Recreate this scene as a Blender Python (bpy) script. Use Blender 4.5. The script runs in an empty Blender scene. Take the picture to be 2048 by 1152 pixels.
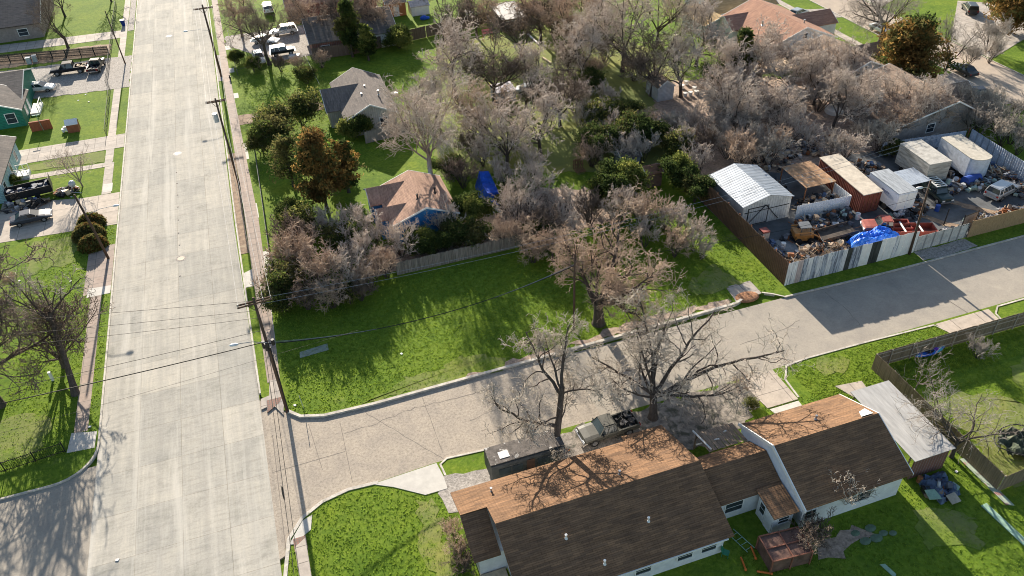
import bpy, bmesh, math, random
import numpy as np
from mathutils import Vector, Matrix
S = bpy.context.scene
C = S.collection
R = math.radians

# ---------------------------------------------------------------- camera
CAM_H = 54.0
FPX = 1600.0                                     # focal length in pixels of a 2048 px wide frame
_th = math.atan(FPX / 2033.8); _ro = math.radians(2.4235); _yaw = math.radians(-17.4)
def _rz(v):
    c, s = math.cos(_yaw), math.sin(_yaw)
    return Vector((c*v[0]-s*v[1], s*v[0]+c*v[1], v[2]))
_fw = Vector((0, math.cos(_th), -math.sin(_th))); _ri = Vector((1, 0, 0)); _dn = Vector((0, -math.sin(_th), -math.cos(_th)))
AX = _rz(math.cos(_ro)*_ri + math.sin(_ro)*_dn)
AY = _rz(-math.sin(_ro)*_ri + math.cos(_ro)*_dn)
AF = _rz(_fw)
def at(px, py, z=0.0):
    """world x, y of the point of height z seen at that place of the photograph"""
    r = AF*FPX + AX*(px-1024) + AY*(py-576)
    t = (z-CAM_H)/r.z
    return (r.x*t, r.y*t)
cam = bpy.data.cameras.new('camera'); co = bpy.data.objects.new('camera', cam); C.objects.link(co)
M = Matrix((( AX.x, -AY.x, -AF.x, 0), (AX.y, -AY.y, -AF.y, 0), (AX.z, -AY.z, -AF.z, CAM_H), (0, 0, 0, 1)))
co.matrix_world = M
cam.sensor_width = 36.0; cam.lens = 36.0*FPX/2048.0; cam.clip_end = 2000; cam.clip_start = 1
S.camera = co

# ---------------------------------------------------------------- light
SUN_ELEV = R(20.0)
w = bpy.data.worlds.new('World'); S.world = w; w.use_nodes = True
nt = w.node_tree; bg = nt.nodes['Background']
sky = nt.nodes.new('ShaderNodeTexSky'); sky.sky_type = 'NISHITA'; sky.sun_disc = False
sky.sun_elevation = SUN_ELEV; sky.sun_rotation = 0.0; sky.air_density = 1.1; sky.dust_density = 1.0
nt.links.new(sky.outputs[0], bg.inputs[0]); bg.inputs[1].default_value = 0.07
sl = bpy.data.lights.new('sun', 'SUN'); sl.energy = 5.0; sl.angle = R(0.5); sl.color = (1.0, 0.90, 0.76)
so = bpy.data.objects.new('sun', sl); C.objects.link(so)
so.rotation_euler = Vector((0.0, -math.cos(SUN_ELEV), -math.sin(SUN_ELEV))).to_track_quat('-Z', 'Y').to_euler()
so.location = (0, 100, 80)
S.view_settings.view_transform = 'Standard'; S.view_settings.look = 'None'; S.view_settings.gamma = 1
S.view_settings.exposure = 1.36
S.render.engine = 'CYCLES'
S.cycles.pixel_filter_type = 'BLACKMAN_HARRIS'; S.cycles.filter_width = 1.0
S.cycles.max_bounces = 5; S.cycles.transparent_max_bounces = 4

# ---------------------------------------------------------------- materials
def ng(name):
    m = bpy.data.materials.new(name); m.use_nodes = True
    n = m.node_tree; b = n.nodes['Principled BSDF']
    return m, n, b
def nd(n, t, **kw):
    x = n.nodes.new(t)
    for k, v in kw.items():
        if k in ('operation', 'data_type', 'blend_type', 'offset', 'offset_frequency', 'squash', 'feature', 'distance', 'wave_type', 'bands_direction', 'noise_dimensions', 'normalize', 'interpolation_type'):
            setattr(x, k, v)
        else:
            x.inputs[k].default_value = v
    return x
def coords(n, kind, scale=(1, 1, 1), rot=0.0):
    if kind == 'world':
        g = n.nodes.new('ShaderNodeNewGeometry'); out = g.outputs['Position']
    else:
        g = n.nodes.new('ShaderNodeTexCoord'); out = g.outputs['Object']
    mp = n.nodes.new('ShaderNodeMapping'); mp.inputs['Scale'].default_value = scale; mp.inputs['Rotation'].default_value = (0, 0, rot)
    n.links.new(out, mp.inputs[0]); return mp.outputs[0]
def ramp(n, fac, stops):
    r = n.nodes.new('ShaderNodeValToRGB'); el = r.color_ramp.elements
    while len(el) < len(stops): el.new(0.5)
    for e, (p, c) in zip(el, stops): e.position = p; e.color = (c[0], c[1], c[2], 1)
    n.links.new(fac, r.inputs[0]); return r.outputs[0]
def mix(n, fac, a, b, mode='MIX'):
    x = n.nodes.new('ShaderNodeMix'); x.data_type = 'RGBA'; x.blend_type = mode
    def put(i, v):
        if isinstance(v, (tuple, list)): x.inputs[i].default_value = (v[0], v[1], v[2], 1)
        elif isinstance(v, (float, int)): x.inputs[i].default_value = v
        else: n.links.new(v, x.inputs[i])
    put(0, fac); put(6, a); put(7, b); return x.outputs[2]
def noise(n, co_, scale, detail=3, rough=0.6, dist=0.0):
    x = nd(n, 'ShaderNodeTexNoise', Scale=scale, Detail=detail, Roughness=rough, Distortion=dist)
    n.links.new(co_, x.inputs['Vector']); return x.outputs['Fac']
def thr(n, v, lo, hi):
    x = n.nodes.new('ShaderNodeMapRange'); x.inputs[1].default_value = lo; x.inputs[2].default_value = hi
    n.links.new(v, x.inputs[0]); return x.outputs[0]
def bump(n, b, h, strength, dist):
    x = n.nodes.new('ShaderNodeBump'); x.inputs['Strength'].default_value = strength; x.inputs['Distance'].default_value = dist
    n.links.new(h, x.inputs['Height']); n.links.new(x.outputs[0], b.inputs['Normal'])
_mc = {}
def mat(name, col, rough=0.7, metal=0.0, var=0.25, scale=2.0, col2=None, f2=(0.55, 0.7), bmp=0.0, bs=8.0, stretch=(1, 1, 1), space='obj', spec=0.3):
    """general surface: base colour with mottling, an optional second colour in patches, optional bump"""
    if name in _mc: return _mc[name]
    m, n, b = ng(name); _mc[name] = m
    c = coords(n, space, stretch)
    n1 = noise(n, c, scale, 5, 0.65)
    lo = tuple(max(0, x*(1-var)) for x in col); hi = tuple(min(1, x*(1+var)) for x in col)
    out = ramp(n, n1, [(0.3, lo), (0.7, hi)])
    if col2:
        n2 = noise(n, c, scale*0.6, 6, 0.7, 0.4)
        out = mix(n, thr(n, n2, f2[0], f2[1]), out, col2)
    n.links.new(out, b.inputs['Base Color'])
    b.inputs['Roughness'].default_value = rough; b.inputs['Metallic'].default_value = metal
    b.inputs['Specular IOR Level'].default_value = spec
    if bmp: bump(n, b, noise(n, c, bs, 4, 0.7), bmp, 0.05)
    return m

def grass_mat(name, tone=1.0, straw=0.35, clover=0.4, shift=0.0):
    m, n, b = ng(name)
    c = coords(n, 'world', (1, 1, 1))
    big = noise(n, c, 0.07, 4, 0.6, 0.3); mid = noise(n, c, 0.45, 5, 0.7, 0.2); fine = noise(n, c, 3.5, 6, 0.8); clump = noise(n, c, 1.3, 4, 0.65, 0.6)
    g1 = (0.075*tone, 0.130*tone, 0.014*tone); g2 = (0.145*tone, 0.222*tone, 0.020*tone); g3 = (0.23*tone, 0.265*tone, 0.055*tone)
    dry = (0.30, 0.27, 0.14)
    col = ramp(n, fine, [(0.30, g1), (0.52, g2), (0.72, g3)])
    dk = ramp(n, fine, [(0.30, (0.055*tone, 0.105*tone, 0.012*tone)), (0.70, (0.115*tone, 0.185*tone, 0.024*tone))])
    col = mix(n, thr(n, clump, 0.40, 0.75), col, dk)
    fd = thr(n, mid, 0.62-0.25*straw, 0.80-0.25*straw)
    mm = n.nodes.new('ShaderNodeMath'); mm.operation = 'MULTIPLY'; n.links.new(fd, mm.inputs[0]); n.links.new(thr(n, big, 0.58-0.2*straw-shift, 0.72-0.2*straw-shift), mm.inputs[1])
    fm = n.nodes.new('ShaderNodeMath'); fm.operation = 'MULTIPLY'; n.links.new(mm.outputs[0], fm.inputs[0]); fm.inputs[1].default_value = 0.6
    col = mix(n, fm.outputs[0], col, mix(n, fine, dry, (0.17, 0.19, 0.06)))
    tone2 = noise(n, c, 0.16, 5, 0.65, 0.8)
    col = mix(n, 0.85, col, ramp(n, tone2, [(0.32, (0.70, 0.80, 0.72)), (0.5, (1, 1, 1)), (0.66, (1.22, 1.10, 0.95))]), 'MULTIPLY')
    soil = noise(n, c, 0.9, 7, 0.78, 0.3)
    col = mix(n, thr(n, soil, 0.66, 0.74), col, (0.20, 0.155, 0.09))
    n.links.new(col, b.inputs['Base Color']); b.inputs['Roughness'].default_value = 0.95; b.inputs['Specular IOR Level'].default_value = 0.1
    h = mix(n, 0.55, fine, clump)
    bump(n, b, h, 0.5, 0.12)
    return m

def concrete_road():
    m, n, b = ng('road concrete')
    g = n.nodes.new('ShaderNodeNewGeometry')
    # slab pattern: long joints every 3.65 m, cross joints every 4.6 m, each slab with its own tone
    mp = n.nodes.new('ShaderNodeMapping'); mp.inputs['Location'].default_value = (0.0, 21.45, 0); mp.inputs['Rotation'].default_value = (0, 0, R(90))
    n.links.new(g.outputs['Position'], mp.inputs[0])
    sx = n.nodes.new('ShaderNodeSeparateXYZ'); n.links.new(g.outputs['Position'], sx.inputs[0])
    cx = n.nodes.new('ShaderNodeCombineXYZ')
    ax = n.nodes.new('ShaderNodeMath'); ax.operation = 'ADD'; ax.inputs[1].default_value = 21.45; n.links.new(sx.outputs[0], ax.inputs[0])
    ay = n.nodes.new('ShaderNodeMath'); ay.operation = 'ADD'; ay.inputs[1].default_value = 1.7; n.links.new(sx.outputs[1], ay.inputs[0])
    n.links.new(ay.outputs[0], cx.inputs[0]); n.links.new(ax.outputs[0], cx.inputs[1])
    br = n.nodes.new('ShaderNodeTexBrick'); br.offset = 0.0; br.squash = 1.0
    for k, v in {'Scale': 1.0, 'Mortar Size': 0.022, 'Mortar Smooth': 0.3, 'Bias': 0.0, 'Brick Width': 4.6, 'Row Height': 3.62}.items(): br.inputs[k].default_value = v
    br.inputs['Color1'].default_value = (0.47, 0.44, 0.385, 1); br.inputs['Color2'].default_value = (0.375, 0.36, 0.325, 1); br.inputs['Mortar'].default_value = (0.29, 0.265, 0.225, 1)
    n.links.new(cx.outputs[0], br.inputs['Vector'])
    c1 = coords(n, 'world', (0.5, 3.0, 1)); c2 = coords(n, 'world', (3.0, 0.25, 1)); c3 = coords(n, 'world', (1, 1, 1))
    cross = noise(n, c1, 1.1, 6, 0.75, 0.4); along = noise(n, c2, 1.0, 5, 0.7); blot = noise(n, c3, 0.35, 6, 0.7, 0.3); fine = noise(n, c3, 6, 4, 0.8)
    col = mix(n, 0.80, br.outputs['Color'], ramp(n, cross, [(0.30, (0.74, 0.74, 0.73)), (0.5, (0.97, 0.97, 0.97)), (0.75, (1.10, 1.09, 1.06))]), 'MULTIPLY')
    col = mix(n, 0.9, col, ramp(n, along, [(0.3, (0.84, 0.85, 0.86)), (0.7, (1.08, 1.07, 1.05))]), 'MULTIPLY')
    col = mix(n, 0.9, col, ramp(n, blot, [(0.33, (0.80, 0.81, 0.80)), (0.47, (1, 1, 1)), (0.72, (1.10, 1.09, 1.06))]), 'MULTIPLY')
    col = mix(n, 0.6, col, ramp(n, fine, [(0.3, (0.8, 0.8, 0.8)), (0.7, (1.15, 1.15, 1.15))]), 'MULTIPLY')
    wh = noise(n, coords(n, 'world', (0.7, 0.035, 1)), 1.0, 7, 0.7, 0.3)
    col = mix(n, thr(n, wh, 0.52, 0.78), col, (0.56, 0.53, 0.47))
    # tyre and drip stain lines in the middle of each lane
    wv = n.nodes.new('ShaderNodeMath'); wv.operation = 'PINGPONG'; wv.inputs[1].default_value = 1.81; n.links.new(ax.outputs[0], wv.inputs[0])
    st = thr(n, wv.outputs[0], 1.45, 1.81)
    s2 = n.nodes.new('ShaderNodeMath'); s2.operation = 'MULTIPLY'; n.links.new(st, s2.inputs[0]); n.links.new(thr(n, along, 0.35, 0.65), s2.inputs[1])
    s3 = n.nodes.new('ShaderNodeMath'); s3.operation = 'MULTIPLY'; n.links.new(s2.outputs[0], s3.inputs[0]); s3.inputs[1].default_value = 0.42
    col = mix(n, s3.outputs[0], col, (0.25, 0.24, 0.22))
    n.links.new(col, b.inputs['Base Color']); b.inputs['Roughness'].default_value = 0.95; b.inputs['Specular IOR Level'].default_value = 0.15
    bump(n, b, cross, 0.25, 0.03)
    return m

def pebble_road(name, base, dark, speck=1.0):
    m, n, b = ng(name)
    c = coords(n, 'world'); f = noise(n, c, 4.5, 5, 0.85); f2 = noise(n, c, 0.5, 5, 0.7, 0.5); f3 = noise(n, coords(n, 'world', (0.15, 1.6, 1)), 1.0, 5, 0.7)
    col = ramp(n, f, [(0.30, tuple(x*(1-0.45*speck) for x in base)), (0.5, base), (0.72, tuple(min(1, x*(1+0.3*speck)) for x in base))])
    col = mix(n, 0.9, col, ramp(n, f2, [(0.3, (0.80, 0.80, 0.82)), (0.7, (1.1, 1.08, 1.05))]), 'MULTIPLY')
    col = mix(n, thr(n, f3, 0.62, 0.85), col, dark)
    n.links.new(col, b.inputs['Base Color']); b.inputs['Roughness'].default_value = 0.95; b.inputs['Specular IOR Level'].default_value = 0.15
    bump(n, b, f, 0.5, 0.03); return m

def walk_mat(name, c1, c2, row=1.5, mortar=(0.16, 0.14, 0.12)):
    m, n, b = ng(name)
    g = coords(n, 'world'); br = n.nodes.new('ShaderNodeTexBrick'); br.offset = 0
    for k, v in {'Scale': 1.0, 'Mortar Size': 0.03, 'Brick Width': row, 'Row Height': row}.items(): br.inputs[k].default_value = v
    br.inputs['Color1'].default_value = (*c1, 1); br.inputs['Color2'].default_value = (*c2, 1); br.inputs['Mortar'].default_value = (*mortar, 1)
    n.links.new(g, br.inputs['Vector'])
    f = noise(n, g, 1.2, 6, 0.75)
    col = mix(n, 0.9, br.outputs['Color'], ramp(n, f, [(0.3, (0.7, 0.7, 0.7)), (0.7, (1.15, 1.15, 1.15))]), 'MULTIPLY')
    n.links.new(col, b.inputs['Base Color']); b.inputs['Roughness'].default_value = 0.9; return m

def shingle_mat(name, c1, c2, moss=None, row=0.14, wid=0.9, along='x'):
    """courses of shingles in rows parallel to the eave, each tab its own tone"""
    m, n, b = ng(name)
    t = n.nodes.new('ShaderNodeTexCoord'); sx = n.nodes.new('ShaderNodeSeparateXYZ'); n.links.new(t.outputs['Object'], sx.inputs[0])
    cx = n.nodes.new('ShaderNodeCombineXYZ')
    n.links.new(sx.outputs[0 if along == 'x' else 1], cx.inputs[0]); n.links.new(sx.outputs[1 if along == 'x' else 0], cx.inputs[1])
    br = n.nodes.new('ShaderNodeTexBrick'); br.offset = 0.37; br.offset_frequency = 2
    for k, v in {'Scale': 1.0, 'Mortar Size': 0.012, 'Mortar Smooth': 0.3, 'Brick Width': wid, 'Row Height': row}.items(): br.inputs[k].default_value = v
    br.inputs['Color1'].default_value = (*c1, 1); br.inputs['Color2'].default_value = (*c2, 1); br.inputs['Mortar'].default_value = (*[x*0.45 for x in c1], 1)
    n.links.new(cx.outputs[0], br.inputs['Vector'])
    st = (0.35, 3.0, 1) if along == 'x' else (3.0, 0.35, 1)
    f = noise(n, coords(n, 'obj', st), 1.6, 6, 0.75, 0.2); f2 = noise(n, coords(n, 'obj'), 0.5, 5, 0.7, 0.5)
    col = mix(n, 0.95, br.outputs['Color'], ramp(n, f, [(0.32, (0.62, 0.6, 0.6)), (0.68, (1.25, 1.22, 1.2))]), 'MULTIPLY')
    col = mix(n, 0.8, col, ramp(n, f2, [(0.32, (0.75, 0.76, 0.78)), (0.68, (1.15, 1.13, 1.1))]), 'MULTIPLY')
    if moss: col = mix(n, thr(n, f2, 0.6, 0.75), col, moss)
    n.links.new(col, b.inputs['Base Color']); b.inputs['Roughness'].default_value = 0.95; b.inputs['Specular IOR Level'].default_value = 0.15
    bump(n, b, br.outputs['Fac'], 0.4, 0.02); return m

def metal_sheet(name, col, rust=None, axis=0, pitch=0.3, amount=(0.6, 0.7), rough=0.45, metal=0.5, dirt=(0.12, 0.10, 0.09)):
    """ribbed sheet metal; ribs run across the given axis"""
    m, n, b = ng(name)
    t = n.nodes.new('ShaderNodeTexCoord')
    f = noise(n, coords(n, 'obj', (0.6, 0.6, 1)), 1.2, 6, 0.75, 0.4)
    c = ramp(n, f, [(0.35, tuple(x*0.7 for x in col)), (0.65, tuple(min(1, x*1.12) for x in col))])
    if rust: c = mix(n, thr(n, noise(n, coords(n, 'obj'), 1.7, 7, 0.8, 0.6), amount[0], amount[1]), c, rust)
    sx = n.nodes.new('ShaderNodeSeparateXYZ'); n.links.new(t.outputs['Object'], sx.inputs[0])
    pp = n.nodes.new('ShaderNodeMath'); pp.operation = 'PINGPONG'; pp.inputs[1].default_value = pitch/2
    n.links.new(sx.outputs[axis], pp.inputs[0]); rb = thr(n, pp.outputs[0], 0.0, pitch*0.16)
    c = mix(n, rb, dirt if dirt else c, c)
    n.links.new(c, b.inputs['Base Color']); b.inputs['Roughness'].default_value = rough; b.inputs['Metallic'].default_value = metal
    bump(n, b, rb, 0.8, 0.04); return m

def leaf_mat(name, ca, cb, rough=0.9, trans=0.45):
    m, n, b = ng(name)
    f = noise(n, coords(n, 'world'), 1.1, 5, 0.75)
    col = ramp(n, f, [(0.3, ca), (0.7, cb)])
    n.links.new(col, b.inputs['Base Color']); b.inputs['Roughness'].default_value = rough; b.inputs['Specular IOR Level'].default_value = 0.05
    tr = n.nodes.new('ShaderNodeBsdfTranslucent'); ms = n.nodes.new('ShaderNodeMixShader'); ms.inputs[0].default_value = trans
    n.links.new(col, tr.inputs[0]); n.links.new(b.outputs[0], ms.inputs[1]); n.links.new(tr.outputs[0], ms.inputs[2])
    n.links.new(ms.outputs[0], n.nodes['Material Output'].inputs[0])
    return m
def bark_mat(name, ca, cb):
    m, n, b = ng(name)
    f = noise(n, coords(n, 'obj', (1, 1, 0.35)), 6, 5, 0.75)
    n.links.new(ramp(n, f, [(0.3, ca), (0.7, cb)]), b.inputs['Base Color']); b.inputs['Roughness'].default_value = 0.9
    b.inputs['Specular IOR Level'].default_value = 0.15
    bump(n, b, f, 0.6, 0.05); return m

# ---------------------------------------------------------------- mesh helpers
class MB:
    """collects faces, then links them as ONE mesh object"""
    def __init__(s): s.v = []; s.f = []; s.mi = []; s.m = 0; s.T = Matrix.Identity(4)
    def tf(s, loc=(0, 0, 0), rz=0.0, rx=0.0, ry=0.0):
        s.T = Matrix.Translation(loc) @ Matrix.Rotation(rz, 4, 'Z') @ Matrix.Rotation(ry, 4, 'Y') @ Matrix.Rotation(rx, 4, 'X'); return s
    def add(s, vs, fs):
        o = len(s.v); s.v += [tuple(s.T @ Vector(p)) for p in vs]; s.f += [tuple(i+o for i in q) for q in fs]; s.mi += [s.m]*len(fs); return s
    def box(s, x0, x1, y0, y1, z0, z1):
        return s.add([(x0,y0,z0),(x1,y0,z0),(x1,y1,z0),(x0,y1,z0),(x0,y0,z1),(x1,y0,z1),(x1,y1,z1),(x0,y1,z1)],
                     [(0,3,2,1),(4,5,6,7),(0,1,5,4),(1,2,6,5),(2,3,7,6),(3,0,4,7)])
    def cbox(s, c, d, rz=0.0):
        o = s.T; s.T = o @ Matrix.Translation(c) @ Matrix.Rotation(rz, 4, 'Z')
        s.box(-d[0]/2, d[0]/2, -d[1]/2, d[1]/2, -d[2]/2, d[2]/2); s.T = o; return s
    def prism(s, poly, z0, z1):
        n = len(poly); a = sum(poly[i][0]*poly[(i+1) % n][1]-poly[(i+1) % n][0]*poly[i][1] for i in range(n))
        if a < 0: poly = poly[::-1]
        s.add([(x, y, z0) for x, y in poly]+[(x, y, z1) for x, y in poly],
              [tuple(range(n-1, -1, -1)), tuple(range(n, 2*n))]+[(i, (i+1) % n, n+(i+1) % n, n+i) for i in range(n)]); return s
    def slab(s, pts, t):
        """a plate: polygon in space thickened downward by t"""
        n = len(pts)
        nx = sum((pts[i][0]*pts[(i+1) % n][1]-pts[(i+1) % n][0]*pts[i][1]) for i in range(n))
        if nx < 0: pts = pts[::-1]
        s.add([tuple(p) for p in pts]+[(p[0], p[1], p[2]-t) for p in pts],
              [tuple(range(n)), tuple(range(2*n-1, n-1, -1))]+[((i+1) % n, i, n+i, n+(i+1) % n) for i in range(n)]); return s
    def poly(s, pts): return s.add([tuple(p) for p in pts], [tuple(range(len(pts)))])
    def cyl(s, c, r, h, n=12, r2=None, axis='z'):
        r2 = r if r2 is None else r2; vs = []
        for k, (rr, hh) in enumerate(((r, 0), (r2, h))):
            for i in range(n):
                a = 2*math.pi*i/n; p = (rr*math.cos(a), rr*math.sin(a), hh)
                if axis == 'y': p = (p[0], p[2], p[1])
                if axis == 'x': p = (p[2], p[0], p[1])
                vs.append((c[0]+p[0], c[1]+p[1], c[2]+p[2]))
        return s.add(vs, [tuple(range(n-1, -1, -1)), tuple(range(n, 2*n))]+[(i, (i+1) % n, n+(i+1) % n, n+i) for i in range(n)])
    def tube(s, pts, r, n=5):
        pts = [Vector(p) for p in pts]; K = len(pts)
        if not isinstance(r, (list, tuple)): r = [r]*K
        vs = []
        for i, p in enumerate(pts):
            t = (pts[min(i+1, K-1)]-pts[max(i-1, 0)]).normalized()
            u = t.cross(Vector((0, 0, 1)) if abs(t.z) < 0.9 else Vector((1, 0, 0))).normalized(); v = t.cross(u)
            for k in range(n):
                a = 2*math.pi*k/n; q = p+(u*math.cos(a)+v*math.sin(a))*r[i]; vs.append(tuple(q))
        fs = [(i*n+k, i*n+(k+1) % n, (i+1)*n+(k+1) % n, (i+1)*n+k) for i in range(K-1) for k in range(n)]
        fs += [tuple(range(n-1, -1, -1)), tuple(range((K-1)*n, K*n))]
        return s.add(vs, fs)
    def ball(s, c, rx, ry, rz, n=10, m=6):
        vs = [(c[0], c[1], c[2]-rz)]; fs = []
        for j in range(1, m):
            ph = math.pi*j/m-math.pi/2
            for i in range(n):
                a = 2*math.pi*i/n; vs.append((c[0]+rx*math.cos(ph)*math.cos(a), c[1]+ry*math.cos(ph)*math.sin(a), c[2]+rz*math.sin(ph)))
        vs.append((c[0], c[1], c[2]+rz)); L = len(vs)-1
        fs += [(0, 1+(i+1) % n, 1+i) for i in range(n)]
        for j in range(m-2):
            for i in range(n): a = 1+j*n; fs.append((a+i, a+(i+1) % n, a+n+(i+1) % n, a+n+i))
        a = 1+(m-2)*n; fs += [(a+i, a+(i+1) % n, L) for i in range(n)]
        return s.add(vs, fs)
    def build(s, name, mats, parent=None, smooth=False, label=None, loc=None, bevel=0):
        me = bpy.data.meshes.new(name); me.from_pydata(s.v, [], s.f)
        for m in (mats if isinstance(mats, (list, tuple)) else [mats]): me.materials.append(m)
        me.polygons.foreach_set('material_index', s.mi)
        if smooth: me.polygons.foreach_set('use_smooth', [True]*len(s.f))
        me.update(); o = bpy.data.objects.new(name, me); C.objects.link(o)
        if parent: o.parent = parent
        if label: o['label'] = label
        if loc: o.location = loc
        if bevel:
            b = o.modifiers.new('bevel', 'BEVEL'); b.width = bevel; b.segments = 2; b.limit_method = 'ANGLE'
        return o
def tag(o, label, cat, group=None, kind=None):
    if label: o['label'] = label
    if cat: o['category'] = cat
    if group: o['group'] = group
    if kind: o['kind'] = kind
    return o
def thing(name, label, cat, loc=(0, 0, 0), rz=0.0, group=None, kind=None):
    o = bpy.data.objects.new(name, None); C.objects.link(o); o.empty_display_size = 0.3
    o.location = loc; o.rotation_euler = (0, 0, rz); return tag(o, label, cat, group, kind)
def struct(name, mb, m, label=None):
    o = mb.build(name, m); o['kind'] = 'structure'
    o['label'] = label or name.replace('_', ' '); o['category'] = name.replace('_', ' '); return o
def kids(o): return [c for c in bpy.data.objects if c.parent == o]
def copy_thing(src, loc, rz=0.0, sc=1.0, label=None, group=None, tree=None):
    def rec(o, par):
        c = o.copy(); C.objects.link(c); c.parent = par
        for ch in tree[o]: rec(ch, c)
        return c
    if tree is None:
        tree = {}
        def walk(o): tree[o] = kids(o); [walk(k) for k in tree[o]]
        walk(src)
    r = rec(src, None); r.location = loc; r.rotation_euler = (0, 0, rz); r.scale = (sc, sc, sc) if not isinstance(sc, tuple) else sc
    if label: r['label'] = label
    if group: r['group'] = group
    return r
def fast_mesh(name, V, F, mats, mi=None, parent=None, smooth=False):
    """V (n,3), F (m,k) arrays"""
    me = bpy.data.meshes.new(name); n = len(V); m, k = F.shape
    me.vertices.add(n); me.vertices.foreach_set('co', V.astype(np.float32).ravel())
    me.loops.add(m*k); me.loops.foreach_set('vertex_index', F.astype(np.int32).ravel())
    me.polygons.add(m); me.polygons.foreach_set('loop_start', np.arange(0, m*k, k, dtype=np.int32))
    for x in mats: me.materials.append(x)
    if mi is not None: me.polygons.foreach_set('material_index', mi.astype(np.int32))
    if smooth: me.polygons.foreach_set('use_smooth', np.ones(m, dtype=bool))
    me.update(calc_edges=True); o = bpy.data.objects.new(name, me); C.objects.link(o)
    if parent: o.parent = parent
    return o
# ---------------------------------------------------------------- trees
def tubes(P, Rr, sides):
    """P (N,K,3), Rr (N,K) -> vertices, quads"""
    N, K, _ = P.shape
    T = np.empty_like(P); T[:, 1:-1] = P[:, 2:]-P[:, :-2]; T[:, 0] = P[:, 1]-P[:, 0]; T[:, -1] = P[:, -1]-P[:, -2]
    T /= np.linalg.norm(T, axis=2, keepdims=True)+1e-9
    ref = np.where(np.abs(T[..., 2:3]) < 0.9, np.array([0, 0, 1.0]), np.array([1.0, 0, 0]))
    U = np.cross(T, ref); U /= np.linalg.norm(U, axis=2, keepdims=True)+1e-9; Vv = np.cross(T, U)
    a = 2*np.pi*np.arange(sides)/sides
    V = P[:, :, None, :]+(U[:, :, None, :]*np.cos(a)[None, None, :, None]+Vv[:, :, None, :]*np.sin(a)[None, None, :, None])*Rr[:, :, None, None]
    V = V.reshape(-1, 3)
    n = np.arange(N)[:, None, None]*K*sides; k = np.arange(K-1)[None, :, None]*sides; s = np.arange(sides)[None, None, :]; s2 = (s+1) % sides
    F = np.stack([n+k+s, n+k+s2, n+k+sides+s2, n+k+sides+s], -1).reshape(-1, 4)
    return V, F
def unit(v): return v/(np.linalg.norm(v, axis=-1, keepdims=True)+1e-9)
def perp(rng, D, ang):
    q = rng.normal(size=D.shape); q -= (q*D).sum(-1, keepdims=True)*D; q = unit(q)
    return unit(D*np.cos(ang)[..., None]+q*np.sin(ang)[..., None])
def march(rng, P0, D, Ln, K, wig, up):
    """grow curved paths"""
    N = len(P0); P = np.empty((N, K, 3)); P[:, 0] = P0; d = D.copy()
    for i in range(1, K):
        d = unit(d+rng.normal(size=d.shape)*wig+np.array([0, 0, up])); P[:, i] = P[:, i-1]+d*(Ln/(K-1))[:, None]
    return P
def kids_of(rng, P, Rr, n, t0, ang, spread):
    N, K, _ = P.shape
    t = t0+(1-t0)*((np.arange(n)[None, :]+rng.random((N, n)))/n); t = np.clip(t, 0, 0.999)*(K-1)
    i = np.floor(t).astype(int); f = (t-i)[..., None]; r = np.arange(N)[:, None]
    A = P[r, i]; B = P[r, i+1]; pos = A*(1-f)+B*f; D = unit(B-A)
    rad = Rr[r, i]*(1-f[..., 0])+Rr[r, i+1]*f[..., 0]
    an = ang+rng.normal(size=(N, n))*spread
    return pos.reshape(-1, 3), perp(rng, D, an).reshape(-1, 3), rad.reshape(-1), (t/(K-1)).reshape(-1)
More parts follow.
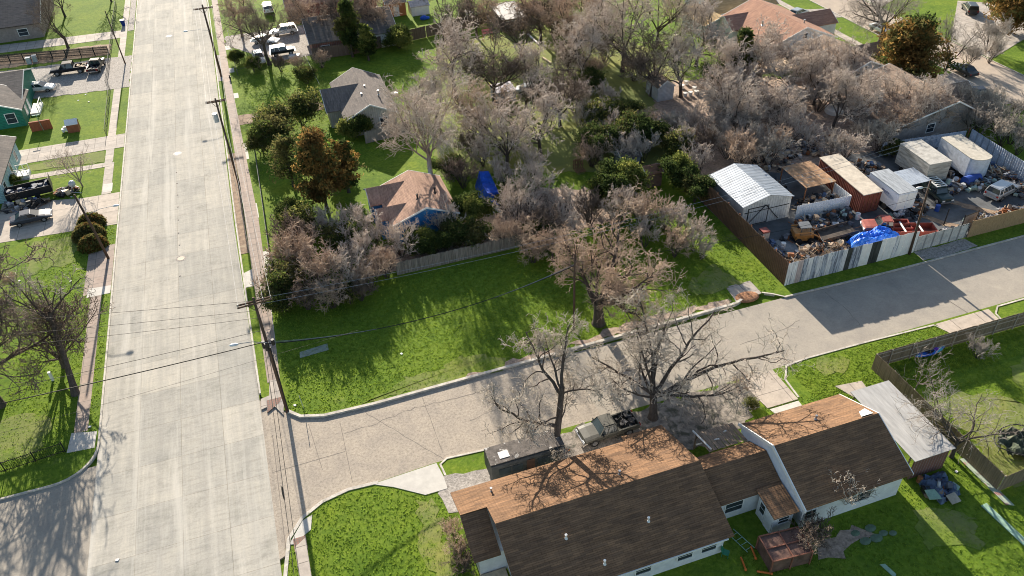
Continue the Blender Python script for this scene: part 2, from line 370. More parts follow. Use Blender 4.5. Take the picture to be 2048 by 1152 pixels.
def skeleton(seed, H=11, r0=0.3, lean=(0, 0), trunk=0.35, limbs=5, ang=(0.75, 0.8, 0.8, 0.9), n=(5, 6, 6, 4), ratio=(0.9, 0.55, 0.5, 0.45, 0.5), wig=(0.08, 0.14, 0.2, 0.25, 0.3), up=(0.06, 0.10, 0.08, 0.05, 0.02), stems=1, spread=0.2, twr=0.012, dirs=None):
    """returns levels: list of (paths, radii)"""
    rng = np.random.default_rng(seed); out = []
    if stems > 1:
        a = rng.random(stems)*6.283; tilt = 0.15+0.45*rng.random(stems)
        D = np.stack([np.cos(a)*np.sin(tilt), np.sin(a)*np.sin(tilt), np.cos(tilt)], -1); P0 = np.stack([np.cos(a)*0.3*rng.random(stems), np.sin(a)*0.3*rng.random(stems), np.full(stems, -0.15)], -1)
        L = H*trunk*(0.7+0.6*rng.random(stems))
    else:
        D = unit(np.array([[lean[0], lean[1], 1.0]])); P0 = np.array([[0, 0, -0.2]]); L = np.array([H*trunk])
    P = march(rng, P0, D, L, 7, wig[0]*0.7, 0.02); Rr = np.linspace(1.0, 0.68, 7)[None]*np.full((len(P), 1), r0)
    if stems == 1: Rr[:, 0] *= 1.5; Rr[:, 1] *= 1.1
    out.append((P, Rr))
    # limbs start near the top of the trunk
    if dirs is None:
        pos, Dd, rad, t = kids_of(rng, P, Rr, limbs, 0.72 if stems == 1 else 0.55, ang[0], spread)
    else:
        Dd = unit(np.array([d[:3] for d in dirs], float)); tt = np.array([d[3] for d in dirs])*(P.shape[1]-1.001)
        ii = np.floor(tt).astype(int); ff = (tt-ii)[:, None]; pos = P[0, ii]*(1-ff)+P[0, ii+1]*ff; rad = Rr[0, ii]
        t = tt/6
    Ln = H*(1-trunk)*ratio[0]*(0.75+0.4*rng.random(len(pos)))
    if dirs is not None: Ln = np.array([d[4] for d in dirs])
    r = rad*0.62*(0.8+0.3*rng.random(len(pos)))
    if dirs is not None: r = np.array([d[5] for d in dirs])
    lv = 0
    while True:
        K = (11, 9, 7, 5, 4)[min(lv, 4)]
        P = march(rng, pos, Dd, Ln, K, wig[min(lv+1, 4)], up[min(lv, 4)])
        tip = np.maximum(r*0.28, twr*0.6); Rr = r[:, None]+(tip-r)[:, None]*np.linspace(0, 1, K)[None]**0.8
        out.append((P, Rr))
        if lv >= len(n): break
        pos, Dd, rad, t = kids_of(rng, P, Rr, n[lv], 0.22 if lv == 0 else 0.15, ang[min(lv+1, 3)], spread)
        par = np.repeat(Ln, n[lv]); Ln = par*ratio[min(lv+1, 4)]*(1.15-0.55*t)*(0.7+0.6*rng.random(len(pos)))
        r = np.maximum(rad*0.62, twr*(1.6 if lv < len(n)-1 else 1.0)); lv += 1
    return out
def split_build(name, sk, m_bark, m_twig, parent, nt_=2, leaf=None):
    """trunk mesh = first levels, crown mesh = the finer levels"""
    V, F = [], []; o = 0
    for lv, (P, Rr) in enumerate(sk[:nt_+1]):
        v, f = tubes(P, Rr, (10, 8, 6)[min(lv, 2)]); V.append(v); F.append(f+o); o += len(v)
    fast_mesh('trunk', np.concatenate(V), np.concatenate(F), [m_bark], parent=parent, smooth=True)
    V, F, MI = [], [], []; o = 0
    for lv, (P, Rr) in enumerate(sk[nt_+1:]):
        v, f = tubes(P, Rr, 3); V.append(v); F.append(f+o); o += len(v); MI.append(np.zeros(len(f), int))
    mats = [m_twig]
    if leaf is not None:
        v, f, mi = leaf; V.append(v); F.append(f+o); MI.append(mi[0]+1); mats += mi[1]
    if V: fast_mesh('crown', np.concatenate(V), np.concatenate(F), mats, mi=np.concatenate(MI), parent=parent)
def leaves(seed, pts, per, rad, size, mats, weights, flat=0.6, elong=1.8, clump=1.0):
    """leaf-sized quads round every point; whole clusters share a tone"""
    rng = np.random.default_rng(seed); N = len(pts)
    c = np.repeat(pts, per, 0)+rng.normal(size=(N*per, 3))*np.array([rad, rad, rad*flat])
    a = unit(rng.normal(size=c.shape)+np.array([0, 0, 0.3])); q = rng.normal(size=c.shape); b = unit(np.cross(a, q))
    s = size*(0.6+0.8*rng.random(len(c)))[:, None]
    V = np.stack([c-a*s*elong/2-b*s/2, c+a*s*elong/2-b*s/3, c+a*s*elong/2+b*s/3, c-a*s*elong/2+b*s/2], 1).reshape(-1, 3)
    F = np.arange(len(c)*4).reshape(-1, 4)
    ph = rng.random(3)*9
    g = np.sin(pts[:, 0]*clump+ph[0])+np.sin(pts[:, 1]*clump*1.3+ph[1])+np.sin(pts[:, 2]*clump*1.1+ph[2])+rng.normal(size=N)*0.7
    g = (g-g.min())/(g.max()-g.min()+1e-9); cum = np.cumsum(weights)/sum(weights)
    order = np.argsort(np.argsort(g))/max(1, N)
    mi = np.searchsorted(cum, np.clip(order+rng.normal(size=N)*0.06, 0, 0.999)); mi = np.repeat(mi, per)
    return V, F, (mi, mats)
BARK = bark_mat('bark grey brown', (0.17, 0.135, 0.115), (0.34, 0.28, 0.24))
BARK_D = bark_mat('bark dark', (0.045, 0.037, 0.03), (0.13, 0.105, 0.09))
TWIG_P = bark_mat('twigs pinkish grey', (0.42, 0.345, 0.285), (0.67, 0.57, 0.49))
TWIG_G = bark_mat('twigs pale grey', (0.34, 0.29, 0.235), (0.58, 0.51, 0.43))
TWIG_B = bark_mat('twigs brown', (0.34, 0.25, 0.18), (0.60, 0.45, 0.34))
TWIG_M = bark_mat('twigs muted grey', (0.27, 0.235, 0.20), (0.46, 0.41, 0.36))
TWIG_D = bark_mat('twigs dark', (0.10, 0.075, 0.058), (0.25, 0.19, 0.15))
LF_DARK = leaf_mat('leaf dark green', (0.035, 0.055, 0.018), (0.075, 0.105, 0.032))
LF_MID = leaf_mat('leaf mid green', (0.075, 0.105, 0.025), (0.15, 0.18, 0.045))
LF_YEL = leaf_mat('leaf yellow green', (0.17, 0.19, 0.045), (0.32, 0.31, 0.09))  # yellower leaves, a colour of their own given to whole clusters
LF_OLIVE = leaf_mat('leaf olive', (0.085, 0.085, 0.030), (0.19, 0.175, 0.065))
LF_RUST = leaf_mat('leaf rust orange', (0.235, 0.14, 0.045), (0.42, 0.265, 0.085))
LF_RUSTD = leaf_mat('leaf rust dark', (0.13, 0.075, 0.028), (0.24, 0.15, 0.05))
LF_SPRING = leaf_mat('leaf fresh spring', (0.12, 0.21, 0.03), (0.24, 0.36, 0.06))
def ends(sk, lv=-1):
    P = sk[lv][0]; return np.concatenate([P[:, -1], P[:, P.shape[1]//2]])
def bare(name, label, cat, xy, seed, bark=BARK, twig=TWIG_P, group=None, z=0.0, rz=0.0, leaf=None, **kw):
    t = thing(name, label, cat, (xy[0], xy[1], z), rz, group)
    sk = skeleton(seed, **kw); split_build(name, sk, bark, twig, t, leaf=leaf(sk) if leaf else None); return t
def leafy(name, label, cat, xy, seed, mats, weights, per=10, rad=0.3, size=0.13, bark=BARK_D, z=0.0, group=None, lf={}, **kw):
    t = thing(name, label, cat, (xy[0], xy[1], z), 0, group); sk = skeleton(seed, **kw)
    split_build(name, sk, bark, TWIG_B, t, leaf=leaves(seed+1, ends(sk), per, rad, size, mats, weights, **lf)); return t
# ================================================================ GROUND
G_MAIN = grass_mat('grass lawn', 0.96, 0.3); G_LUSH = grass_mat('grass lush', 1.0, 0.0); G_THIN = grass_mat('grass thin', 1.0, 1.15, shift=0.05); G_DRY = grass_mat('grass thin and dry', 1.0, 1.7, shift=0.2)
M_CONC = concrete_road(); M_PEB = pebble_road('street aggregate', (0.385, 0.335, 0.275), (0.27, 0.235, 0.195)); M_PEB2 = pebble_road('street worn', (0.36, 0.325, 0.275), (0.27, 0.24, 0.20), 0.35)
M_KERB = mat('kerb concrete', (0.50, 0.46, 0.40), 0.9, var=0.3, scale=1.5, col2=(0.28, 0.26, 0.23), space='world', bmp=0.4)
M_WALK = walk_mat('sidewalk', (0.46, 0.40, 0.34), (0.36, 0.32, 0.28)); M_WALKP = walk_mat('sidewalk pinkish', (0.36, 0.275, 0.225), (0.31, 0.25, 0.21), 1.3)
M_NEWC = mat('new concrete', (0.50, 0.475, 0.43), 0.85, var=0.12, scale=1.2, space='world', bmp=0.2)
M_DRIVE = walk_mat('driveway slabs', (0.47, 0.40, 0.33), (0.42, 0.36, 0.30), 3.0)
M_GRAVEL = mat('gravel', (0.33, 0.30, 0.27), 0.95, var=0.5, scale=5, col2=(0.18, 0.16, 0.14), space='world', bmp=0.8, bs=9)
M_DIRT = mat('dirt', (0.27, 0.19, 0.13), 0.95, var=0.4, scale=1.6, col2=(0.36, 0.29, 0.20), space='world', bmp=0.7)
M_DIRTP = mat('leaf litter', (0.36, 0.27, 0.21), 0.95, var=0.45, scale=3.5, col2=(0.20, 0.17, 0.10), space='world', bmp=0.9)
M_YARDC = mat('oily yard concrete', (0.105, 0.11, 0.115), 0.85, var=0.35, scale=0.6, col2=(0.20, 0.17, 0.14), f2=(0.62, 0.76), space='world', bmp=0.3)
M_CRACK = mat('crack filler', (0.19, 0.165, 0.14), 0.9)
M_BRICKP = walk_mat('tactile paver', (0.30, 0.15, 0.11), (0.24, 0.13, 0.10), 0.25)

g = MB(); g.box(-420, 620, -250, 900, -1.2, -0.16); struct('ground', g, G_MAIN, 'grassy ground under the whole neighbourhood')
r = MB(); r.box(-21.3, -7.15, -60, 420, -0.5, 0.0); struct('main_road', r, M_CONC, 'wide pale concrete road with square slabs running up the left')
r = MB(); r.prism([(-7.15, 40), (3, 44.0), (22, 44.6), (22, 53.5), (-3, 54.5), (-7.15, 58)], -0.5, 0.0); struct('side_street', r, M_PEB, 'tan pebbly side street meeting the main road')
r = MB(); r.box(22.0, 140, 44.4, 53.5, -0.5, -0.002); struct('side_street', r, M_PEB2, 'smoother grey brown end of the side street before the scrap yard')
r = MB(); r.box(-60, -21.3, -40, 55.0, -0.5, -0.002); struct('side_street', r, M_PEB2, 'side street continuing left of the main road in tree shadow')
r = MB(); r.box(103.5, 112.6, 45, 420, -0.5, 0.001); struct('back_street', r, pebble_road('street pale', (0.43, 0.36, 0.29), (0.34, 0.29, 0.24), 0.25), 'pale residential street in the top right')

def arc(cx, cy, r, a0, a1, n=8): return [(cx+r*math.cos(R(a0+(a1-a0)*i/n)), cy+r*math.sin(R(a0+(a1-a0)*i/n))) for i in range(n+1)]
def kerb(name, pts, label, wd=0.18, h=0.13):
    """kerb swept along a path; a real step"""
    m = MB(); P = [Vector((p[0], p[1], 0)) for p in pts]
    L = []
    for i, p in enumerate(P):
        t = (P[min(i+1, len(P)-1)]-P[max(i-1, 0)]).normalized(); nrm = Vector((-t.y, t.x, 0)); L.append((p+nrm*wd, p))
    vs = []
    for a, b in L: vs += [(a.x, a.y, -0.15), (a.x, a.y, h), (b.x, b.y, h), (b.x, b.y, -0.15)]
    fs = []
    for i in range(len(L)-1):
        o = i*4
        for k in range(3): fs.append((o+k, o+4+k, o+5+k, o+1+k))
    fs += [(0, 1, 2, 3), (len(vs)-1, len(vs)-2, len(vs)-3, len(vs)-4)]
    m.add(vs, fs); return struct(name, m, M_KERB, label)
# raised blocks of lawn between the streets (top at +0.10)
nw = [(-21.35, 57.6)]+arc(-24.9, 57.6, 3.5, 0, -90, 8)+[(-80, 54.1), (-80, 420), (-21.35, 420)]
b = MB(); b.prism(nw, -0.4, 0.08); struct('lawn', b, G_MAIN, 'block of lawns left of the main road')
ne = [(-7.1, 60.0)]+[(-6.9, 58.3), (-6.2, 57.2), (-4.9, 55.6), (-3.8, 54.4), (-1.7, 53.7), (3, 53.55), (41.5, 54.3), (44.5, 55.0), (45.7, 54.6), (46.6, 53.5), (60, 53.2), (90, 53.2), (101.5, 53.3)]+[(103.3, 55.5), (103.3, 420), (-7.6, 420), (-7.5, 90)]
b = MB(); b.prism(ne, -0.4, 0.08); struct('lawn', b, G_MAIN, 'block between the main road and the back street')
se = [(-7.05, -60), (-7.05, 38), (-6.3, 41.5), (-5.0, 43.2), (-3.3, 44.2), (-1.0, 44.7), (1.5, 44.6), (6.5, 44.9), (7.0, 44.9), (10.9, 44.7), (38.5, 44.5), (43.4, 44.7), (140, 44.3), (140, -60)]
b = MB(); b.prism(se, -0.4, 0.08); struct('lawn', b, G_MAIN, 'block of lawns below the side street')
fe = [(112.7, 45), (112.7, 420), (300, 420), (300, 45)]
b = MB(); b.prism(fe, -0.4, 0.08); struct('lawn', b, G_LUSH, 'lawns beyond the back street in the top right')

kerb('kerb', [(-21.35, 420), (-21.35, 57.6)]+arc(-24.9, 57.6, 3.55, 0, -90, 8)+[(-80, 54.05)], 'kerb of the block left of the main road')
kerb('kerb', [(-4.95, 55.5), (-3.8, 54.3), (-1.7, 53.62), (3, 53.45), (20, 53.75), (41.5, 54.2), (42.6, 54.6)], 'grey kerb curving along the corner lot', 0.3, 0.2)
kerb('kerb', [(45.0, 54.9), (45.9, 54.3), (46.9, 53.4), (60, 53.05), (101.5, 53.2)], 'kerb before the scrap yard fence')
kerb('kerb', [(-7.1, 58.8), (-7.35, 90), (-7.5, 420)][::-1], 'right kerb of the main road')
kerb('kerb', [(140, 44.4), (66, 44.45), (64.9, 43.6), (64.6, 42.3)], 'kerb of the far verge on the right')
kerb('kerb', [(58.6, 43.2), (58.0, 44.4), (50, 44.7), (43.4, 44.8), (41.0, 44.6), (39.8, 43.0), (39.6, 40.6)], 'pale kerb round the verge right of the driveway')
kerb('kerb', [(6.9, 43.3), (6.8, 44.6), (7.6, 45.1), (10.9, 44.85)][::-1], 'kerb of the small verge by the camper')
kerb('kerb', [(1.5, 44.7), (-1.0, 44.85), (-3.3, 44.35), (-5.1, 43.3), (-6.4, 41.6), (-7.1, 38), (-7.1, 0)], 'pale kerb round the lower corner lawn', 0.3, 0.14)
kerb('kerb', [(103.35, 420), (103.35, 56)], 'near kerb of the back street'); kerb('kerb', [(112.65, 56), (112.65, 420)], 'far kerb of the back street')

LAY = {}
def patch(name, poly, m, label, z=0.10, kind='structure', jag=0.0, sd=1):
    """a thin sheet lying 2 cm above the lawn block"""
    rr = random.Random(sd); p = list(poly)
    if jag:
        q = []
        for i in range(len(p)):
            a, b_ = p[i], p[(i+1) % len(p)]; L = math.hypot(b_[0]-a[0], b_[1]-a[1]); k = max(1, int(L/0.7))
            for j in range(k):
                t = j/k; q.append((a[0]+(b_[0]-a[0])*t+rr.uniform(-jag, jag), a[1]+(b_[1]-a[1])*t+rr.uniform(-jag, jag)))
        p = q
    z += 0.0011*(LAY.get('n', 0) % 17); LAY['n'] = LAY.get('n', 0)+1
    b = MB(); b.prism(p, 0.03, z); o = b.build(name, m); o['kind'] = kind; o['label'] = label; o['category'] = name.replace('_', ' '); return o
def rect(x0, x1, y0, y1): return [(x0, y0), (x1, y0), (x1, y1), (x0, y1)]
# --- left of the main road
patch('sidewalk', rect(-23.7, -22.5, 104, 113), M_WALK, 'sidewalk left of the main road beside the pale blue house')
patch('sidewalk', rect(-23.8, -22.7, 113.2, 420), M_WALK, 'sidewalk left of the main road beyond the green house')
patch('sidewalk', rect(-23.5, -22.3, 59.6, 81.2), M_WALKP, 'pinkish brown sidewalk under the two bare trees on the left')
patch('sidewalk', rect(-24.3, -21.4, 81.3, 91), M_WALKP, 'sidewalk around the leaning lamp post')
patch('sidewalk_ramp', [(-23.9, 57.4), (-21.6, 57.2), (-21.5, 59.2), (-23.7, 59.8)], M_NEWC, 'white concrete corner ramp on the left')
patch('sidewalk_ramp', [(-23.9, 80.8), (-21.45, 80.8), (-21.45, 82.3), (-23.9, 82.5)], M_NEWC, 'white concrete strip at the foot of the lamp post')
patch('sidewalk_ramp', rect(-23.6, -22.4, 104.5, 106.8), M_NEWC, 'white square of sidewalk by the driveway')
patch('driveway', [(-36, 96.6), (-21.4, 95.6), (-21.4, 103.8), (-26, 104), (-36, 106.6)], M_DRIVE, 'driveway with the old sedan and the junk trailer')
patch('driveway', [(-60, 117.6), (-21.4, 117.3), (-21.4, 121.8), (-60, 122.6)], M_WALK, 'concrete driveway below the green house lawn')
patch('path', [(-60, 113.0), (-22.8, 111.9), (-22.8, 113.2), (-60, 114.4)], M_WALK, 'narrow path to the pale blue house')
patch('dirt', [(-35, 119-2.5), (-24, 117.2), (-24, 113.4), (-34, 114.9)], G_DRY, 'straw coloured strip of lawn', jag=0.25, sd=2)
patch('driveway', [(-60, 143.6), (-24.6, 139.8), (-21.4, 139.8), (-21.4, 154.5), (-60, 157)], M_GRAVEL, 'gravel yard with two black pickups', jag=0.2, sd=3)
patch('driveway', [(-60, 166.6), (-23.8, 164.6), (-23.8, 168.8), (-60, 171)], M_WALK, 'pale concrete walk to the top left house')
patch('dirt', [(-45, 157.5), (-25.3, 156.5), (-25.3, 162), (-45, 164)], M_DIRT, 'bare dirt between walk and gravel yard', jag=0.3, sd=4)
patch('verge', rect(-22.6, -21.5, 168, 420), M_GRAVEL, 'gravelly verge by the trash bin')
# --- right of the main road
patch('sidewalk', [(-6.2, 60), (-5.0, 60), (-4.5, 90), (-5.2, 135), (-6.2, 420), (-7.3, 420), (-6.4, 135), (-6.1, 95)], M_WALKP, 'pinkish sidewalk right of the main road')
patch('sidewalk_ramp', [(-7.1, 56.6), (-6.0, 56.9), (-5.2, 55.2), (-4.9, 57.6), (-5.3, 60.2), (-6.0, 60.2), (-6.2, 58.2), (-7.0, 58.0)], M_WALK, 'corner ramp at the foot of the big utility pole')
patch('tactile_paving', [(-6.6, 56.0), (-5.4, 56.9), (-5.0, 57.6), (-6.5, 57.6)], M_BRICKP, 'brick red tactile square at the corner ramp', z=0.125)
patch('sidewalk', [(-6.0, 60.4), (-5.0, 60.4), (-4.7, 72.5), (-5.9, 72.5)], M_NEWC, 'clean white concrete sidewalk beside the big utility pole')
patch('sidewalk_ramp', [(-7.2, 76.2), (-3.9, 76.2), (-3.9, 82.6), (-5.2, 82.6), (-5.6, 79.8), (-7.2, 79.0)], M_NEWC, 'white driveway apron in front of the hedge')
for k, (y0, y1) in enumerate(((90.4, 94), (106.5, 111.5), (128, 130), (139.0, 141.0), (150, 152))):
    patch('sidewalk', rect(-5.9, -4.4, y0, y1), M_NEWC, 'newer white square in the pinkish sidewalk, %s' % ('by the nearest lawn', 'by the cedar driveway', 'by the bright lawn', 'by the fenced yard', 'near the far pole')[k])
patch('driveway', [(-5.2, 117.6), (8, 118.2), (8, 121.3), (-5.2, 121.2)], M_DIRT, 'dirt driveway leading to the grey house', jag=0.25, sd=5)
patch('verge', rect(-7.2, -6.2, 83, 109), M_DIRT, 'worn brown verge strip along the kerb')
patch('verge', rect(-7.35, -6.4, 136, 148), M_GRAVEL, 'gravelly verge strip by the parked cars')
patch('driveway', [(-5, 157), (10, 157), (10, 141.5), (3.5, 140.5), (-0.5, 146), (-5, 152)], M_GRAVEL, 'cluttered gravel yard with old vehicles', jag=0.3, sd=6)
patch('lawn', [(11, 125), (24, 130), (24, 138.5), (11, 137.5)], G_LUSH, 'deep green lawn before the wooden fence', jag=0.3, sd=7)
patch('dirt', [(19, 92), (46, 82), (60, 96), (66, 112), (60, 135), (31, 138), (24, 112)], G_DRY, 'thin dry grass under the bare trees', jag=0.6, sd=8)
patch('leaf_litter', [(5, 73.2), (36, 73.2), (42, 79), (30, 84), (19, 80), (8, 78)], M_DIRTP, 'brown leaf litter in the overgrown yard', jag=0.5, sd=9)
patch('leaf_litter', [(48.5, 76), (92, 76), (92, 93), (74, 103), (60, 107), (54, 98)], M_DIRTP, 'brown leaf litter under the big thicket', jag=0.6, sd=10)
patch('leaf_litter', [(24, 54.2), (41, 54.6), (41.5, 55.3), (34, 55.6), (28, 55.3), (22, 54.7)], M_DIRTP, 'leaves gathered along the kerb', jag=0.4, sd=11)
patch('leaf_litter', [(11, 53.75), (22, 54.0), (22, 54.9), (11, 54.3)], M_DIRTP, 'pinkish litter strip along the kerb', jag=0.25, sd=12)
patch('driveway', [(41.7, 54.4), (45.0, 54.9), (45.0, 57.2), (42.0, 57.2)], M_WALK, 'short concrete apron off the side street')
o = MB(); o.ball((43.2, 54.9, 0.08), 1.4, 0.9, 0.16, 14, 6); tag(o.build('mulch_mound', mat('mulch', (0.34, 0.17, 0.09), .95, var=.5, scale=4, bmp=1.0), smooth=True), 'low orange brown mound of mulch at the kerb', 'mulch mound')
patch('yard', rect(48.1, 90, 55.4, 76.5), M_YARDC, 'dark oily concrete yard of the scrap yard', z=0.11)
patch('apron', [(64.6, 53.4), (72.0, 53.4), (71.6, 55.1), (64.8, 55.1)], M_GRAVEL, 'rough asphalt apron before the yard gate', jag=0.15, sd=13)
patch('sidewalk', rect(96.9, 98.4, 60, 420), M_WALK, 'sidewalk along the back street')
patch('driveway', [(91.5, 122.5), (103.3, 119.5), (103.3, 124.5), (91.5, 128)], M_WALK, 'driveway of the pink roofed house')
patch('driveway', [(93, 84), (103.3, 80), (103.3, 92), (93, 94)], M_GRAVEL, 'shaded driveway with dark car')
patch('driveway', [(112.9, 94), (128, 100), (136, 112), (128, 118), (112.9, 103)], M_WALK, 'pale driveway across the back street', z=0.12)
patch('driveway', [(112.9, 121), (132, 130), (132, 138), (112.9, 127)], M_WALK, 'second driveway across the back street')
# --- below the side street
patch('driveway', [(1.0, 44.5), (6.6, 44.8), (6.8, 43.3), (6.8, 41.9), (4.9, 41.9), (2.6, 43.6)], M_NEWC, 'pale driveway apron by the corner lawn', z=0.12)
patch('driveway', [(6.9, 43.2), (11, 42.6), (11, 39), (6.2, 39.4), (6.0, 41.8)], M_GRAVEL, 'gravel parking in front of the brown roofed house', jag=0.15, sd=14)
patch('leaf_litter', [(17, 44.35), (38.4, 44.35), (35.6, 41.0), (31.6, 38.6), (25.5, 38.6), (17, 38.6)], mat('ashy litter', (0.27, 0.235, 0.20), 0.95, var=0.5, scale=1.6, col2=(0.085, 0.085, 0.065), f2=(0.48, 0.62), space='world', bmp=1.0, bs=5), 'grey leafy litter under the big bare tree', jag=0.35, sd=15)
patch('driveway', [(35.8, 44.45), (39.5, 44.5), (39.5, 40.4), (36.3, 40.4)], M_DRIVE, 'concrete driveway beside the right verge', z=0.12)
patch('driveway', [(36.4, 40.2), (39.4, 40.2), (39.3, 38.6), (36.8, 38.6)], M_NEWC, 'white cracked slab at the end of the driveway', z=0.12)
patch('driveway', [(58.2, 44.35), (64.8, 44.35), (64.4, 41.5), (58.8, 41.5)], M_DRIVE, 'driveway at the wooden fence', z=0.12)
patch('slab', [(43.6, 40.6), (46.3, 40.3), (46.0, 38.3), (44.4, 38.6)], M_DRIVE, 'concrete slab in the grass by the metal roof', z=0.12)
patch('sidewalk', [(-5.9, 20), (-5.0, 20), (-5.0, 41.2), (-5.9, 40.6)], M_WALK, 'pale sidewalk by the lower corner lawn', z=0.12)
patch('sidewalk_ramp', [(-6.3, 41.0), (-5.0, 42.9), (-4.2, 43.2), (-4.5, 41.8), (-5.0, 41.5), (-5.9, 40.9)], M_NEWC, 'corner ramp below the side street', z=0.125)
patch('tactile_paving', rect(-5.95, -4.95, 40.2, 41.4), M_BRICKP, 'brick red tactile square on the lower sidewalk', z=0.13)
patch('lawn', [(50, 26), (58, 26), (58, 33), (53, 37), (50.5, 33)], G_DRY, 'dry yellow lawn beside the wooden fence', jag=0.5, sd=16)
patch('leaf_litter', [(32.6, 27.0), (35.8, 27.6), (36.5, 26.4), (33, 25.4), (31, 26.0)], M_DIRTP, 'dead leaves under the shrubs at the back wall', jag=0.3, sd=17)
for i_, (q_, lb_) in enumerate((([(2, 53.9), (9, 53.8), (16, 54.0), (17, 55.4), (12, 56.6), (6, 55.6)], 'greyish thin grass along the kerb of the corner lot'),
    ([(-30, 58.5), (-26.5, 58.2), (-25.5, 62), (-28, 64.5), (-32, 63)], 'thin yellowish patch in the lower left lawn'), ([(-31, 88), (-25.6, 88.5), (-25.4, 94.5), (-31, 95)], 'thin yellowish lawn by the round bushes'),
    ([(43.6, 42.2), (46.6, 42.0), (46.8, 43.8), (43.9, 44.1)], 'thin greyish patch in the verge'), ([(39.5, 23.5), (43.5, 22.5), (45.5, 25.2), (41, 27.2)], 'thin pale grass in the back yard'),
    ([(3.4, 34), (5.2, 34), (5.6, 41), (4.0, 41.5)], 'pale mown stripe in the corner lawn'), ([(58, 30), (70, 30), (72, 37), (60, 37.5)], 'yellowish grass in the fenced yard'), ([(27, 60), (32, 59), (34, 63), (29, 65)], 'worn ground under the big bare tree'), ([(38, 56.5), (44, 57.6), (43, 61), (39, 60)], 'dry grass behind the concrete apron'))):
    patch('lawn', q_, G_THIN, lb_, jag=0.55, sd=60+i_)
# joints and cracks of the side street
def crack(name, pts, label, wd=0.05, sd=0, jit=0.0, z=0.006):
    rr = random.Random(sd); P = []
    for i in range(len(pts)-1):
        a, b_ = pts[i], pts[i+1]; k = max(1, int(math.hypot(b_[0]-a[0], b_[1]-a[1])/0.5)) if jit else 1
        for j in range(k): t = j/k; P.append((a[0]+(b_[0]-a[0])*t+rr.uniform(-jit, jit), a[1]+(b_[1]-a[1])*t+rr.uniform(-jit, jit)))
    P.append(pts[-1]); m = MB(); vs = []; fs = []
    for i, p in enumerate(P):
        a = P[max(i-1, 0)]; b_ = P[min(i+1, len(P)-1)]; d = Vector((b_[0]-a[0], b_[1]-a[1])).normalized(); w_ = wd*rr.uniform(0.5, 1.3)/2 if jit else wd/2
        vs += [(p[0]-d.y*w_, p[1]+d.x*w_, z), (p[0]+d.y*w_, p[1]-d.x*w_, z)]
    fs = [(2*i, 2*i+1, 2*i+3, 2*i+2) for i in range(len(P)-1)]
    m.add(vs, fs); o = m.build(name, M_CRACK); o['kind'] = 'structure'; o['label'] = label; o['category'] = 'road joint'
crack('road_joint', [at(680, 845), at(705, 965)], 'straight joint across the side street')
crack('road_joint', [at(617, 848), at(645, 940)], 'short joint near the main road')
crack('road_joint', [at(545, 945), at(690, 903)], 'joint along the mouth of the side street')
crack('road_joint', [at(730, 825), at(890, 920)], 'diagonal joint toward the pale driveway', sd=2, jit=0.04)
crack('road_joint', [at(845, 795), at(885, 905)], 'second cross joint of the side street', sd=3, jit=0.03)
crack('road_crack', [at(690, 865), at(745, 850), at(830, 815), at(900, 800), at(1000, 770)], 'winding crack near the kerb', 0.07, 4, 0.12)
crack('road_crack', [at(1480, 690), at(1560, 662), at(1600, 640)], 'faint crack before the bright verge', 0.05, 5, 0.08)
crack('road_crack', [at(1650, 585), at(1690, 615), at(1720, 650)], 'crack in the shaded street', 0.05, 6, 0.1)
crack('road_joint', [at(1895, 600), at(1970, 648)], 'dark joint of the driveway by the wooden fence', 0.12)
crack('road_joint', [at(545, 870), at(578, 1152)], 'joint between main road slabs and side street', 0.06)
crack('road_crack', [at(940, 840), at(1000, 815), at(1060, 800)], 'crack below the bare tree', 0.06, 7, 0.12)
# pavement markers, manholes
m = MB(); m.cyl((0, 0, 0), 0.11, 0.03, 8, 0.07); pm = m.build('pavement_marker', mat('marker brown', (0.10, 0.075, 0.06)))
for i, (px, py) in enumerate(((353, 345), (354, 367), (355, 390), (356, 414), (357, 440), (357, 466), (359, 490), (360, 552))):
    o = pm if i == 0 else pm.copy()
    if i: C.objects.link(o)
    x, y = at(px, py); o.location = (x, y, 0.0); tag(o, 'small dark round marker in the line down the middle of the concrete road', 'pavement marker', 'round markers down the middle of the road')
M_IRON = mat('cast iron', (0.13, 0.11, 0.09), 0.6, 0.4)
for px, py, lb in ((338, 72, 'manhole cover near the top of the main road'), (355, 307, 'manhole cover with pale ring beside the overhead wires shadow'), (362, 517, 'manhole in a dark square patch of the main road')):
    t = thing('manhole', lb, 'manhole', (*at(px, py), 0)); m = MB(); m.cyl((0, 0, 0), 0.62, 0.006, 20); m.build('collar', M_NEWC if py != 517 else M_GRAVEL, t)
    m = MB(); m.cyl((0, 0, 0.006), 0.42, 0.012, 16); m.build('cover', M_IRON, t)
# ================================================================ BUILDINGS
SH_BROWN = shingle_mat('shingles brown', (0.265, 0.158, 0.090), (0.175, 0.11, 0.070))
SH_GREY = shingle_mat('shingles grey', (0.23, 0.20, 0.18), (0.17, 0.155, 0.145), along='y')
SH_GREYX = shingle_mat('shingles grey x', (0.20, 0.18, 0.165), (0.15, 0.14, 0.13))
SH_PINK = shingle_mat('shingles pinkish', (0.47, 0.31, 0.235), (0.41, 0.27, 0.20), along='y')
SH_PINKX = shingle_mat('shingles salmon', (0.46, 0.27, 0.19), (0.40, 0.235, 0.17))
SH_TAN = shingle_mat('shingles tan', (0.37, 0.29, 0.22), (0.30, 0.23, 0.18))
SH_YEL = shingle_mat('shingles ochre', (0.48, 0.36, 0.19), (0.43, 0.31, 0.16))
SH_SLATE = shingle_mat('shingles slate', (0.20, 0.17, 0.155), (0.16, 0.14, 0.13))
W_WHITE = mat('wall white paint', (0.72, 0.72, 0.72), 0.8, var=0.12, scale=1.5, col2=(0.45, 0.42, 0.38), f2=(0.66, 0.78), bmp=0.2)
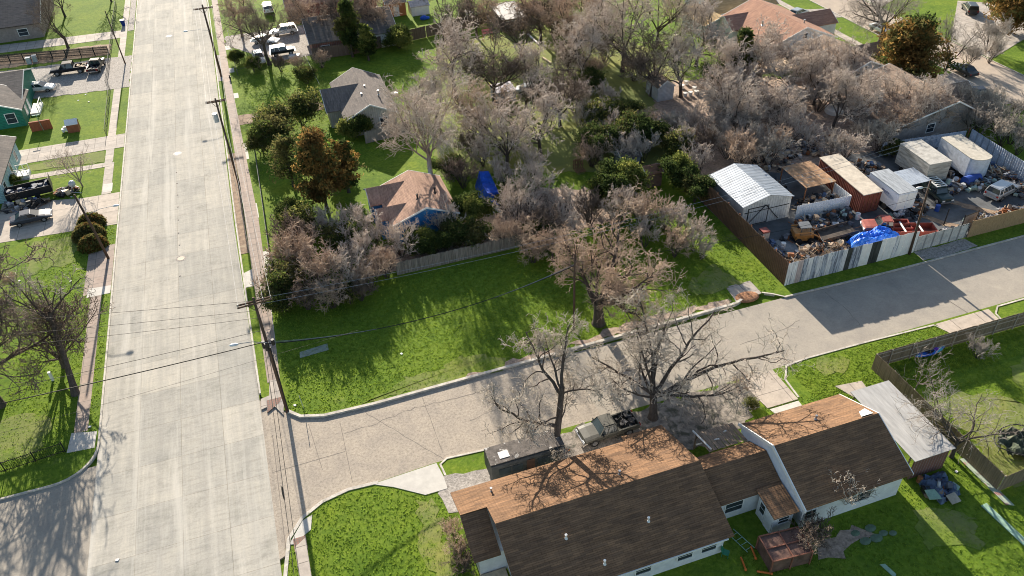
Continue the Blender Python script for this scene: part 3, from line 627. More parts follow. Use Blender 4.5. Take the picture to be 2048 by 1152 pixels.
W_TRIM = mat('trim white', (0.78, 0.77, 0.74), 0.6, var=0.08, scale=2)
W_BEIGE = metal_sheet('siding beige', (0.52, 0.48, 0.43), None, 0, 0.3, rough=0.8, metal=0, dirt=(0.33, 0.30, 0.26))
W_GREEN = metal_sheet('siding teal green', (0.015, 0.19, 0.13), None, 2, 0.24, rough=0.7, metal=0, dirt=(0.008, 0.10, 0.07))
W_AQUA = metal_sheet('siding pale aqua', (0.32, 0.52, 0.57), None, 2, 0.24, rough=0.7, metal=0, dirt=(0.18, 0.32, 0.36))
W_BLUE = mat('wall bright blue', (0.03, 0.17, 0.42), 0.75, var=0.3, scale=1.5, col2=(0.08, 0.30, 0.55), bmp=0.2)
W_BRICK = walk_mat('brick red', (0.24, 0.10, 0.075), (0.19, 0.085, 0.065), 0.3, (0.25, 0.2, 0.18))
W_PINK = mat('wall dusty pink', (0.55, 0.42, 0.40), 0.85, var=0.15)
W_ORANGE = mat('plywood orange', (0.42, 0.17, 0.07), 0.8, var=0.2, stretch=(1, 1, 0.2))
GLASS = mat('window glass', (0.035, 0.045, 0.055), 0.08, var=0.3, scale=1, spec=0.6)
WOOD_O = mat('old wood', (0.27, 0.20, 0.145), 0.9, var=0.4, scale=3, stretch=(4, 4, 0.4), bmp=0.4)
WOOD_P = mat('pale boards', (0.55, 0.43, 0.30), 0.85, var=0.25, scale=3)
STEEL = mat('galvanised steel', (0.42, 0.43, 0.44), 0.4, 0.7, var=0.2)
BLACK = mat('black paint', (0.02, 0.02, 0.022), 0.5, var=0.2); RUSTM = mat('rust', (0.24, 0.10, 0.045), 0.9, var=0.5, scale=3, col2=(0.11, 0.055, 0.03))

class House:
    def __init__(s, name, label, cat, cx, cy, rz=0.0, group=None):
        s.t = thing(name, label, cat, (cx, cy, 0.09), rz, group); s.c = (cx, cy)
        s.w = s.mb(); s.r = s.mb(); s.fs = []
    def mb(s): m = MB(); m.T = Matrix.Translation((-s.c[0], -s.c[1], 0)); return m
    def gable(s, x0, x1, y0, y1, ez, rz, axis='x', rp=None, oh=0.4, th=0.13, walls=True, trim=True, e2=None):
        """gabled block given by its roof outline; e2 = eave height of the second (south / east) slope"""
        e2 = ez if e2 is None else e2
        if axis == 'x':
            rp = (y0+y1)/2 if rp is None else rp
            s.r.slab([(x0, rp, rz), (x1, rp, rz), (x1, y1, ez), (x0, y1, ez)], th)
            s.r.slab([(x0, rp-0.003, rz), (x1, rp-0.003, rz), (x1, y0, e2), (x0, y0, e2)], th)
            P = [(y0+oh, 0), (y1-oh, 0)]; zz = lambda y: (rz-(y-rp)*(rz-ez)/(y1-rp) if y > rp else rz-(rp-y)*(rz-e2)/(rp-y0))-th-0.03
            prof = [(y0+oh, -0.05), (y1-oh, -0.05), (y1-oh, zz(y1-oh)), (rp, rz-th-0.03), (y0+oh, zz(y0+oh))]
            a, b = x0+oh, x1-oh
            if walls: s.w.add([(a, y, z) for y, z in prof]+[(b, y, z) for y, z in prof], [(0, 1, 2, 3, 4), (9, 8, 7, 6, 5)]+[(i, 5+i, 5+(i+1) % 5, (i+1) % 5) for i in range(5)])
            if trim:
                for x in (x0-0.03, x1+0.03):
                    s.fs.append(s.mb()); s.f = s.fs[-1]
                    s.f.slab([(x-0.03, rp, rz+0.02), (x+0.03, rp, rz+0.02), (x+0.03, y1, ez+0.02), (x-0.03, y1, ez+0.02)], th+0.08)
                    s.f.slab([(x-0.03, rp, rz+0.02), (x+0.03, rp, rz+0.02), (x+0.03, y0, e2+0.02), (x-0.03, y0, e2+0.02)], th+0.08)
        else:
            rp = (x0+x1)/2 if rp is None else rp
            s.r.slab([(rp, y0, rz), (rp, y1, rz), (x0, y1, ez), (x0, y0, ez)], th)
            s.r.slab([(rp+0.003, y0, rz), (rp+0.003, y1, rz), (x1, y1, e2), (x1, y0, e2)], th)
            zz = lambda x: (rz-(rp-x)*(rz-ez)/(rp-x0) if x < rp else rz-(x-rp)*(rz-e2)/(x1-rp))-th-0.03
            prof = [(x0+oh, -0.05), (x1-oh, -0.05), (x1-oh, zz(x1-oh)), (rp, rz-th-0.03), (x0+oh, zz(x0+oh))]
            a, b = y0+oh, y1-oh
            if walls: s.w.add([(x, a, z) for x, z in prof]+[(x, b, z) for x, z in prof], [(0, 1, 2, 3, 4), (9, 8, 7, 6, 5)]+[(i, 5+i, 5+(i+1) % 5, (i+1) % 5) for i in range(5)])
            if trim:
                for y in (y0-0.03, y1+0.03):
                    s.fs.append(s.mb()); s.f = s.fs[-1]
                    s.f.slab([(rp, y-0.03, rz+0.02), (rp, y+0.03, rz+0.02), (x0, y+0.03, ez+0.02), (x0, y-0.03, ez+0.02)], th+0.08)
                    s.f.slab([(rp, y-0.03, rz+0.02), (rp, y+0.03, rz+0.02), (x1, y+0.03, e2+0.02), (x1, y-0.03, e2+0.02)], th+0.08)
        return s
    def shed(s, x0, x1, y0, y1, zn, zs, th=0.1, axis='y', oh=0.25, walls=True):
        """single slope: zn at y1 (or x1), zs at y0 (or x0)"""
        if axis == 'y': q = [(x0, y0, zs), (x1, y0, zs), (x1, y1, zn), (x0, y1, zn)]
        else: q = [(x0, y0, zs), (x1, y0, zn), (x1, y1, zn), (x0, y1, zs)]
        s.r.slab(q, th)
        if walls:
            a, b, c, d = x0+oh, x1-oh, y0+oh, y1-oh
            z = lambda x, y: ((zs+(zn-zs)*((y-y0)/(y1-y0) if axis == 'y' else (x-x0)/(x1-x0)))-th-0.03)
            P = [(a, c), (b, c), (b, d), (a, d)]
            s.w.add([(x, y, -0.05) for x, y in P]+[(x, y, z(x, y)) for x, y in P], [(3, 2, 1, 0), (4, 5, 6, 7), (0, 1, 5, 4), (1, 2, 6, 5), (2, 3, 7, 6), (3, 0, 4, 7)])
        return s
    def window(s, x, y, z, w_, h, face='s', frame=None, name='window', pane=None):
        """opening centred at x, y, z on a wall that faces the given way"""
        rot = {'s': 0, 'e': 90, 'n': 180, 'w': 270}[face]
        m = MB(); m.T = Matrix.Translation((x-s.c[0], y-s.c[1], z)) @ Matrix.Rotation(R(rot), 4, 'Z')
        fw = 0.09
        m.box(-w_/2-fw, -w_/2, -0.06, 0.03, -h/2-fw, h/2+fw); m.box(w_/2, w_/2+fw, -0.06, 0.03, -h/2-fw, h/2+fw)
        m.box(-w_/2, w_/2, -0.06, 0.03, h/2, h/2+fw); m.box(-w_/2, w_/2, -0.07, 0.03, -h/2-fw, -h/2)
        if name == 'window': m.box(-w_/2, w_/2, -0.045, 0.02, -0.02, 0.02)
        o = m.build(name, frame or W_TRIM, s.t)
        m = MB(); m.T = Matrix.Translation((x-s.c[0], y-s.c[1], z)) @ Matrix.Rotation(R(rot), 4, 'Z')
        m.box(-w_/2, w_/2, -0.03, 0.0, -h/2, h/2); m.build('pane' if name == 'window' else 'panel', pane or GLASS, o); return o
    def vent(s, x, y, z, h=0.5, r=0.07, m_=None):
        m = s.mb(); m.cyl((x, y, z-0.25), r, h+0.25, 8); m.cyl((x, y, z-0.05), r*2.2, 0.1, 8, r*1.2); m.cyl((x, y, z+h), r*1.5, 0.08, 8); m.build('vent_pipe', m_ or STEEL, s.t)
    def done(s, mr, mw, mf=None):
        if s.r.v: s.r.build('roof', mr, s.t)
        if s.w.v: s.w.build('wall', mw, s.t)
        for f in s.fs: f.build('fascia', mf or W_TRIM, s.t)
        return s.t
def posts(h, pts, z1, s_, m_, name='post'):
    for x, y in pts:
        m = h.mb(); m.box(x, x+s_, y, y+s_, 0, z1); m.build(name, m_, h.t)
def pitch_z(y, rp, rz, ey, ez): return rz-(rz-ez)*abs(y-rp)/abs(ey-rp)

# --- long brown roofed house at the bottom
h = House('house', 'long house with brown shingle roof, orange on its far slope, at the bottom edge', 'house', 16, 34)
h.gable(8.65, 25.3, 28.45, 39.35, 2.7, 4.6, 'x', 34.1, 0.45, e2=2.5, trim=False)
m = h.mb()
m.slab([(6.55, 36.25, pitch_z(36.25, 34.1, 4.6, 39.35, 2.7)), (8.65, 36.25, pitch_z(36.25, 34.1, 4.6, 39.35, 2.7)), (8.65, 39.35, 2.7), (6.55, 39.35, 2.7)], 0.13)
m.slab([(6.55, 36.245, 3.72), (8.62, 36.245, 3.72), (8.62, 32.9, 2.5), (6.55, 32.9, 2.5)], 0.13)
m.slab([(21.6, 39.36, 2.70), (25.3, 39.36, 2.70), (25.3, 40.1, 2.42), (21.6, 40.1, 2.42)], 0.12)
h.r.v += m.v; h.r.f += [tuple(i+len(h.r.v)-len(m.v) for i in q) for q in m.f]; h.r.mi += m.mi
m = h.mb(); m.prism(rect(7.0, 9.08, 33.2, 38.9), -0.05, 2.35); m.build('wall', W_WHITE, h.t)
for x, y in ((19.6, 32.1), (23.0, 32.6)): pass
for px, py in ((1132, 1078), (1297, 1040), (1210, 1115), (982, 976), (1238, 957)):
    x, y = at(px, py, 3.7); z = pitch_z(y, 34.1, 4.6, 39.35 if y > 34.1 else 28.45, 2.7 if y > 34.1 else 2.5); h.vent(x, y, z, 0.35, 0.07, W_TRIM if py > 1000 else STEEL)
for x in (11.3, 15.0, 18.2, 21.6, 23.6): h.window(x, 28.9, 1.25, 1.2, 0.8, 's')
h.window(25.3-0.45, 35.5, 1.4, 0.9, 1.0, 'e'); h.window(7.0, 37.4, 1.4, 1.0, 1.0, 'w')
h.window(7.0, 35.0, 1.05, 0.85, 1.95, 'w', name='door', pane=W_TRIM)
m = h.mb(); m.box(6.8, 8.9, 30.6, 33.1, 0.0, 0.35)
for x in (6.85, 8.6): m.box(x, x+0.1, 30.9, 31.0, 0.3, 2.4)
m.build('porch', WOOD_P, h.t); m = h.mb(); m.box(6.75, 7.5, 30.5, 31.6, 0.38, 0.75); m.box(7.7, 8.7, 30.5, 31.1, 0.38, 0.6); m.build('porch_bench', BLACK, h.t)
m = h.mb(); m.box(9.2, 24.8, 28.36, 28.44, 2.30, 2.42); m.build('gutter', W_TRIM, h.t)
h.done(SH_BROWN, W_WHITE)
# --- the wing and larger house to its right
h = House('house', 'larger brown roofed house with white gable and linking wing, right of the long house', 'house', 34, 33)
h.gable(31.25, 41.0, 28.3, 37.5, 2.9, 4.9, 'x', 33.15, 0.4)
h.window(32.2, 28.7, 1.5, 0.9, 0.9, 's'); h.window(37, 28.7, 1.5, 1.4, 1.0, 's')
h.vent(36.5, 34.9, 4.2, 0.3)
m = h.mb(); m.box(31.26, 31.32, 28.45, 28.55, 0, 2.8); m.build('gutter', W_TRIM, h.t)
o = h.mb(); o.slab([(31.14, 33.15, 4.99), (31.24, 33.15, 4.99), (31.24, 28.2, 2.97), (31.14, 28.2, 2.97)], 0.32)
o.slab([(31.14, 33.155, 4.99), (31.24, 33.155, 4.99), (31.24, 37.6, 2.97), (31.14, 37.6, 2.97)], 0.32); o.build('rake_board', W_TRIM, h.t, label='broad white painted rake board on the gable')
m = h.mb(); m.slab([(39.5, 33.3, 4.93), (40.6, 33.3, 4.93), (40.6, 34.2, 4.56), (39.9, 34.0, 4.62)], 0.03); m.build('roof_patch', W_TRIM, h.t, label='torn white patch at the ridge')
m = h.mb(); m.add([(31.26, 28.6, 2.2), (31.26, 37.2, 2.2), (31.26, 37.2, 2.88), (31.26, 33.15, 4.72), (31.26, 28.6, 2.88), (31.38, 28.6, 2.2), (31.38, 37.2, 2.2), (31.38, 37.2, 2.88), (31.38, 33.15, 4.72), (31.38, 28.6, 2.88)], [(0, 1, 2, 3, 4), (9, 8, 7, 6, 5), (0, 5, 6, 1), (1, 6, 7, 2), (2, 7, 8, 3), (3, 8, 9, 4), (4, 9, 5, 0)]); m.build('gable_panel', mat('gable blue white', (0.66, 0.70, 0.76), .7, var=.1), h.t)
h.done(SH_BROWN, W_WHITE)
l = House('house_wing', 'low brown roofed wing with white walls linking the two brown houses', 'house wing', 28.5, 33)
l.gable(25.35, 31.2, 31.1, 35.9, 2.5, 3.7, 'x', 33.8, 0.3, trim=False)
l.shed(28.9, 31.1, 28.7, 31.3, 2.75, 2.35, 0.1)
l.window(27.2, 31.4, 1.35, 1.5, 1.1, 's'); l.window(30.0, 28.95, 1.5, 0.9, 0.7, 's'); l.window(29.15, 30.4, 1.4, 0.6, 1.1, 'w'); l.window(29.15, 29.5, 1.05, 0.75, 1.9, 'w', name='door', pane=W_TRIM)
l.done(SH_BROWN, W_WHITE)
# broken timber porch between the wings
t = thing('lean_to', 'weathered brown timber lean-to with loose boards beside the white gable', 'lean-to', (29.6, 37.3, 0.09)); m = MB()
for i in range(9): m.slab([(-1.9+i*0.4, -1.1, 2.25+0.03*(i % 3)), (-1.55+i*0.4, -1.1, 2.25+0.03*(i % 3)), (-1.5+i*0.4, 1.3, 1.9), (-1.85+i*0.4, 1.3+0.1*(i % 2), 1.9)], 0.04)
m.build('roof_boards', WOOD_O, t)
for x, y in ((-1.8, -1), (1.5, -1), (-1.8, 1.2), (1.5, 1.2)): m = MB(); m.box(x, x+0.12, y, y+0.12, 0, 1.85); m.build('post', WOOD_O, t)
m = MB(); m.box(-1.68, 1.5, 1.22, 1.3, 1.3, 1.45); m.build('rail', WOOD_O, t)
for q in (((-1.4, 1.5, 0.1), (-0.6, -0.3, 2.5)), ((0.2, 1.6, 0.1), (0.5, 0.4, 2.3)), ((-1.9, 1.6, 2.0), (-1.7, -1.0, 2.42))): m = MB(); m.tube(q, 0.08, 4); m.build('plank', W_TRIM, t)
# --- metal lean-to on the right
h = House('carport', 'long grey metal roofed carport with red brick end wall between brown house and wooden fence', 'carport', 44, 33.4)
h.shed(42.2, 46.2, 29.4, 37.5, 2.75, 2.6, 0.06, walls=False)
posts(h, [(x, y) for x in (42.4, 45.8) for y in (30.0, 32.6, 35.2, 37.1)], 2.5, .1, WOOD_O); m = h.mb(); m.box(42.5, 45.9, 29.6, 29.72, 0, 2.5); m.box(45.7, 45.82, 29.721, 31.5, 0, 2.5); m.build('end_wall', W_BRICK, h.t)
h.done(mat('carport roof', (0.40, 0.39, 0.375), .65, .1, var=.2, scale=1.2, stretch=(3, .4, 1), col2=(.27, .235, .20), f2=(.60, .70), bmp=.3), WOOD_O)
# --- camper
CAMP_R = mat('camper roof', (0.11, 0.095, 0.085), 0.8, var=0.55, scale=2.6, col2=(0.50, 0.48, 0.45), f2=(0.60, 0.64), bmp=0.4)
t = thing('camper_trailer', 'dark weathered camper trailer with peeling roof under the bare tree', 'camper trailer', (13.6, 41.85, 0.09)); m = MB()
L = [(-3.15, 2.25), (-2.9, 2.5), (3.0, 2.5), (3.3, 2.2)]
def loaf(m, x0, x1, hw, z0, z1, r=0.25):
    prof = [(-hw, z0), (-hw, z1-r), (-hw+r*0.35, z1-r*0.3), (-hw+r, z1), (hw-r, z1), (hw-r*0.35, z1-r*0.3), (hw, z1-r), (hw, z0)]
    vs = [(x, y, z) for x in (x0, x1) for y, z in prof]; k = len(prof)
    m.add(vs, [tuple(range(k)), tuple(range(2*k-1, k-1, -1))]+[(i, k+i, k+(i+1) % k, (i+1) % k) for i in range(k)])
loaf(m, -3.2, 3.2, 1.12, 0.45, 2.45); m.build('body', mat('camper side', (0.04, 0.045, 0.045), 0.6, var=0.35, scale=2, col2=(0.13, 0.125, 0.12), f2=(.6, .68)), t)
m = MB(); m.prism([(-3.24, -0.95), (3.2, -0.95), (3.24, 0.95), (-3.2, 0.98)], 2.455, 2.52); m.build('roof', CAMP_R, t)
m = MB(); m.box(-2.3, -1.45, -0.55, 0.15, 2.521, 2.56); m.build('roof_hatch', W_TRIM, t, label='white hatch')
for x, w_ in ((-2.1, 1.0), (-1.0, 0.9), (1.4, 1.3)):
    m = MB(); m.box(x-w_/2, x+w_/2, -1.16, -1.1, 1.25, 1.95); m.build('window', GLASS, t)
m = MB(); m.box(-0.2, 0.5, -1.17, -1.1, 0.5, 2.15); m.build('door', mat('door brown', (.06, .035, .025), .7), t)
for x in (-0.6, 0.3):
    m = MB(); m.cyl((x, -1.16, 0.33), 0.33, 0.22, 12, axis='y'); m.build('wheel', BLACK, t)
m = MB(); m.tube([(3.2, 0.5, 0.45), (4.1, 0, 0.45)], 0.05, 4); m.tube([(3.2, -0.5, 0.45), (4.1, 0, 0.45)], 0.05, 4); m.build('tow_bar', RUSTM, t)
# --- grey roofed beige house
h = House('house', 'beige sided house with grey shingle cross gable roof beyond the rust coloured cedar', 'house', 13.5, 114)
h.gable(9.6, 17.6, 107.0, 121.2, 2.75, 4.7, 'y', 13.5, 0.45); h.gable(7.6, 13.5, 111.0, 119.2, 2.75, 4.62, 'x', 115.1, 0.4)
h.window(15.2, 107.45, 1.45, 1.0, 1.5, 's'); h.window(11.6, 107.45, 1.45, 1.0, 1.2, 's'); h.window(8.0, 115, 1.4, 1.2, 1.2, 'w')
for px, py in ((730, 180), (724, 196), (757, 190)):
    x, y = at(px, py, 4.0); h.vent(x, y, 4.0, 0.6, 0.1)
m = h.mb(); m.cyl((18.6, 115.5, 1.9), 0.5, 0.08, 12); m.cyl((18.6, 115.5, 0), 0.05, 1.9, 6); m.build('dish', W_TRIM, h.t)
h.done(SH_GREY, W_BEIGE)
# --- pink roofed blue house
h = House('house', 'bright blue walled house with salmon shingle roof in the overgrown yard', 'house', 14, 82.5)
h.gable(10.1, 18.4, 78.0, 87.2, 2.7, 4.35, 'y', 14.5, 0.4); h.gable(8.7, 14.4, 83.3, 87.6, 2.75, 4.0, 'x', None, 0.25)
h.gable(9.0, 14.0, 79.6, 82.2, 2.75, 3.7, 'x', None, 0.2, trim=True)
h.window(12.4, 78.4, 1.4, 0.9, 1.3, 's'); h.window(16.3, 78.4, 1.4, 0.9, 1.3, 's'); h.window(8.97, 85.5, 1.4, 0.9, 1.2, 'w')
for px, py in ((835, 398), (870, 385)):
    x, y = at(px, py, 4.2); h.vent(x, y, 4.15, 0.55, 0.1, BLACK)
h.done(SH_PINK, W_BLUE)
# --- brick house beyond
h = House('house', 'red brick house with dark hip roof behind the wooden fence near the top', 'house', 14.5, 146)
h.gable(8.8, 24.5, 139.2, 153.0, 2.7, 5.0, 'x', 146, 0.45); m = h.mb(); m.box(18.0, 24.08, 139.58, 139.64, 0, 2.6); m.build('wall_panel', W_WHITE, h.t)
h.window(11.5, 139.62, 1.4, 1.4, 1.0, 's'); h.window(20, 139.56, 1.4, 1.2, 1.1, 's'); h.window(15.3, 139.6, 1.05, 0.9, 2.0, 's', name='door')
x, y = at(754, 18, 4.2); h.vent(x, y, 4.0, 0.5, 0.1)
h.done(SH_GREYX, W_BRICK)
h = House('house', 'house with reddish roof cut by the top edge above the brick house', 'house', 16, 166); h.gable(7, 25, 160, 170, 2.8, 4.8, 'x', 165, 0.4); h.done(SH_PINKX, W_BRICK)
h = House('shed', 'orange plywood shed with white door near the top', 'shed', 27.2, 156); h.gable(25.2, 29.4, 154.0, 157.6, 2.6, 3.3, 'x', None, 0.2); h.window(27.3, 154.2, 1.05, 0.9, 1.9, 's', name='door', pane=W_TRIM); h.done(SH_TAN, W_ORANGE)
h = House('shed', 'small white metal shed beside the orange shed', 'shed', 31.7, 154.5); h.gable(29.9, 33.6, 152.8, 156.2, 1.8, 2.5, 'x', None, 0.1)
h.window(31.2, 152.9, 0.95, 0.9, 1.6, 's', name='door', pane=W_TRIM); h.done(mat('pale pink metal', (0.5, 0.42, 0.38), 0.6), W_WHITE)
h = House('shed', 'open sided shed with pale metal roof at the top under bare trees', 'shed', 45.7, 141.5); h.shed(43.3, 48.3, 137.4, 145, 2.9, 2.4, 0.08); h.window(45, 137.65, 1.1, 2.0, 1.6, 's', pane=BLACK); h.done(metal_sheet('pale metal roof', (0.40, 0.38, 0.36), (0.30, 0.22, 0.18), 1, 0.3, rough=0.6, metal=0.1), WOOD_O)  # black pane paints in the dark inside of the open side
# --- top left
h = House('house', 'grey brick house with dark slate blue roof in the top left corner', 'house', -44, 178); h.gable(-60, -37.4, 171.0, 191, 2.8, 6.3, 'x', 181, 0.4); h.window(-41, 171.4, 1.4, 1.6, 1.2, 's'); h.done(SH_SLATE, mat('brick greyish', (0.28, 0.235, 0.215), 0.9, var=0.2))
h = House('house', 'teal green house with grey shingle roof and white window at the left edge', 'house', -40.5, 138.5)
h.gable(-46, -36.0, 133.5, 147.5, 2.8, 4.8, 'x', 141.5, 0.3); h.gable(-42.6, -35.6, 130.4, 138, 2.75, 4.3, 'y', -39.2, 0.3)
h.window(-37.6, 130.7, 1.5, 1.3, 1.5, 's'); h.window(-35.9, 133.5, 1.4, 1.1, 1.3, 'e'); h.window(-35.9, 135.8, 1.05, 0.9, 2.0, 'e', name='door', pane=W_TRIM)
m = h.mb(); m.box(-35.8, -34.4, 134.2, 138.2, 0, 0.35)
for y in (134.3, 136.2, 138.0): m.box(-34.6, -34.5, y, y+0.1, 0.3, 1.3)
m.box(-34.6, -34.5, 134.3, 138.1, 1.25, 1.33); m.build('porch', W_TRIM, h.t); h.done(SH_GREYX, W_GREEN)
h = House('house', 'pale aqua house with small white stair rail at the left edge', 'house', -39, 112)
h.gable(-46, -35.0, 106.3, 120.2, 2.9, 4.8, 'y', -40.5, 0.35)
h.window(-35.35, 108.3, 1.4, 1.0, 1.3, 'e'); h.window(-35.35, 117.4, 1.4, 1.0, 1.3, 'e'); h.window(-35.35, 113.4, 1.15, 0.95, 2.1, 'e', name='door', pane=GLASS)
m = h.mb(); m.box(-35.2, -33.4, 112.6, 114.3, 0, 0.5)
for y in (112.6, 114.2):
    for x in (-35.0, -34.2, -33.5): m.box(x, x+0.08, y, y+0.08, 0.4, 1.4)
    m.box(-35.1, -33.4, y, y+0.08, 1.36, 1.44)
m.build('stair_rail', W_TRIM, h.t); h.done(SH_GREYX, W_AQUA)
m = MB(); m.box(-34.9, -32.0, 127.9, 128.2, 0.1, 1.6); tag(m.build('fence', mat('red cedar boards', (0.28, 0.085, 0.04), 0.85, var=0.3, scale=3, stretch=(5, 5, .3))), 'short reddish board fence below the green house', 'fence')
# --- houses on the back street
h = House('house', 'white house with large salmon pink gable roof near the back street', 'house', 84.5, 112)
h.gable(78.2, 91.5, 105.8, 121.5, 2.9, 5.5, 'y', 85.0, 0.4); h.gable(77.3, 85, 115.2, 121.4, 2.8, 4.4, 'x', None, 0.3); h.gable(88, 95.8, 111.5, 117.2, 2.8, 4.3, 'x', None, 0.2)
h.window(85.2, 106.2, 3.9, 0.8, 0.8, 's'); h.window(81.5, 106.2, 1.5, 1.2, 1.2, 's'); h.window(88.5, 106.2, 1.5, 1.2, 1.2, 's'); h.window(78.6, 110, 1.5, 1.2, 1.2, 'w')
x, y = at(1525, 50, 5.0); h.vent(x, y, 4.9, 0.6, 0.12); x, y = at(1608, 46, 4.8); h.vent(x, y, 4.6, 0.6, 0.12)
h.done(SH_PINKX, W_WHITE)
h = House('house', 'pale blue walled house with ochre yellow roof at the top edge', 'house', 85, 128); h.gable(78.5, 92, 123.6, 135, 2.8, 4.8, 'x', 129, 0.4); h.gable(74.5, 80, 119.5, 128, 2.6, 3.6, 'y', None, 0.3); h.window(88, 124.0, 1.5, 1.2, 1.2, 's'); h.done(SH_YEL, mat('wall pale blue', (0.50, 0.56, 0.62), 0.8))
h = House('house', 'grey gabled house with grey brown roof hidden by bare trees at the back street', 'house', 86, 96)
h.gable(81.5, 91.2, 91.8, 103.5, 2.8, 4.9, 'y', 86.5, 0.4); h.gable(88, 94.5, 96.5, 101.5, 2.75, 4.2, 'x', None, 0.3); h.window(86, 92.2, 3.6, 0.7, 0.7, 's'); h.window(88.8, 92.2, 1.4, 1.1, 1.2, 's'); h.done(SH_TAN, mat('wall grey', (0.42, 0.44, 0.46), 0.8))
h = House('house', 'house with broad tan brown roof behind the scrap yard thicket', 'house', 86, 84)
h.gable(78.2, 92.5, 76.0, 90.0, 2.7, 4.9, 'y', 88.3, 0.4); h.gable(88, 95.5, 79.5, 84.5, 2.7, 4.2, 'x', None, 0.3); h.window(85, 76.4, 1.4, 1.2, 1.2, 's')
h.done(shingle_mat('shingles tan y', (0.34, 0.26, 0.20), (0.28, 0.215, 0.165), along='y'), mat('wall grey brown', (0.30, 0.27, 0.25), 0.85))
h = House('shed', 'flat pale patio cover behind the salmon roofed house', 'patio cover', 75.5, 100.5); h.shed(72.5, 79.5, 98.8, 102.6, 2.5, 2.4, 0.08, walls=False)
posts(h, [(x, y) for x in (72.7, 79.2) for y in (99, 102.3)], 2.35, .12, WOOD_O); h.done(WOOD_P, WOOD_O)
m = MB(); m.cyl((0, 0, 0.1), 1.5, 0.6, 20); m.ball((0, 0, 0.7), 1.55, 1.55, 0.25, 20, 6); tag(m.build('round_tank', W_TRIM, loc=(*at(1672, 215, 0.8), 0)), 'round white topped tank in the thicket', 'tank')
# --- garden sheds
def small_shed(label, px, py, w_, d, ez, rz_, mr, mw, rot=0, door=None, zref=0, axis='y', dface='s'):
    x, y = at(px, py, zref); h = House('garden_shed', label, 'shed', x, y+d/2, R(rot)); h.gable(x-w_/2, x+w_/2, y, y+d, ez, rz_, axis, None, 0.12)
    if door: h.window(*( (x, y+0.12) if dface == 's' else (x-w_/2+0.12, y+d/2)), 0.95, 1.1, 1.7, dface, name='door', pane=door)
    h.done(mr, mw); return h
small_shed('pale grey gabled garden shed standing in the clearing by the thicket', 1331, 203, 2.9, 4.2, 2.3, 3.3, SH_TAN, metal_sheet('siding pale', (0.60, 0.61, 0.63), None, 2, 0.2, rough=0.7, metal=0, dirt=(0.4, 0.41, 0.43)), 0)
small_shed('blue grey garden shed in the shade of dark trees', 1262, 342, 2.9, 2.6, 1.9, 2.5, SH_SLATE, mat('shed slate blue', (0.13, 0.17, 0.235), 0.8, var=0.2), 0, mat('door blue', (0.17, 0.22, 0.30), 0.8), dface='w', axis='x')
small_shed('reddish brown garden shed with pink framed door beside the blue grey shed', 1308, 376, 2.4, 2.4, 2.0, 2.6, shingle_mat('shingles rust', (0.27, 0.15, 0.10), (0.22, 0.12, 0.08)), mat('shed brown', (0.16, 0.10, 0.08), 0.85, var=0.25), 0, mat('door mauve', (0.33, 0.23, 0.24), 0.8), dface='w', axis='x')
h = House('garden_shed', 'flat grey metal shed under the twigs in the middle yard', 'shed', 34.6, 111); h.shed(33.0, 36.4, 109.5, 112.6, 2.0, 1.8, 0.06, oh=0.1); h.done(mat('metal lilac grey', (0.26, 0.25, 0.28), 0.6, 0.2), mat('metal lilac grey wall', (0.30, 0.30, 0.33), 0.7))
# blue tarp shelter
m = MB(); m.add([(-0.9, -2.6, 0.1), (0.9, -2.9, 0.1), (0.8, -2.0, 1.5), (-0.6, -1.9, 1.6), (0.7, 1.6, 2.6), (-0.5, 1.8, 2.7), (1.0, 2.4, 0.1), (-1.0, 2.6, 0.1), (1.3, 0, 0.1), (-1.3, 0, 0.1), (0.9, 0.0, 1.7), (-0.7, 0.1, 1.85)],
     [(0, 1, 2, 3), (3, 2, 10, 11), (11, 10, 4, 5), (5, 4, 6, 7), (1, 8, 10, 2), (8, 6, 4, 10), (9, 0, 3, 11), (7, 9, 11, 5)])
TARP = mat('blue tarp', (0.01, 0.085, 0.52), 0.4, var=0.35, scale=2.5, col2=(0.05, 0.22, 0.75), bmp=0.8, bs=3)
o = m.build('tarp', TARP, smooth=False, loc=(*at(976, 384, 0.6), 0.05)); tag(o, 'deep blue tarp draped over a tall heap behind the salmon roofed house', 'tarp')
m = MB(); m.add([(-1, -0.8, 0), (1, -0.9, 0), (1.1, 0.8, 0), (-0.9, 1, 0), (-0.3, 0.2, 0.9), (0.5, -0.1, 0.8)], [(0, 1, 5, 4), (1, 2, 5), (2, 3, 4, 5), (3, 0, 4)]); o = m.build('tarp', mat('grey white tarp', (0.5, 0.52, 0.53), 0.6, var=0.25, bmp=0.6, bs=3), loc=(*at(983, 418, 0.3), 0.1)); tag(o, 'crumpled pale grey tarp in front of the blue tarp', 'tarp')
# ================================================================ VEHICLES
TYRE = mat('tyre rubber', (0.02, 0.02, 0.02), 0.85); RIM = mat('rim', (0.40, 0.40, 0.41), 0.35, 0.8)
CGLASS = mat('car glass', (0.02, 0.03, 0.035), 0.05, var=0.2, spec=0.8); HEADL = mat('headlight', (0.7, 0.72, 0.72), 0.15); TAILL = mat('taillight', (0.35, 0.02, 0.015), 0.3)
def paint(name, col, rough=0.28, metal=0.3, **k): return mat('paint '+name, col, rough, metal, var=k.pop('var', 0.10), spec=0.6, **k)
P_WHITE = paint('white', (0.75, 0.76, 0.76), 0.3, 0); P_BLACK = paint('black', (0.012, 0.013, 0.016)); P_SILVER = paint('silver', (0.46, 0.47, 0.48), 0.3, 0.6)
P_OLIVE = paint('faded olive', (0.065, 0.063, 0.050), 0.5, 0.1, var=0.3, scale=2); P_RED = paint('faded red', (0.26, 0.05, 0.035), 0.6, 0, var=0.3, scale=2, col2=(0.25, 0.09, 0.05))
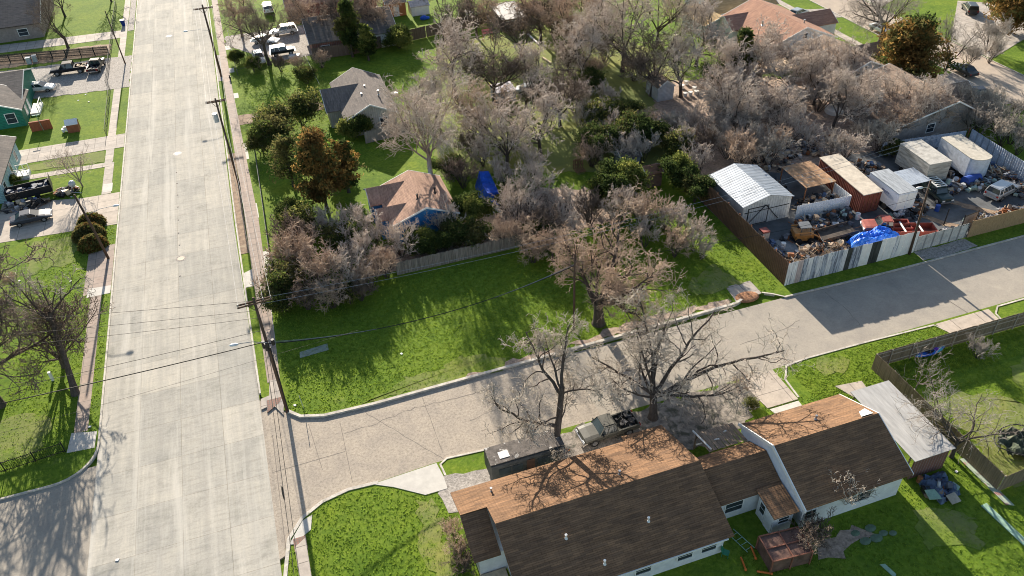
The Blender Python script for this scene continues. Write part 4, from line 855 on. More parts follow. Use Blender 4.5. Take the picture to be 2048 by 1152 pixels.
P_GREY = paint('grey blue', (0.055, 0.06, 0.075)); P_DARK = paint('dark', (0.05, 0.055, 0.06)); P_BLUE = paint('blue', (0.015, 0.06, 0.30), 0.5, 0)
SPEC = {
 'sedan': dict(W=1.8, prof=[(-2.35, .5, .78), (-2.25, .42, .95), (-1.55, .35, 1.0), (0.85, .33, .98), (1.7, .35, .86), (2.25, .42, .72), (2.35, .5, .6)], gh=(-1.75, -1.05, 0.15, 1.0, 1.42), wb=(-1.4, 1.4), wr=.32),
 'hatch': dict(W=1.75, prof=[(-2.1, .5, .85), (-2.05, .42, 1.0), (-1.6, .35, 1.02), (0.8, .33, 1.0), (1.6, .35, .9), (2.05, .42, .74), (2.12, .5, .6)], gh=(-2.0, -1.65, 0.1, 0.95, 1.5), wb=(-1.3, 1.3), wr=.32),
 'suv': dict(W=1.9, prof=[(-2.4, .55, 1.0), (-2.35, .45, 1.15), (-1.9, .4, 1.15), (0.9, .38, 1.12), (1.7, .4, 1.06), (2.25, .45, .92), (2.4, .55, .75)], gh=(-2.3, -2.1, 0.35, 1.05, 1.75), wb=(-1.4, 1.45), wr=.37),
 'jeep': dict(W=1.75, prof=[(-2.1, .55, 1.05), (-2.08, .5, 1.1), (-1.9, .48, 1.1), (0.7, .48, 1.08), (1.7, .5, 1.05), (2.05, .52, 1.0), (2.1, .55, .8)], gh=(-2.05, -1.95, 0.45, 0.8, 1.68), wb=(-1.25, 1.35), wr=.38),
 'pickup': dict(W=1.95, prof=[(-2.75, .6, 1.0), (-2.7, .55, 1.05), (-0.5, .5, 1.08), (0.9, .48, 1.1), (1.9, .5, 1.06), (2.5, .55, .98), (2.62, .6, .75)], gh=(-0.55, -0.45, 0.65, 1.15, 1.75), wb=(-1.65, 1.65), wr=.40, bed=(-2.66, -0.62)),
 'crewcab': dict(W=2.0, prof=[(-2.95, .65, 1.05), (-2.9, .6, 1.15), (-0.9, .55, 1.18), (1.1, .5, 1.2), (2.1, .55, 1.15), (2.8, .6, 1.05), (2.95, .65, .8)], gh=(-0.95, -0.8, 0.75, 1.35, 1.9), wb=(-1.85, 1.85), wr=.43, bed=(-2.86, -1.02)),
}
def vehicle(name, label, cat, loc, rz, kind, body, group=None, load=None, roofm=None, hood=None, rack=False, z=0.1):
    s = SPEC[kind]; hw = s['W']/2; t = thing(name, label, cat, (loc[0], loc[1], z), rz, group)
    def station(x, zb, zt, k=1.0):
        q = hw*k; return [(x, -q*.9, zb), (x, -q, zb+.12), (x, -q, zt-.18), (x, -q*.93, zt-.04), (x, -q*.6, zt), (x, q*.6, zt), (x, q*.93, zt-.04), (x, q, zt-.18), (x, q, zb+.12), (x, q*.9, zb)]
    pr = s['prof']; m = MB(); n = len(pr)
    if 'bed' in s:
        b0, b1 = s['bed']; prf = [p for p in pr if p[0] > b1]; zc = np.interp(b1, [p[0] for p in pr], [p[2] for p in pr]); zb_ = np.interp(b1, [p[0] for p in pr], [p[1] for p in pr])
        prf = [(b1, zb_, zc)]+prf
    else: prf = pr
    vs = []; 
    for i, (x, zb, zt) in enumerate(prf):
        k = 0.9 if (i == 0 and 'bed' not in s) or i == len(prf)-1 else (0.97 if i == len(prf)-2 else 1.0); vs += station(x, zb, zt, k)
    fs = [(i*10+j, (i+1)*10+j, (i+1)*10+(j+1) % 10, i*10+(j+1) % 10) for i in range(len(prf)-1) for j in range(10)]
    fs += [tuple(range(10)), tuple(range(len(prf)*10-1, len(prf)*10-11, -1))]
    m.add(vs, fs); m.build('body', body, t)
    if 'bed' in s:
        b0, b1 = s['bed']; zt = pr[1][2]; zb_ = pr[1][1]; m = MB()
        m.box(b0, b1-.01, -hw, -hw+.12, zb_, zt); m.box(b0, b1-.01, hw-.12, hw, zb_, zt); m.box(b0, b0+.08, -hw+.12, hw-.12, zb_, zt); m.box(b1-.09, b1-.01, -hw+.12, hw-.12, zb_, zt)
        m.box(b0+.08, b1-.09, -hw+.12, hw-.12, zb_, zb_+.12); m.build('bed', body, t)
        if load:
            m = MB(); rr = random.Random(hash(kind) % 7+3)
            for i in range(16):
                m.cbox((rr.uniform(b0+.3, b1-.4), rr.uniform(-hw+.35, hw-.35), zb_+.25+rr.uniform(0, .3)), (rr.uniform(.15, .6), rr.uniform(.1, .4), rr.uniform(.1, .3)), rr.uniform(0, 3))
            m.build('load', load, t)
    x0, x1, x2, x3, zr = s['gh']; zb = 1.0 if kind in ('sedan', 'hatch') else (1.1 if kind != 'crewcab' else 1.17)
    zb -= .04; a, b_ = hw*.93, hw*.74
    B = [(x0, -a, zb), (x3, -a, zb), (x3, a, zb), (x0, a, zb)]; T_ = [(x1, -b_, zr-.05), (x2, -b_, zr-.05), (x2, b_, zr-.05), (x1, b_, zr-.05)]
    m = MB(); m.add(B+T_, [(3, 2, 1, 0), (4, 5, 6, 7), (0, 1, 5, 4), (2, 3, 7, 6)]); m.add(B+T_, [(1, 2, 6, 5), (3, 0, 4, 7)])
    m.build('glass', CGLASS, t)
    m = MB(); m.slab([(x1-.04, -b_-.03, zr-.02), (x2+.04, -b_-.03, zr-.02), (x2+.04, b_+.03, zr-.02), (x1-.04, b_+.03, zr-.02)], .06); m.box(x1+.1, x2-.05, -b_+.12, b_-.12, zr-.021, zr+.015)
    for sy in (-1, 1):
        for p, q in (((x0, zb), (x1, zr-.05)), ((x3, zb), (x2, zr-.05)), (((x0+x3)/2+.15, zb), ((x1+x2)/2+.05, zr-.05))): m.tube([(p[0], sy*a, p[1]), (q[0], sy*b_, q[1])], .05, 4)
        if kind in ('suv', 'jeep', 'hatch', 'crewcab'): m.tube([(x0*.55+x3*.0-.25 if kind != 'crewcab' else .25, sy*a, zb), (x1*.55-.2 if kind != 'crewcab' else .25, sy*b_, zr-.05)], .05, 4)
    m.build('roof', roofm or body, t)
    if rack:
        m = MB()
        for i in range(6): m.box(x1+.15+i*(x2-x1-.3)/5-.04, x1+.15+i*(x2-x1-.3)/5+.04, -b_, b_, zr+.1, zr+.16)
        for sy in (-1, 1): m.box(x1+.05, x2-.05, sy*b_-.04, sy*b_+.04, zr+.08, zr+.2)
        m.build('roof_rack', W_TRIM, t)
    for wx in s['wb']:
        for sy in (-1, 1):
            r_ = s['wr']; m = MB(); m.cyl((wx, sy*hw-(.22 if sy > 0 else .0)-(0.02 if sy < 0 else -.02), r_), r_, .22, 14, axis='y'); wh = m.build('wheel', TYRE, t)
            m = MB(); yy = sy*(hw+.02); m.cyl((wx, yy if sy > 0 else yy-.012, r_), r_*.6, .012, 10, axis='y'); m.build('rim', RIM, wh)
    xf, xb = pr[-1][0], pr[0][0]; zl = pr[-1][2]-.0
    for sy in (-1, 1):
        m = MB(); m.cbox((xf-.03, sy*hw*.68, zl-.02), (.12, .34, .16)); m.build('headlight', HEADL, t)
        m = MB(); m.cbox((xb+.02, sy*hw*.80, pr[0][2]-.12), (.1, .22, .24)); m.build('taillight', TAILL, t)
    for xx, nm in ((xf+.02, 'front_bumper'), (xb-.02, 'rear_bumper')):
        m = MB(); m.cbox((xx, 0, pr[-1][1]+.02), (.16, hw*1.85, .18)); m.build(nm, RIM if kind in ('pickup', 'jeep', 'crewcab') else body, t)
    for sy in (-1, 1): m = MB(); m.cbox((x3-.25, sy*(hw+.08), zb+.1), (.1, .2, .14)); m.build('mirror', BLACK, t)
    return t
def V(px, py, *a, z0=0.1, **k): return at(px, py, z0)
junkM = mat('junk dark', (0.05, 0.048, 0.05), 0.7, var=0.7, scale=4, col2=(0.3, 0.32, 0.38), f2=(0.64, 0.70))
vehicle('pickup_truck', 'old faded olive pickup with junk in its dark bed, parked under the big bare tree', 'pickup truck', (21.6, 42.75), R(180+2), 'pickup', P_OLIVE, load=junkM)
g_ = 'pickups in the gravel yard'
vehicle('pickup_truck', 'long black crew cab pickup with junk in the bed on the gravel yard', 'pickup truck', (-31.4, 150.3), R(180-3), 'crewcab', P_BLACK, g_, load=WOOD_P)
vehicle('pickup_truck', 'short black pickup with its tail to the camera, nearest the fence on the gravel yard', 'pickup truck', (-27.0, 150.2), R(80), 'pickup', P_BLACK, g_, load=junkM)
vehicle('car', 'white car with dark stripes beside the green house', 'car', (-35.3, 144.0), R(-10), 'hatch', P_WHITE)
vehicle('car', 'dark blue grey sedan under the twigs on the left driveway', 'car', (-31.6, 100.4), R(5), 'sedan', P_GREY)
vehicle('suv', 'white off-road wagon parked in front of the brick house', 'suv', (5.6, 153.6), R(183), 'suv', P_WHITE)
vehicle('car', 'white and dark car half hidden by the bare tree in the cluttered yard', 'car', (1.9, 150.5), R(-28), 'sedan', P_WHITE, roofm=P_DARK)
vehicle('suv', 'black boxy jeep with white roof in the cluttered yard', 'suv', (4.3, 143.6), R(0), 'jeep', P_BLACK, roofm=P_WHITE)
vehicle('car', 'white hatchback facing the camera at the hedge', 'car', (0.1, 142.2), R(-85), 'hatch', P_WHITE)
vehicle('van', 'white van cut by the top edge above the fenced yard', 'van', (4.0, 168.0), R(90), 'suv', P_WHITE)
vehicle('car', 'silver hatchback on the driveway of the salmon roofed house', 'car', (96.4, 123.2), R(20), 'hatch', P_SILVER)
vehicle('car', 'white sedan parked along the back street behind the bare tree', 'car', (104.7, 110.6), R(-85), 'sedan', P_WHITE)
vehicle('suv', 'dark suv on the pale driveway at the top right', 'suv', (125.5, 112.5), R(60), 'suv', P_DARK)
vehicle('suv', 'white suv cut by the top right edge', 'suv', (131.0, 126.0), R(60), 'suv', P_WHITE)
vehicle('car', 'dark car in the shade beside the right cedar', 'car', (104.8, 91.5), R(88), 'sedan', P_DARK)
vehicle('car', 'blue grey car on the shaded driveway below the cedar', 'car', (99.5, 84.0), R(165), 'hatch', P_GREY)
vehicle('car', 'pale car under the twigs beside the lilac grey shed', 'car', (39.3, 111.2), R(-25), 'sedan', paint('pale', (0.45, 0.47, 0.48)))
vehicle('suv', 'silver crossover with dark rear window in the scrap yard', 'suv', (82.6, 61.0), R(14), 'suv', P_SILVER, z=0.125)
vehicle('suv', 'dark green jeep with pale roof rack, nose to the camera in the scrap yard', 'suv', (75.0, 63.4), R(-98), 'jeep', paint('dark green', (0.015, 0.035, 0.032)), rack=True, z=0.125)
vehicle('pickup_truck', 'red old flatbed pickup without wheels behind the blue tarp in the scrap yard', 'pickup truck', (64.6, 59.9), R(157), 'pickup', P_RED, z=0.0)
# ladder rack bars on the red pickup are part of a loose frame lying over it
t = thing('truck_body', 'long red truck box with white cross bars beside the red pickup in the scrap yard', 'truck body', (66.6, 58.0, 0.11), R(-20)); m = MB()
m.box(-2.4, 2.6, -0.9, -0.8, 0.3, 1.1); m.box(-2.4, 2.6, 0.8, 0.9, 0.3, 1.1); m.box(-2.4, -2.3, -0.8, 0.8, 0.3, 1.1); m.box(2.5, 2.6, -0.8, 0.8, 0.3, 1.1); m.box(-2.3, 2.5, -0.8, 0.8, 0.3, 0.4); m.build('box', P_RED, t)
for x in (-1.2, 0.7): m = MB(); m.box(x, x+.18, -1.0, 1.0, 1.12, 1.2); m.build('cross_bar', W_TRIM, t)
# ---------------------------------------------------------------- scrap yard
YZ = 0.115
def corrugated(m, x0, y0, x1, y1, z0, z1, pitch=0.3, depth=0.05, top=None):
    L = math.hypot(x1-x0, y1-y0); n = int(L/pitch)*2; dx, dy = (x1-x0)/L, (y1-y0)/L; nx, ny = -dy, dx; vs = []; fs = []
    for i in range(n+1):
        s_ = L*i/n; o = depth if i % 2 else -depth; zt = z1 if top is None else z1+top(s_)
        for oo in (o-.01, o+.01):
            vs += [(x0+dx*s_+nx*oo, y0+dy*s_+ny*oo, z0), (x0+dx*s_+nx*oo, y0+dy*s_+ny*oo, zt)]
    for i in range(n): a = 4*i; fs += [(a, a+4, a+5, a+1), (a+2, a+3, a+7, a+6), (a+1, a+5, a+7, a+3)]
    fs += [(0, 1, 3, 2), (4*n, 4*n+2, 4*n+3, 4*n+1)]
    m.add(vs, fs)
BROWNM = metal_sheet('brown corrugated', (0.15, 0.085, 0.06), (0.28, 0.22, 0.19), 1, 0.3, (0.64, 0.72), 0.75, 0.1, (0.07, 0.045, 0.035))
t = thing('sheet_metal_fence', 'dark brown corrugated metal fence along the left side of the scrap yard', 'fence', (47.9, 55.2, 0.08))
m = MB(); corrugated(m, 0, 0, 0.3, 18.6, -0.1, 3.0, top=lambda s: 0.05*math.sin(s*1.7)); m.build('panel', BROWNM, t)
for i in range(8): m = MB(); m.box(0.16+.016*i*2.5, 0.28+.016*i*2.5, i*2.5+.1, i*2.5+.22, 0, 2.95); m.build('post', RUSTM, t)
t = thing('board_fence', 'street side fence of streaked white, blue grey and dark metal panels at the scrap yard', 'fence', (47.9, 55.15, 0.08))
rr = random.Random(5); cols = [W_TRIM, mat('panel grey streaked', (0.42, 0.45, 0.50), 0.8, var=0.5, scale=1.2, stretch=(6, 6, 0.5), col2=(0.13, 0.15, 0.19), f2=(0.5, 0.55)), mat('panel dark', (0.05, 0.055, 0.05), 0.8, var=0.6, stretch=(4, 4, .4)), mat('panel white streaked', (0.66, 0.66, 0.66), 0.8, var=0.35, scale=1.5, stretch=(6, 6, .5), col2=(0.20, 0.23, 0.30), f2=(0.56, 0.62)), mat('panel rosy', (0.46, 0.38, 0.36), 0.8, var=0.4, stretch=(6, 6, .5))]
ms = [MB() for _ in cols]; x = 0.0; i = 0
while x < 16.6:
    w_ = 0.62; k = (3, 3, 4, 1, 3, 1, 3, 1, 3, 1, 1, 3, 2, 1, 1, 0, 0, 2, 2, 0, 0, 0, 3, 0, 0, 0, 0)[min(i, 26)]
    m = MB(); m.box(x-.02, x+w_-.015, -.03+.02*(i % 2), -.015+.02*(i % 2), -.05, 2.95+rr.uniform(-.06, .06)); m.box(x-.01, x+.02, -.05, -.03, .0, 2.85)
    m.build('panel', cols[k], t, label=('clean white panel', 'blue grey streaked panel', 'nearly black panel', 'white panel with dark streaks', 'rosy grey panel')[k]); x += w_; i += 1
for z in (2.5, .6): m = MB(); m.box(0, 16.6, .06, .12, z, z+.1); m.build('rail', RUSTM, t)
t = thing('gate', 'low whitish sheet metal gate of the scrap yard right of the utility pole', 'gate', (64.7, 55.2, 0.08)); m = MB(); corrugated(m, 0, 0, 7.2, 0.1, 0.05, 2.05, 0.35, .03)
m.build('panel', metal_sheet('gate white', (0.56, 0.55, 0.52), (0.35, 0.31, 0.27), 0, 1.2, (0.58, 0.68), 0.7, 0.1, (0.2, 0.2, 0.2)), t); m = MB(); [m.box(x, x+.07, .08, .15, 0, 2.1) for x in (0, 2.4, 4.8, 7.1)]; m.box(0, 7.2, .08, .13, 1.9, 1.98); m.build('frame', BLACK, t)
t = thing('plywood_fence', 'tan plywood fence along the street at the right end of the scrap yard', 'fence', (72.2, 55.25, 0.08)); m = MB()
for i in range(9): m.box(i*1.22-.005, i*1.22+1.225, -.02+.01*(i % 2), .02+.004*(i % 2), 0, 2.25)
m.build('panel', mat('plywood tan', (0.36, 0.24, 0.13), 0.85, var=0.25, scale=2.5, stretch=(3, 3, 1), col2=(0.25, 0.16, 0.09)), t); [(m := MB()).box(i*2.44, i*2.44+.09, .03, .12, 0, 2.3).build('post', WOOD_O, t) for i in range(5)]
t = thing('gate_post', 'black leaning panel frame at the gate post of the scrap yard', 'gate panel', (71.9, 56.2, YZ), R(8)); m = MB(); m.box(-.1, 0, -.1, 0, 0, 2.6); m.box(-.1, 0, 2.0, 2.1, 0, 2.3); m.box(0, 2.2, -.05, 0, 2.3, 2.42); m.box(0, 2.2, -.05, 0, .2, .3); m.box(2.2, 2.3, -.05, .03, 0.1, 2.5); m.build('frame', BLACK, t); m = MB(); m.box(0.02, 2.18, -.03, .0, .32, 2.28); m.build('sheet', mat('dull sheet', (0.20, 0.18, 0.165), 0.6, var=.3), t)
t = thing('sheet_metal_fence', 'bluish white sheet metal fence along the far right side of the scrap yard', 'fence', (88.2, 72.6, 0.08)); m = MB(); corrugated(m, 0, 0, -1.2, -17, -0.1, 2.4, .35, .04); m.build('panel', metal_sheet('fence pale blue', (0.52, 0.57, 0.66), (0.40, 0.33, 0.33), 1, 1.1, (0.60, 0.68), 0.7, 0.1, (0.25, 0.28, 0.33)), t)
m = MB(); m.box(-.2, -.1, 0.2, .3, 0, 2.5); m.build('post', RUSTM, t)
t = thing('sheet_metal_fence', 'short blue grey sheet fence behind the dark box trailer', 'fence', (75.5, 74.5, 0.08)); m = MB(); corrugated(m, 0, 0, 12.4, -1.4, -.1, 2.0, .35, .04); m.build('panel', mat('sheet blue grey', (0.40, 0.46, 0.56), .7, .1, var=.3), t)
# metal shed
h = House('metal_shed', 'large shed with shiny ribbed metal gable roof in the left corner of the scrap yard', 'metal shed', 52.6, 70.3)
h.gable(49.2, 56.1, 66.2, 74.2, 3.0, 3.95, 'y', 52.7, 0.2, 0.05, trim=False); h.window(51.5, 66.4, 1.3, 2.6, 2.2, 's', frame=BLACK, name='door', pane=metal_sheet('shed door', (0.50, 0.50, 0.49), None, 0, .3, rough=.6, metal=.1, dirt=(.3, .3, .3)))
m = h.mb(); m.box(49.6, 55.7, 66.36, 66.4, 1.9, 2.0); m.tube([(50.0, 66.3, .1), (52.4, 66.3, 2.6)], .05, 4); m.tube([(52.4, 66.3, 2.6), (54.4, 66.3, .3)], .05, 4); m.build('brace', BLACK, h.t)
h.done(metal_sheet('shiny roof', (0.34, 0.38, 0.43), (0.36, 0.28, 0.22), 1, 0.42, (0.64, 0.74), 0.5, 0.3, (0.16, 0.18, 0.21)), metal_sheet('shed wall', (0.58, 0.57, 0.54), None, 0, .35, rough=.6, metal=.1, dirt=(.36, .35, .34)))
h = House('rust_canopy', 'rusty orange sheet roof on posts between metal shed and red container', 'canopy', 61, 70.3); h.shed(59.0, 63.3, 67.9, 73.2, 2.6, 2.5, .05, walls=False); posts(h, [(x, y) for x in (59.1, 63.1) for y in (68, 73)], 2.4, .1, RUSTM)
h.done(mat('rusty sheet', (0.34, 0.20, 0.11), 0.8, .2, var=0.4, scale=1.5, col2=(0.30, 0.26, 0.21), f2=(0.55, 0.62), bmp=.4), RUSTM)
h = House('shipping_container', 'long brick red container with pale peeling roof in the scrap yard', 'container', 65.3, 68.3); m = h.mb()
CR = mat('container red', (0.19, 0.055, 0.035), 0.8, .1, var=.3, col2=(0.13, .05, .035)); corrugated(m, 63.9, 63.7, 64.6, 73.0, 0.1, 2.75, .3, .03); corrugated(m, 66.4, 63.6, 67.3, 72.8, 0.1, 2.75, .3, .03); m.box(63.9, 66.4, 63.65, 63.75, .1, 2.75); m.box(64.6, 67.3, 72.85, 72.95, .1, 2.75); m.build('side', CR, h.t)
m = h.mb(); m.prism([(63.8, 63.55), (66.5, 63.5), (67.4, 73.0), (64.5, 73.1)], 2.76, 2.86); m.build('roof', mat('container roof', (0.48, 0.42, 0.34), .8, var=.25, scale=1.2, col2=(.42, .32, .24), f2=(.6, .7)), h.t)
[h.mb().box(64.2+.6*i, 64.24+.6*i, 63.58, 63.64, .3, 2.6).build('lock_rod', RUSTM, h.t) for i in range(4)]
t = thing('partition_wall', 'low white corrugated wall in front of the rusty canopy', 'wall', (56.3, 65.6, YZ)); m = MB(); corrugated(m, 0, 0, 7.3, -.4, 0, 1.9, .3, .03); m.build('panel', W_WHITE, t)
m = MB(); corrugated(m, 7.3, -.4, 7.3, 3.0, 0, 1.9, .3, .03); m.build('side_panel', W_WHITE, t)
def boxtrailer(name, label, cat, cx, cy, rz, L, W_, H_, mside, mroof, zb=.7, round_front=False):
    t = thing(name, label, cat, (cx, cy, YZ), rz); m = MB()
    if round_front: poly = [(-W_/2, L/2), (W_/2, L/2)]+[(W_/2*math.cos(a), -L/2+.9-.9*math.sin(a)) for a in [math.pi*i/10 for i in range(11)]]
    else: poly = [(-W_/2, -L/2), (W_/2, -L/2), (W_/2, L/2), (-W_/2, L/2)]
    m.prism(poly, zb, H_); m.build('body', mside, t); m = MB(); m.prism([(x*1.01, y*1.005) for x, y in poly], H_+.002, H_+.07); m.build('roof', mroof, t)
    for y in (-L*.15-.2, L*.15+.5):
        for sx in (-1, 1): m = MB(); m.cyl((sx*W_/2-.1, y, .4), .4, .25, 12, axis='x'); m.build('wheel', TYRE, t)
    m = MB(); m.box(-W_/2+.2, -W_/2+.35, -L/2, L/2, zb-.25, zb-.002); m.box(W_/2-.35, W_/2-.2, -L/2, L/2, zb-.25, zb-.002); m.box(-W_/2+.35, W_/2-.35, -.1, .1, zb-.25, zb-.1); m.build('chassis', BLACK, t); return t
t = boxtrailer('box_trailer', 'white box truck body with grey roof right of the red container', 'box trailer', 68.8, 64.6, R(-2), 5.4, 2.6, 3.0, mat('box white', (0.66, 0.69, 0.76), .6, var=.08), mat('box roof grey', (0.30, 0.32, 0.34), .6, var=.4, scale=1.3, stretch=(3, .5, 1)))
m = MB(); m.box(-1.335, -1.305, -1.2, .1, 2.15, 2.4); m.build('faded_lettering', mat('faded blue letters', (0.22, 0.25, 0.36), .7, var=.8, scale=9), t); [MB().box(x, x+1.15, -2.74, -2.71, .85, 2.85).build('door', W_TRIM, t) for x in (-1.2, .05)]
boxtrailer('box_trailer', 'tall grey streaked box trailer in the middle of the scrap yard', 'box trailer', 76.6, 68.4, R(-4), 5.8, 3.1, 3.4, mat('box dark streak', (0.36, 0.34, 0.30), .8, var=.55, scale=1.2, stretch=(.4, .4, 2.5), col2=(.13, .12, .11)), mat('box roof beige', (0.42, 0.40, 0.36), .8, var=.3, scale=1.5, col2=(.25, .23, .2)))
boxtrailer('box_trailer', 'beige roofed trailer with rounded front at the far right of the scrap yard', 'box trailer', 82.5, 67.6, R(-6), 6.6, 2.9, 3.2, mat('trailer white', (0.52, 0.55, 0.60), .6, var=.2), mat('trailer roof cream', (0.46, 0.42, 0.35), .8, var=.2, col2=(.4, .36, .29)), round_front=True)
h = House('canopy', 'small shiny white metal canopy between the two box trailers', 'canopy', 72.5, 65.6); h.shed(70.9, 74.3, 64.2, 67.4, 2.3, 2.2, .05, walls=False); posts(h, [(x, y) for x in (71, 74.1) for y in (64.3, 67.2)], 2.1, .08, STEEL); h.done(metal_sheet('canopy white', (0.42, 0.47, 0.54), None, 0, .4, rough=.5, metal=.2, dirt=(.45, .5, .55)), W_WHITE)
m = MB(); m.cyl((0, 0, .75), .62, 2.3, 16, axis='x'); t = thing('blue_tank', 'blue horizontal tank in front of the rounded trailer', 'tank', (79.8, 64.2, YZ), R(5)); m.build('shell', P_BLUE, t); m = MB(); m.box(.3, .5, -.4, .4, 0, .3); m.box(1.8, 2.0, -.4, .4, 0, .3); m.build('stand', RUSTM, t)
# blue tarp over a heap
nx, ny = 22, 14; vs = []; rr = random.Random(3)
for j in range(ny+1):
    for i in range(nx+1):
        u, v = i/nx, j/ny; e = min(u, 1-u, v, 1-v); z = .35+1.1*min(1, e*5)**.5+.18*math.sin(u*13+v*7)*math.cos(v*11-u*4)+.09*math.sin(u*31+v*23)+rr.uniform(-.03, .03)
        vs.append((-2.9+5.8*u+.15*math.sin(v*9), -1.3+2.6*v+.12*math.sin(u*11), z if e > 0 else .25))
m = MB(); m.add(vs, [(j*(nx+1)+i, j*(nx+1)+i+1, (j+1)*(nx+1)+i+1, (j+1)*(nx+1)+i) for j in range(ny) for i in range(nx)])
o = m.build('tarp', mat('bright blue tarp', (0.015, 0.13, 0.62), .35, var=.3, scale=1.5, col2=(.16, .38, .85), f2=(.55, .65), bmp=.6, bs=4), loc=(61.6, 58.1, YZ)); o.rotation_euler.z = R(4); tag(o, 'bright blue crumpled tarp over a heap behind the street fence of the scrap yard', 'tarp')
md = o.modifiers.new('thickness', 'SOLIDIFY'); md.thickness = .02
# skid steer loader
OR = paint('machine orange', (0.36, 0.16, 0.035), .6, 0, var=.25); t = thing('skid_loader', 'orange skid steer loader with black cab in the scrap yard', 'loader', (54.6, 61.7, YZ), R(-15))
m = MB(); m.prism([(-1.0, -.75), (1.0, -.75), (1.2, 0), (1.0, .75), (-1.0, .75)], .35, 1.1); m.box(-1.25, -.6, -.7, .7, .9, 1.45); m.build('body', OR, t, bevel=.04)
m = MB(); [m.tube([(x, y, 1.05), (x*.8, y, 2.0)], .05, 4) for x in (-.55, .6) for y in (-.55, .55)]; m.box(-.65, .65, -.65, .65, 2.0, 2.1); m.build('cab', mat('cab roof', (.12, .13, .14), .5), t)
for sy in (-1, 1):
    m = MB(); m.tube([(-1.2, sy*.85, 1.5), (.4, sy*.85, 1.55), (1.5, sy*.85, .9), (1.9, sy*.85, .35)], .09, 5); m.build('lift_arm', OR, t)
    for x in (-.7, .7): m = MB(); m.cyl((x, sy*.95-.14, .38), .38, .28, 14, axis='y'); m.build('wheel', TYRE, t)
m = MB(); m.add([(1.8, -.9, .1), (2.4, -.9, .1), (2.4, -.9, .15), (1.8, -.9, .8), (1.8, .9, .1), (2.4, .9, .1), (2.4, .9, .15), (1.8, .9, .8)], [(0, 1, 2, 3), (7, 6, 5, 4), (0, 4, 5, 1), (3, 7, 4, 0)]); m.build('bucket', RUSTM, t)
# flat utility trailer
t = thing('flat_trailer', 'rusty low flat trailer with double wheels behind the wood heap in the scrap yard', 'trailer', (58.6, 60.8, YZ), R(2)); m = MB(); m.box(-2.6, 2.2, -1, 1, .5, .6); m.box(-2.6, 2.2, -1.03, -.97, .6, .95); m.box(-2.6, 2.2, .97, 1.03, .6, .95); m.build('deck', mat('deck dark', (.075, .06, .05), .9, var=.5), t)
for x in (-.1, .75):
    for sy in (-1, 1): m = MB(); m.cyl((x, sy*1.15-.1, .35), .35, .2, 12, axis='y'); m.build('wheel', TYRE, t)
m = MB(); m.tube([(2.2, 0, .5), (3.5, 0, .5)], .06, 4); m.build('tow_bar', RUSTM, t)
# scrap, each heap one stuff object; bigger pieces their own things
JM = [mat('scrap grey', (.13, .135, .15), .6, .2, var=.5), RUSTM, WOOD_O, mat('scrap white', (.45, .46, .48), .6), BLACK, mat('scrap blue', (.07, .11, .20), .6), WOOD_P, mat('scrap pale green', (.3, .4, .36), .7)]
def heap(label, cx, cy, rx, ry, hh, n, sd, weights=(4, 3, 3, 2, 4, 1, 2, 0), sz=(.15, .8), z=YZ, longp=.35):
    rr = random.Random(sd); m = MB()
    for i in range(n):
        a = rr.random()*6.28; q = math.sqrt(rr.random()); x, y = cx+rx*q*math.cos(a), cy+ry*q*math.sin(a); zz = z+hh*(1-q*q)*rr.random()+.1
        m.m = rr.choices(range(8), weights)[0]; k = rr.random()
        if k < longp:
            L = rr.uniform(.6, 2.2); d = Vector((rr.uniform(-1, 1), rr.uniform(-1, 1), rr.uniform(-.2, .3))).normalized()*L/2; m.tube([(x-d.x, y-d.y, max(z, zz-d.z)), (x+d.x, y+d.y, max(z, zz+d.z))], rr.uniform(.02, .07), 4)
        elif k < .5: m.tf((x, y, zz), rr.random()*6, rr.uniform(-.5, .5)); m.cyl((0, 0, 0), rr.uniform(.12, .35), rr.uniform(.15, .7), 9); m.tf()
        else: m.tf((x, y, zz), rr.random()*6, rr.uniform(-.4, .4), rr.uniform(-.4, .4)); m.box(-rr.uniform(*sz)/2, rr.uniform(*sz)/2, -rr.uniform(*sz)/2, rr.uniform(*sz)/2, -.05, rr.uniform(.03, .4)); m.tf()
    o = m.build('scrap_heap', JM); tag(o, label, 'scrap heap', kind='stuff')
heap('heap of sticks, boards and pipes just behind the streaked street fence', 53.8, 58.6, 5.0, .8, 1.5, 230, 1, (1, 2, 5, 1, 1, 0, 5, 0), longp=.8)
heap('dark scrap under the rusty canopy', 61, 67.2, 3.4, 1.6, 1.2, 150, 2, (5, 2, 2, 3, 5, 2, 2, 0))
heap('pale boxes and rods in front of the low white wall', 57.2, 64.0, 1.9, 1.0, 1.0, 90, 3, (4, 2, 1, 4, 2, 2, 2, 0), longp=.5)
heap('engine parts and dark machinery near the low white wall', 61.2, 64.0, 1.8, .9, .8, 90, 4, (3, 2, 0, 1, 6, 0, 0, 1))
heap('blue grey scrap in the left corner by the brown fence', 50.2, 60.6, 1.0, 2.2, .8, 80, 5, (4, 1, 1, 2, 4, 3, 0, 0))
heap('mixed dark junk behind the red container', 70.5, 71.3, 2.9, 2.4, 1.2, 160, 6, (5, 2, 4, 2, 5, 1, 1, 0))
heap('junk under the twigs behind the metal shed', 60, 78, 5, 2.2, .6, 90, 7, (3, 2, 4, 2, 3, 0, 4, 0), z=.1)
heap('pale junk scattered in the thicket', 69, 80, 5, 3, .6, 120, 8, (4, 1, 3, 5, 2, 0, 5, 0), z=.1)
heap('mixed scrap between the jeep and the blue tank', 77.6, 64.6, 1.5, 1.6, .9, 90, 9, (5, 2, 2, 3, 4, 1, 2, 1))
heap('sacks and wire heaped left of the silver crossover', 81.5, 63.6, 2.3, .9, .8, 100, 10, (6, 1, 1, 4, 3, 1, 0, 2), longp=.2)
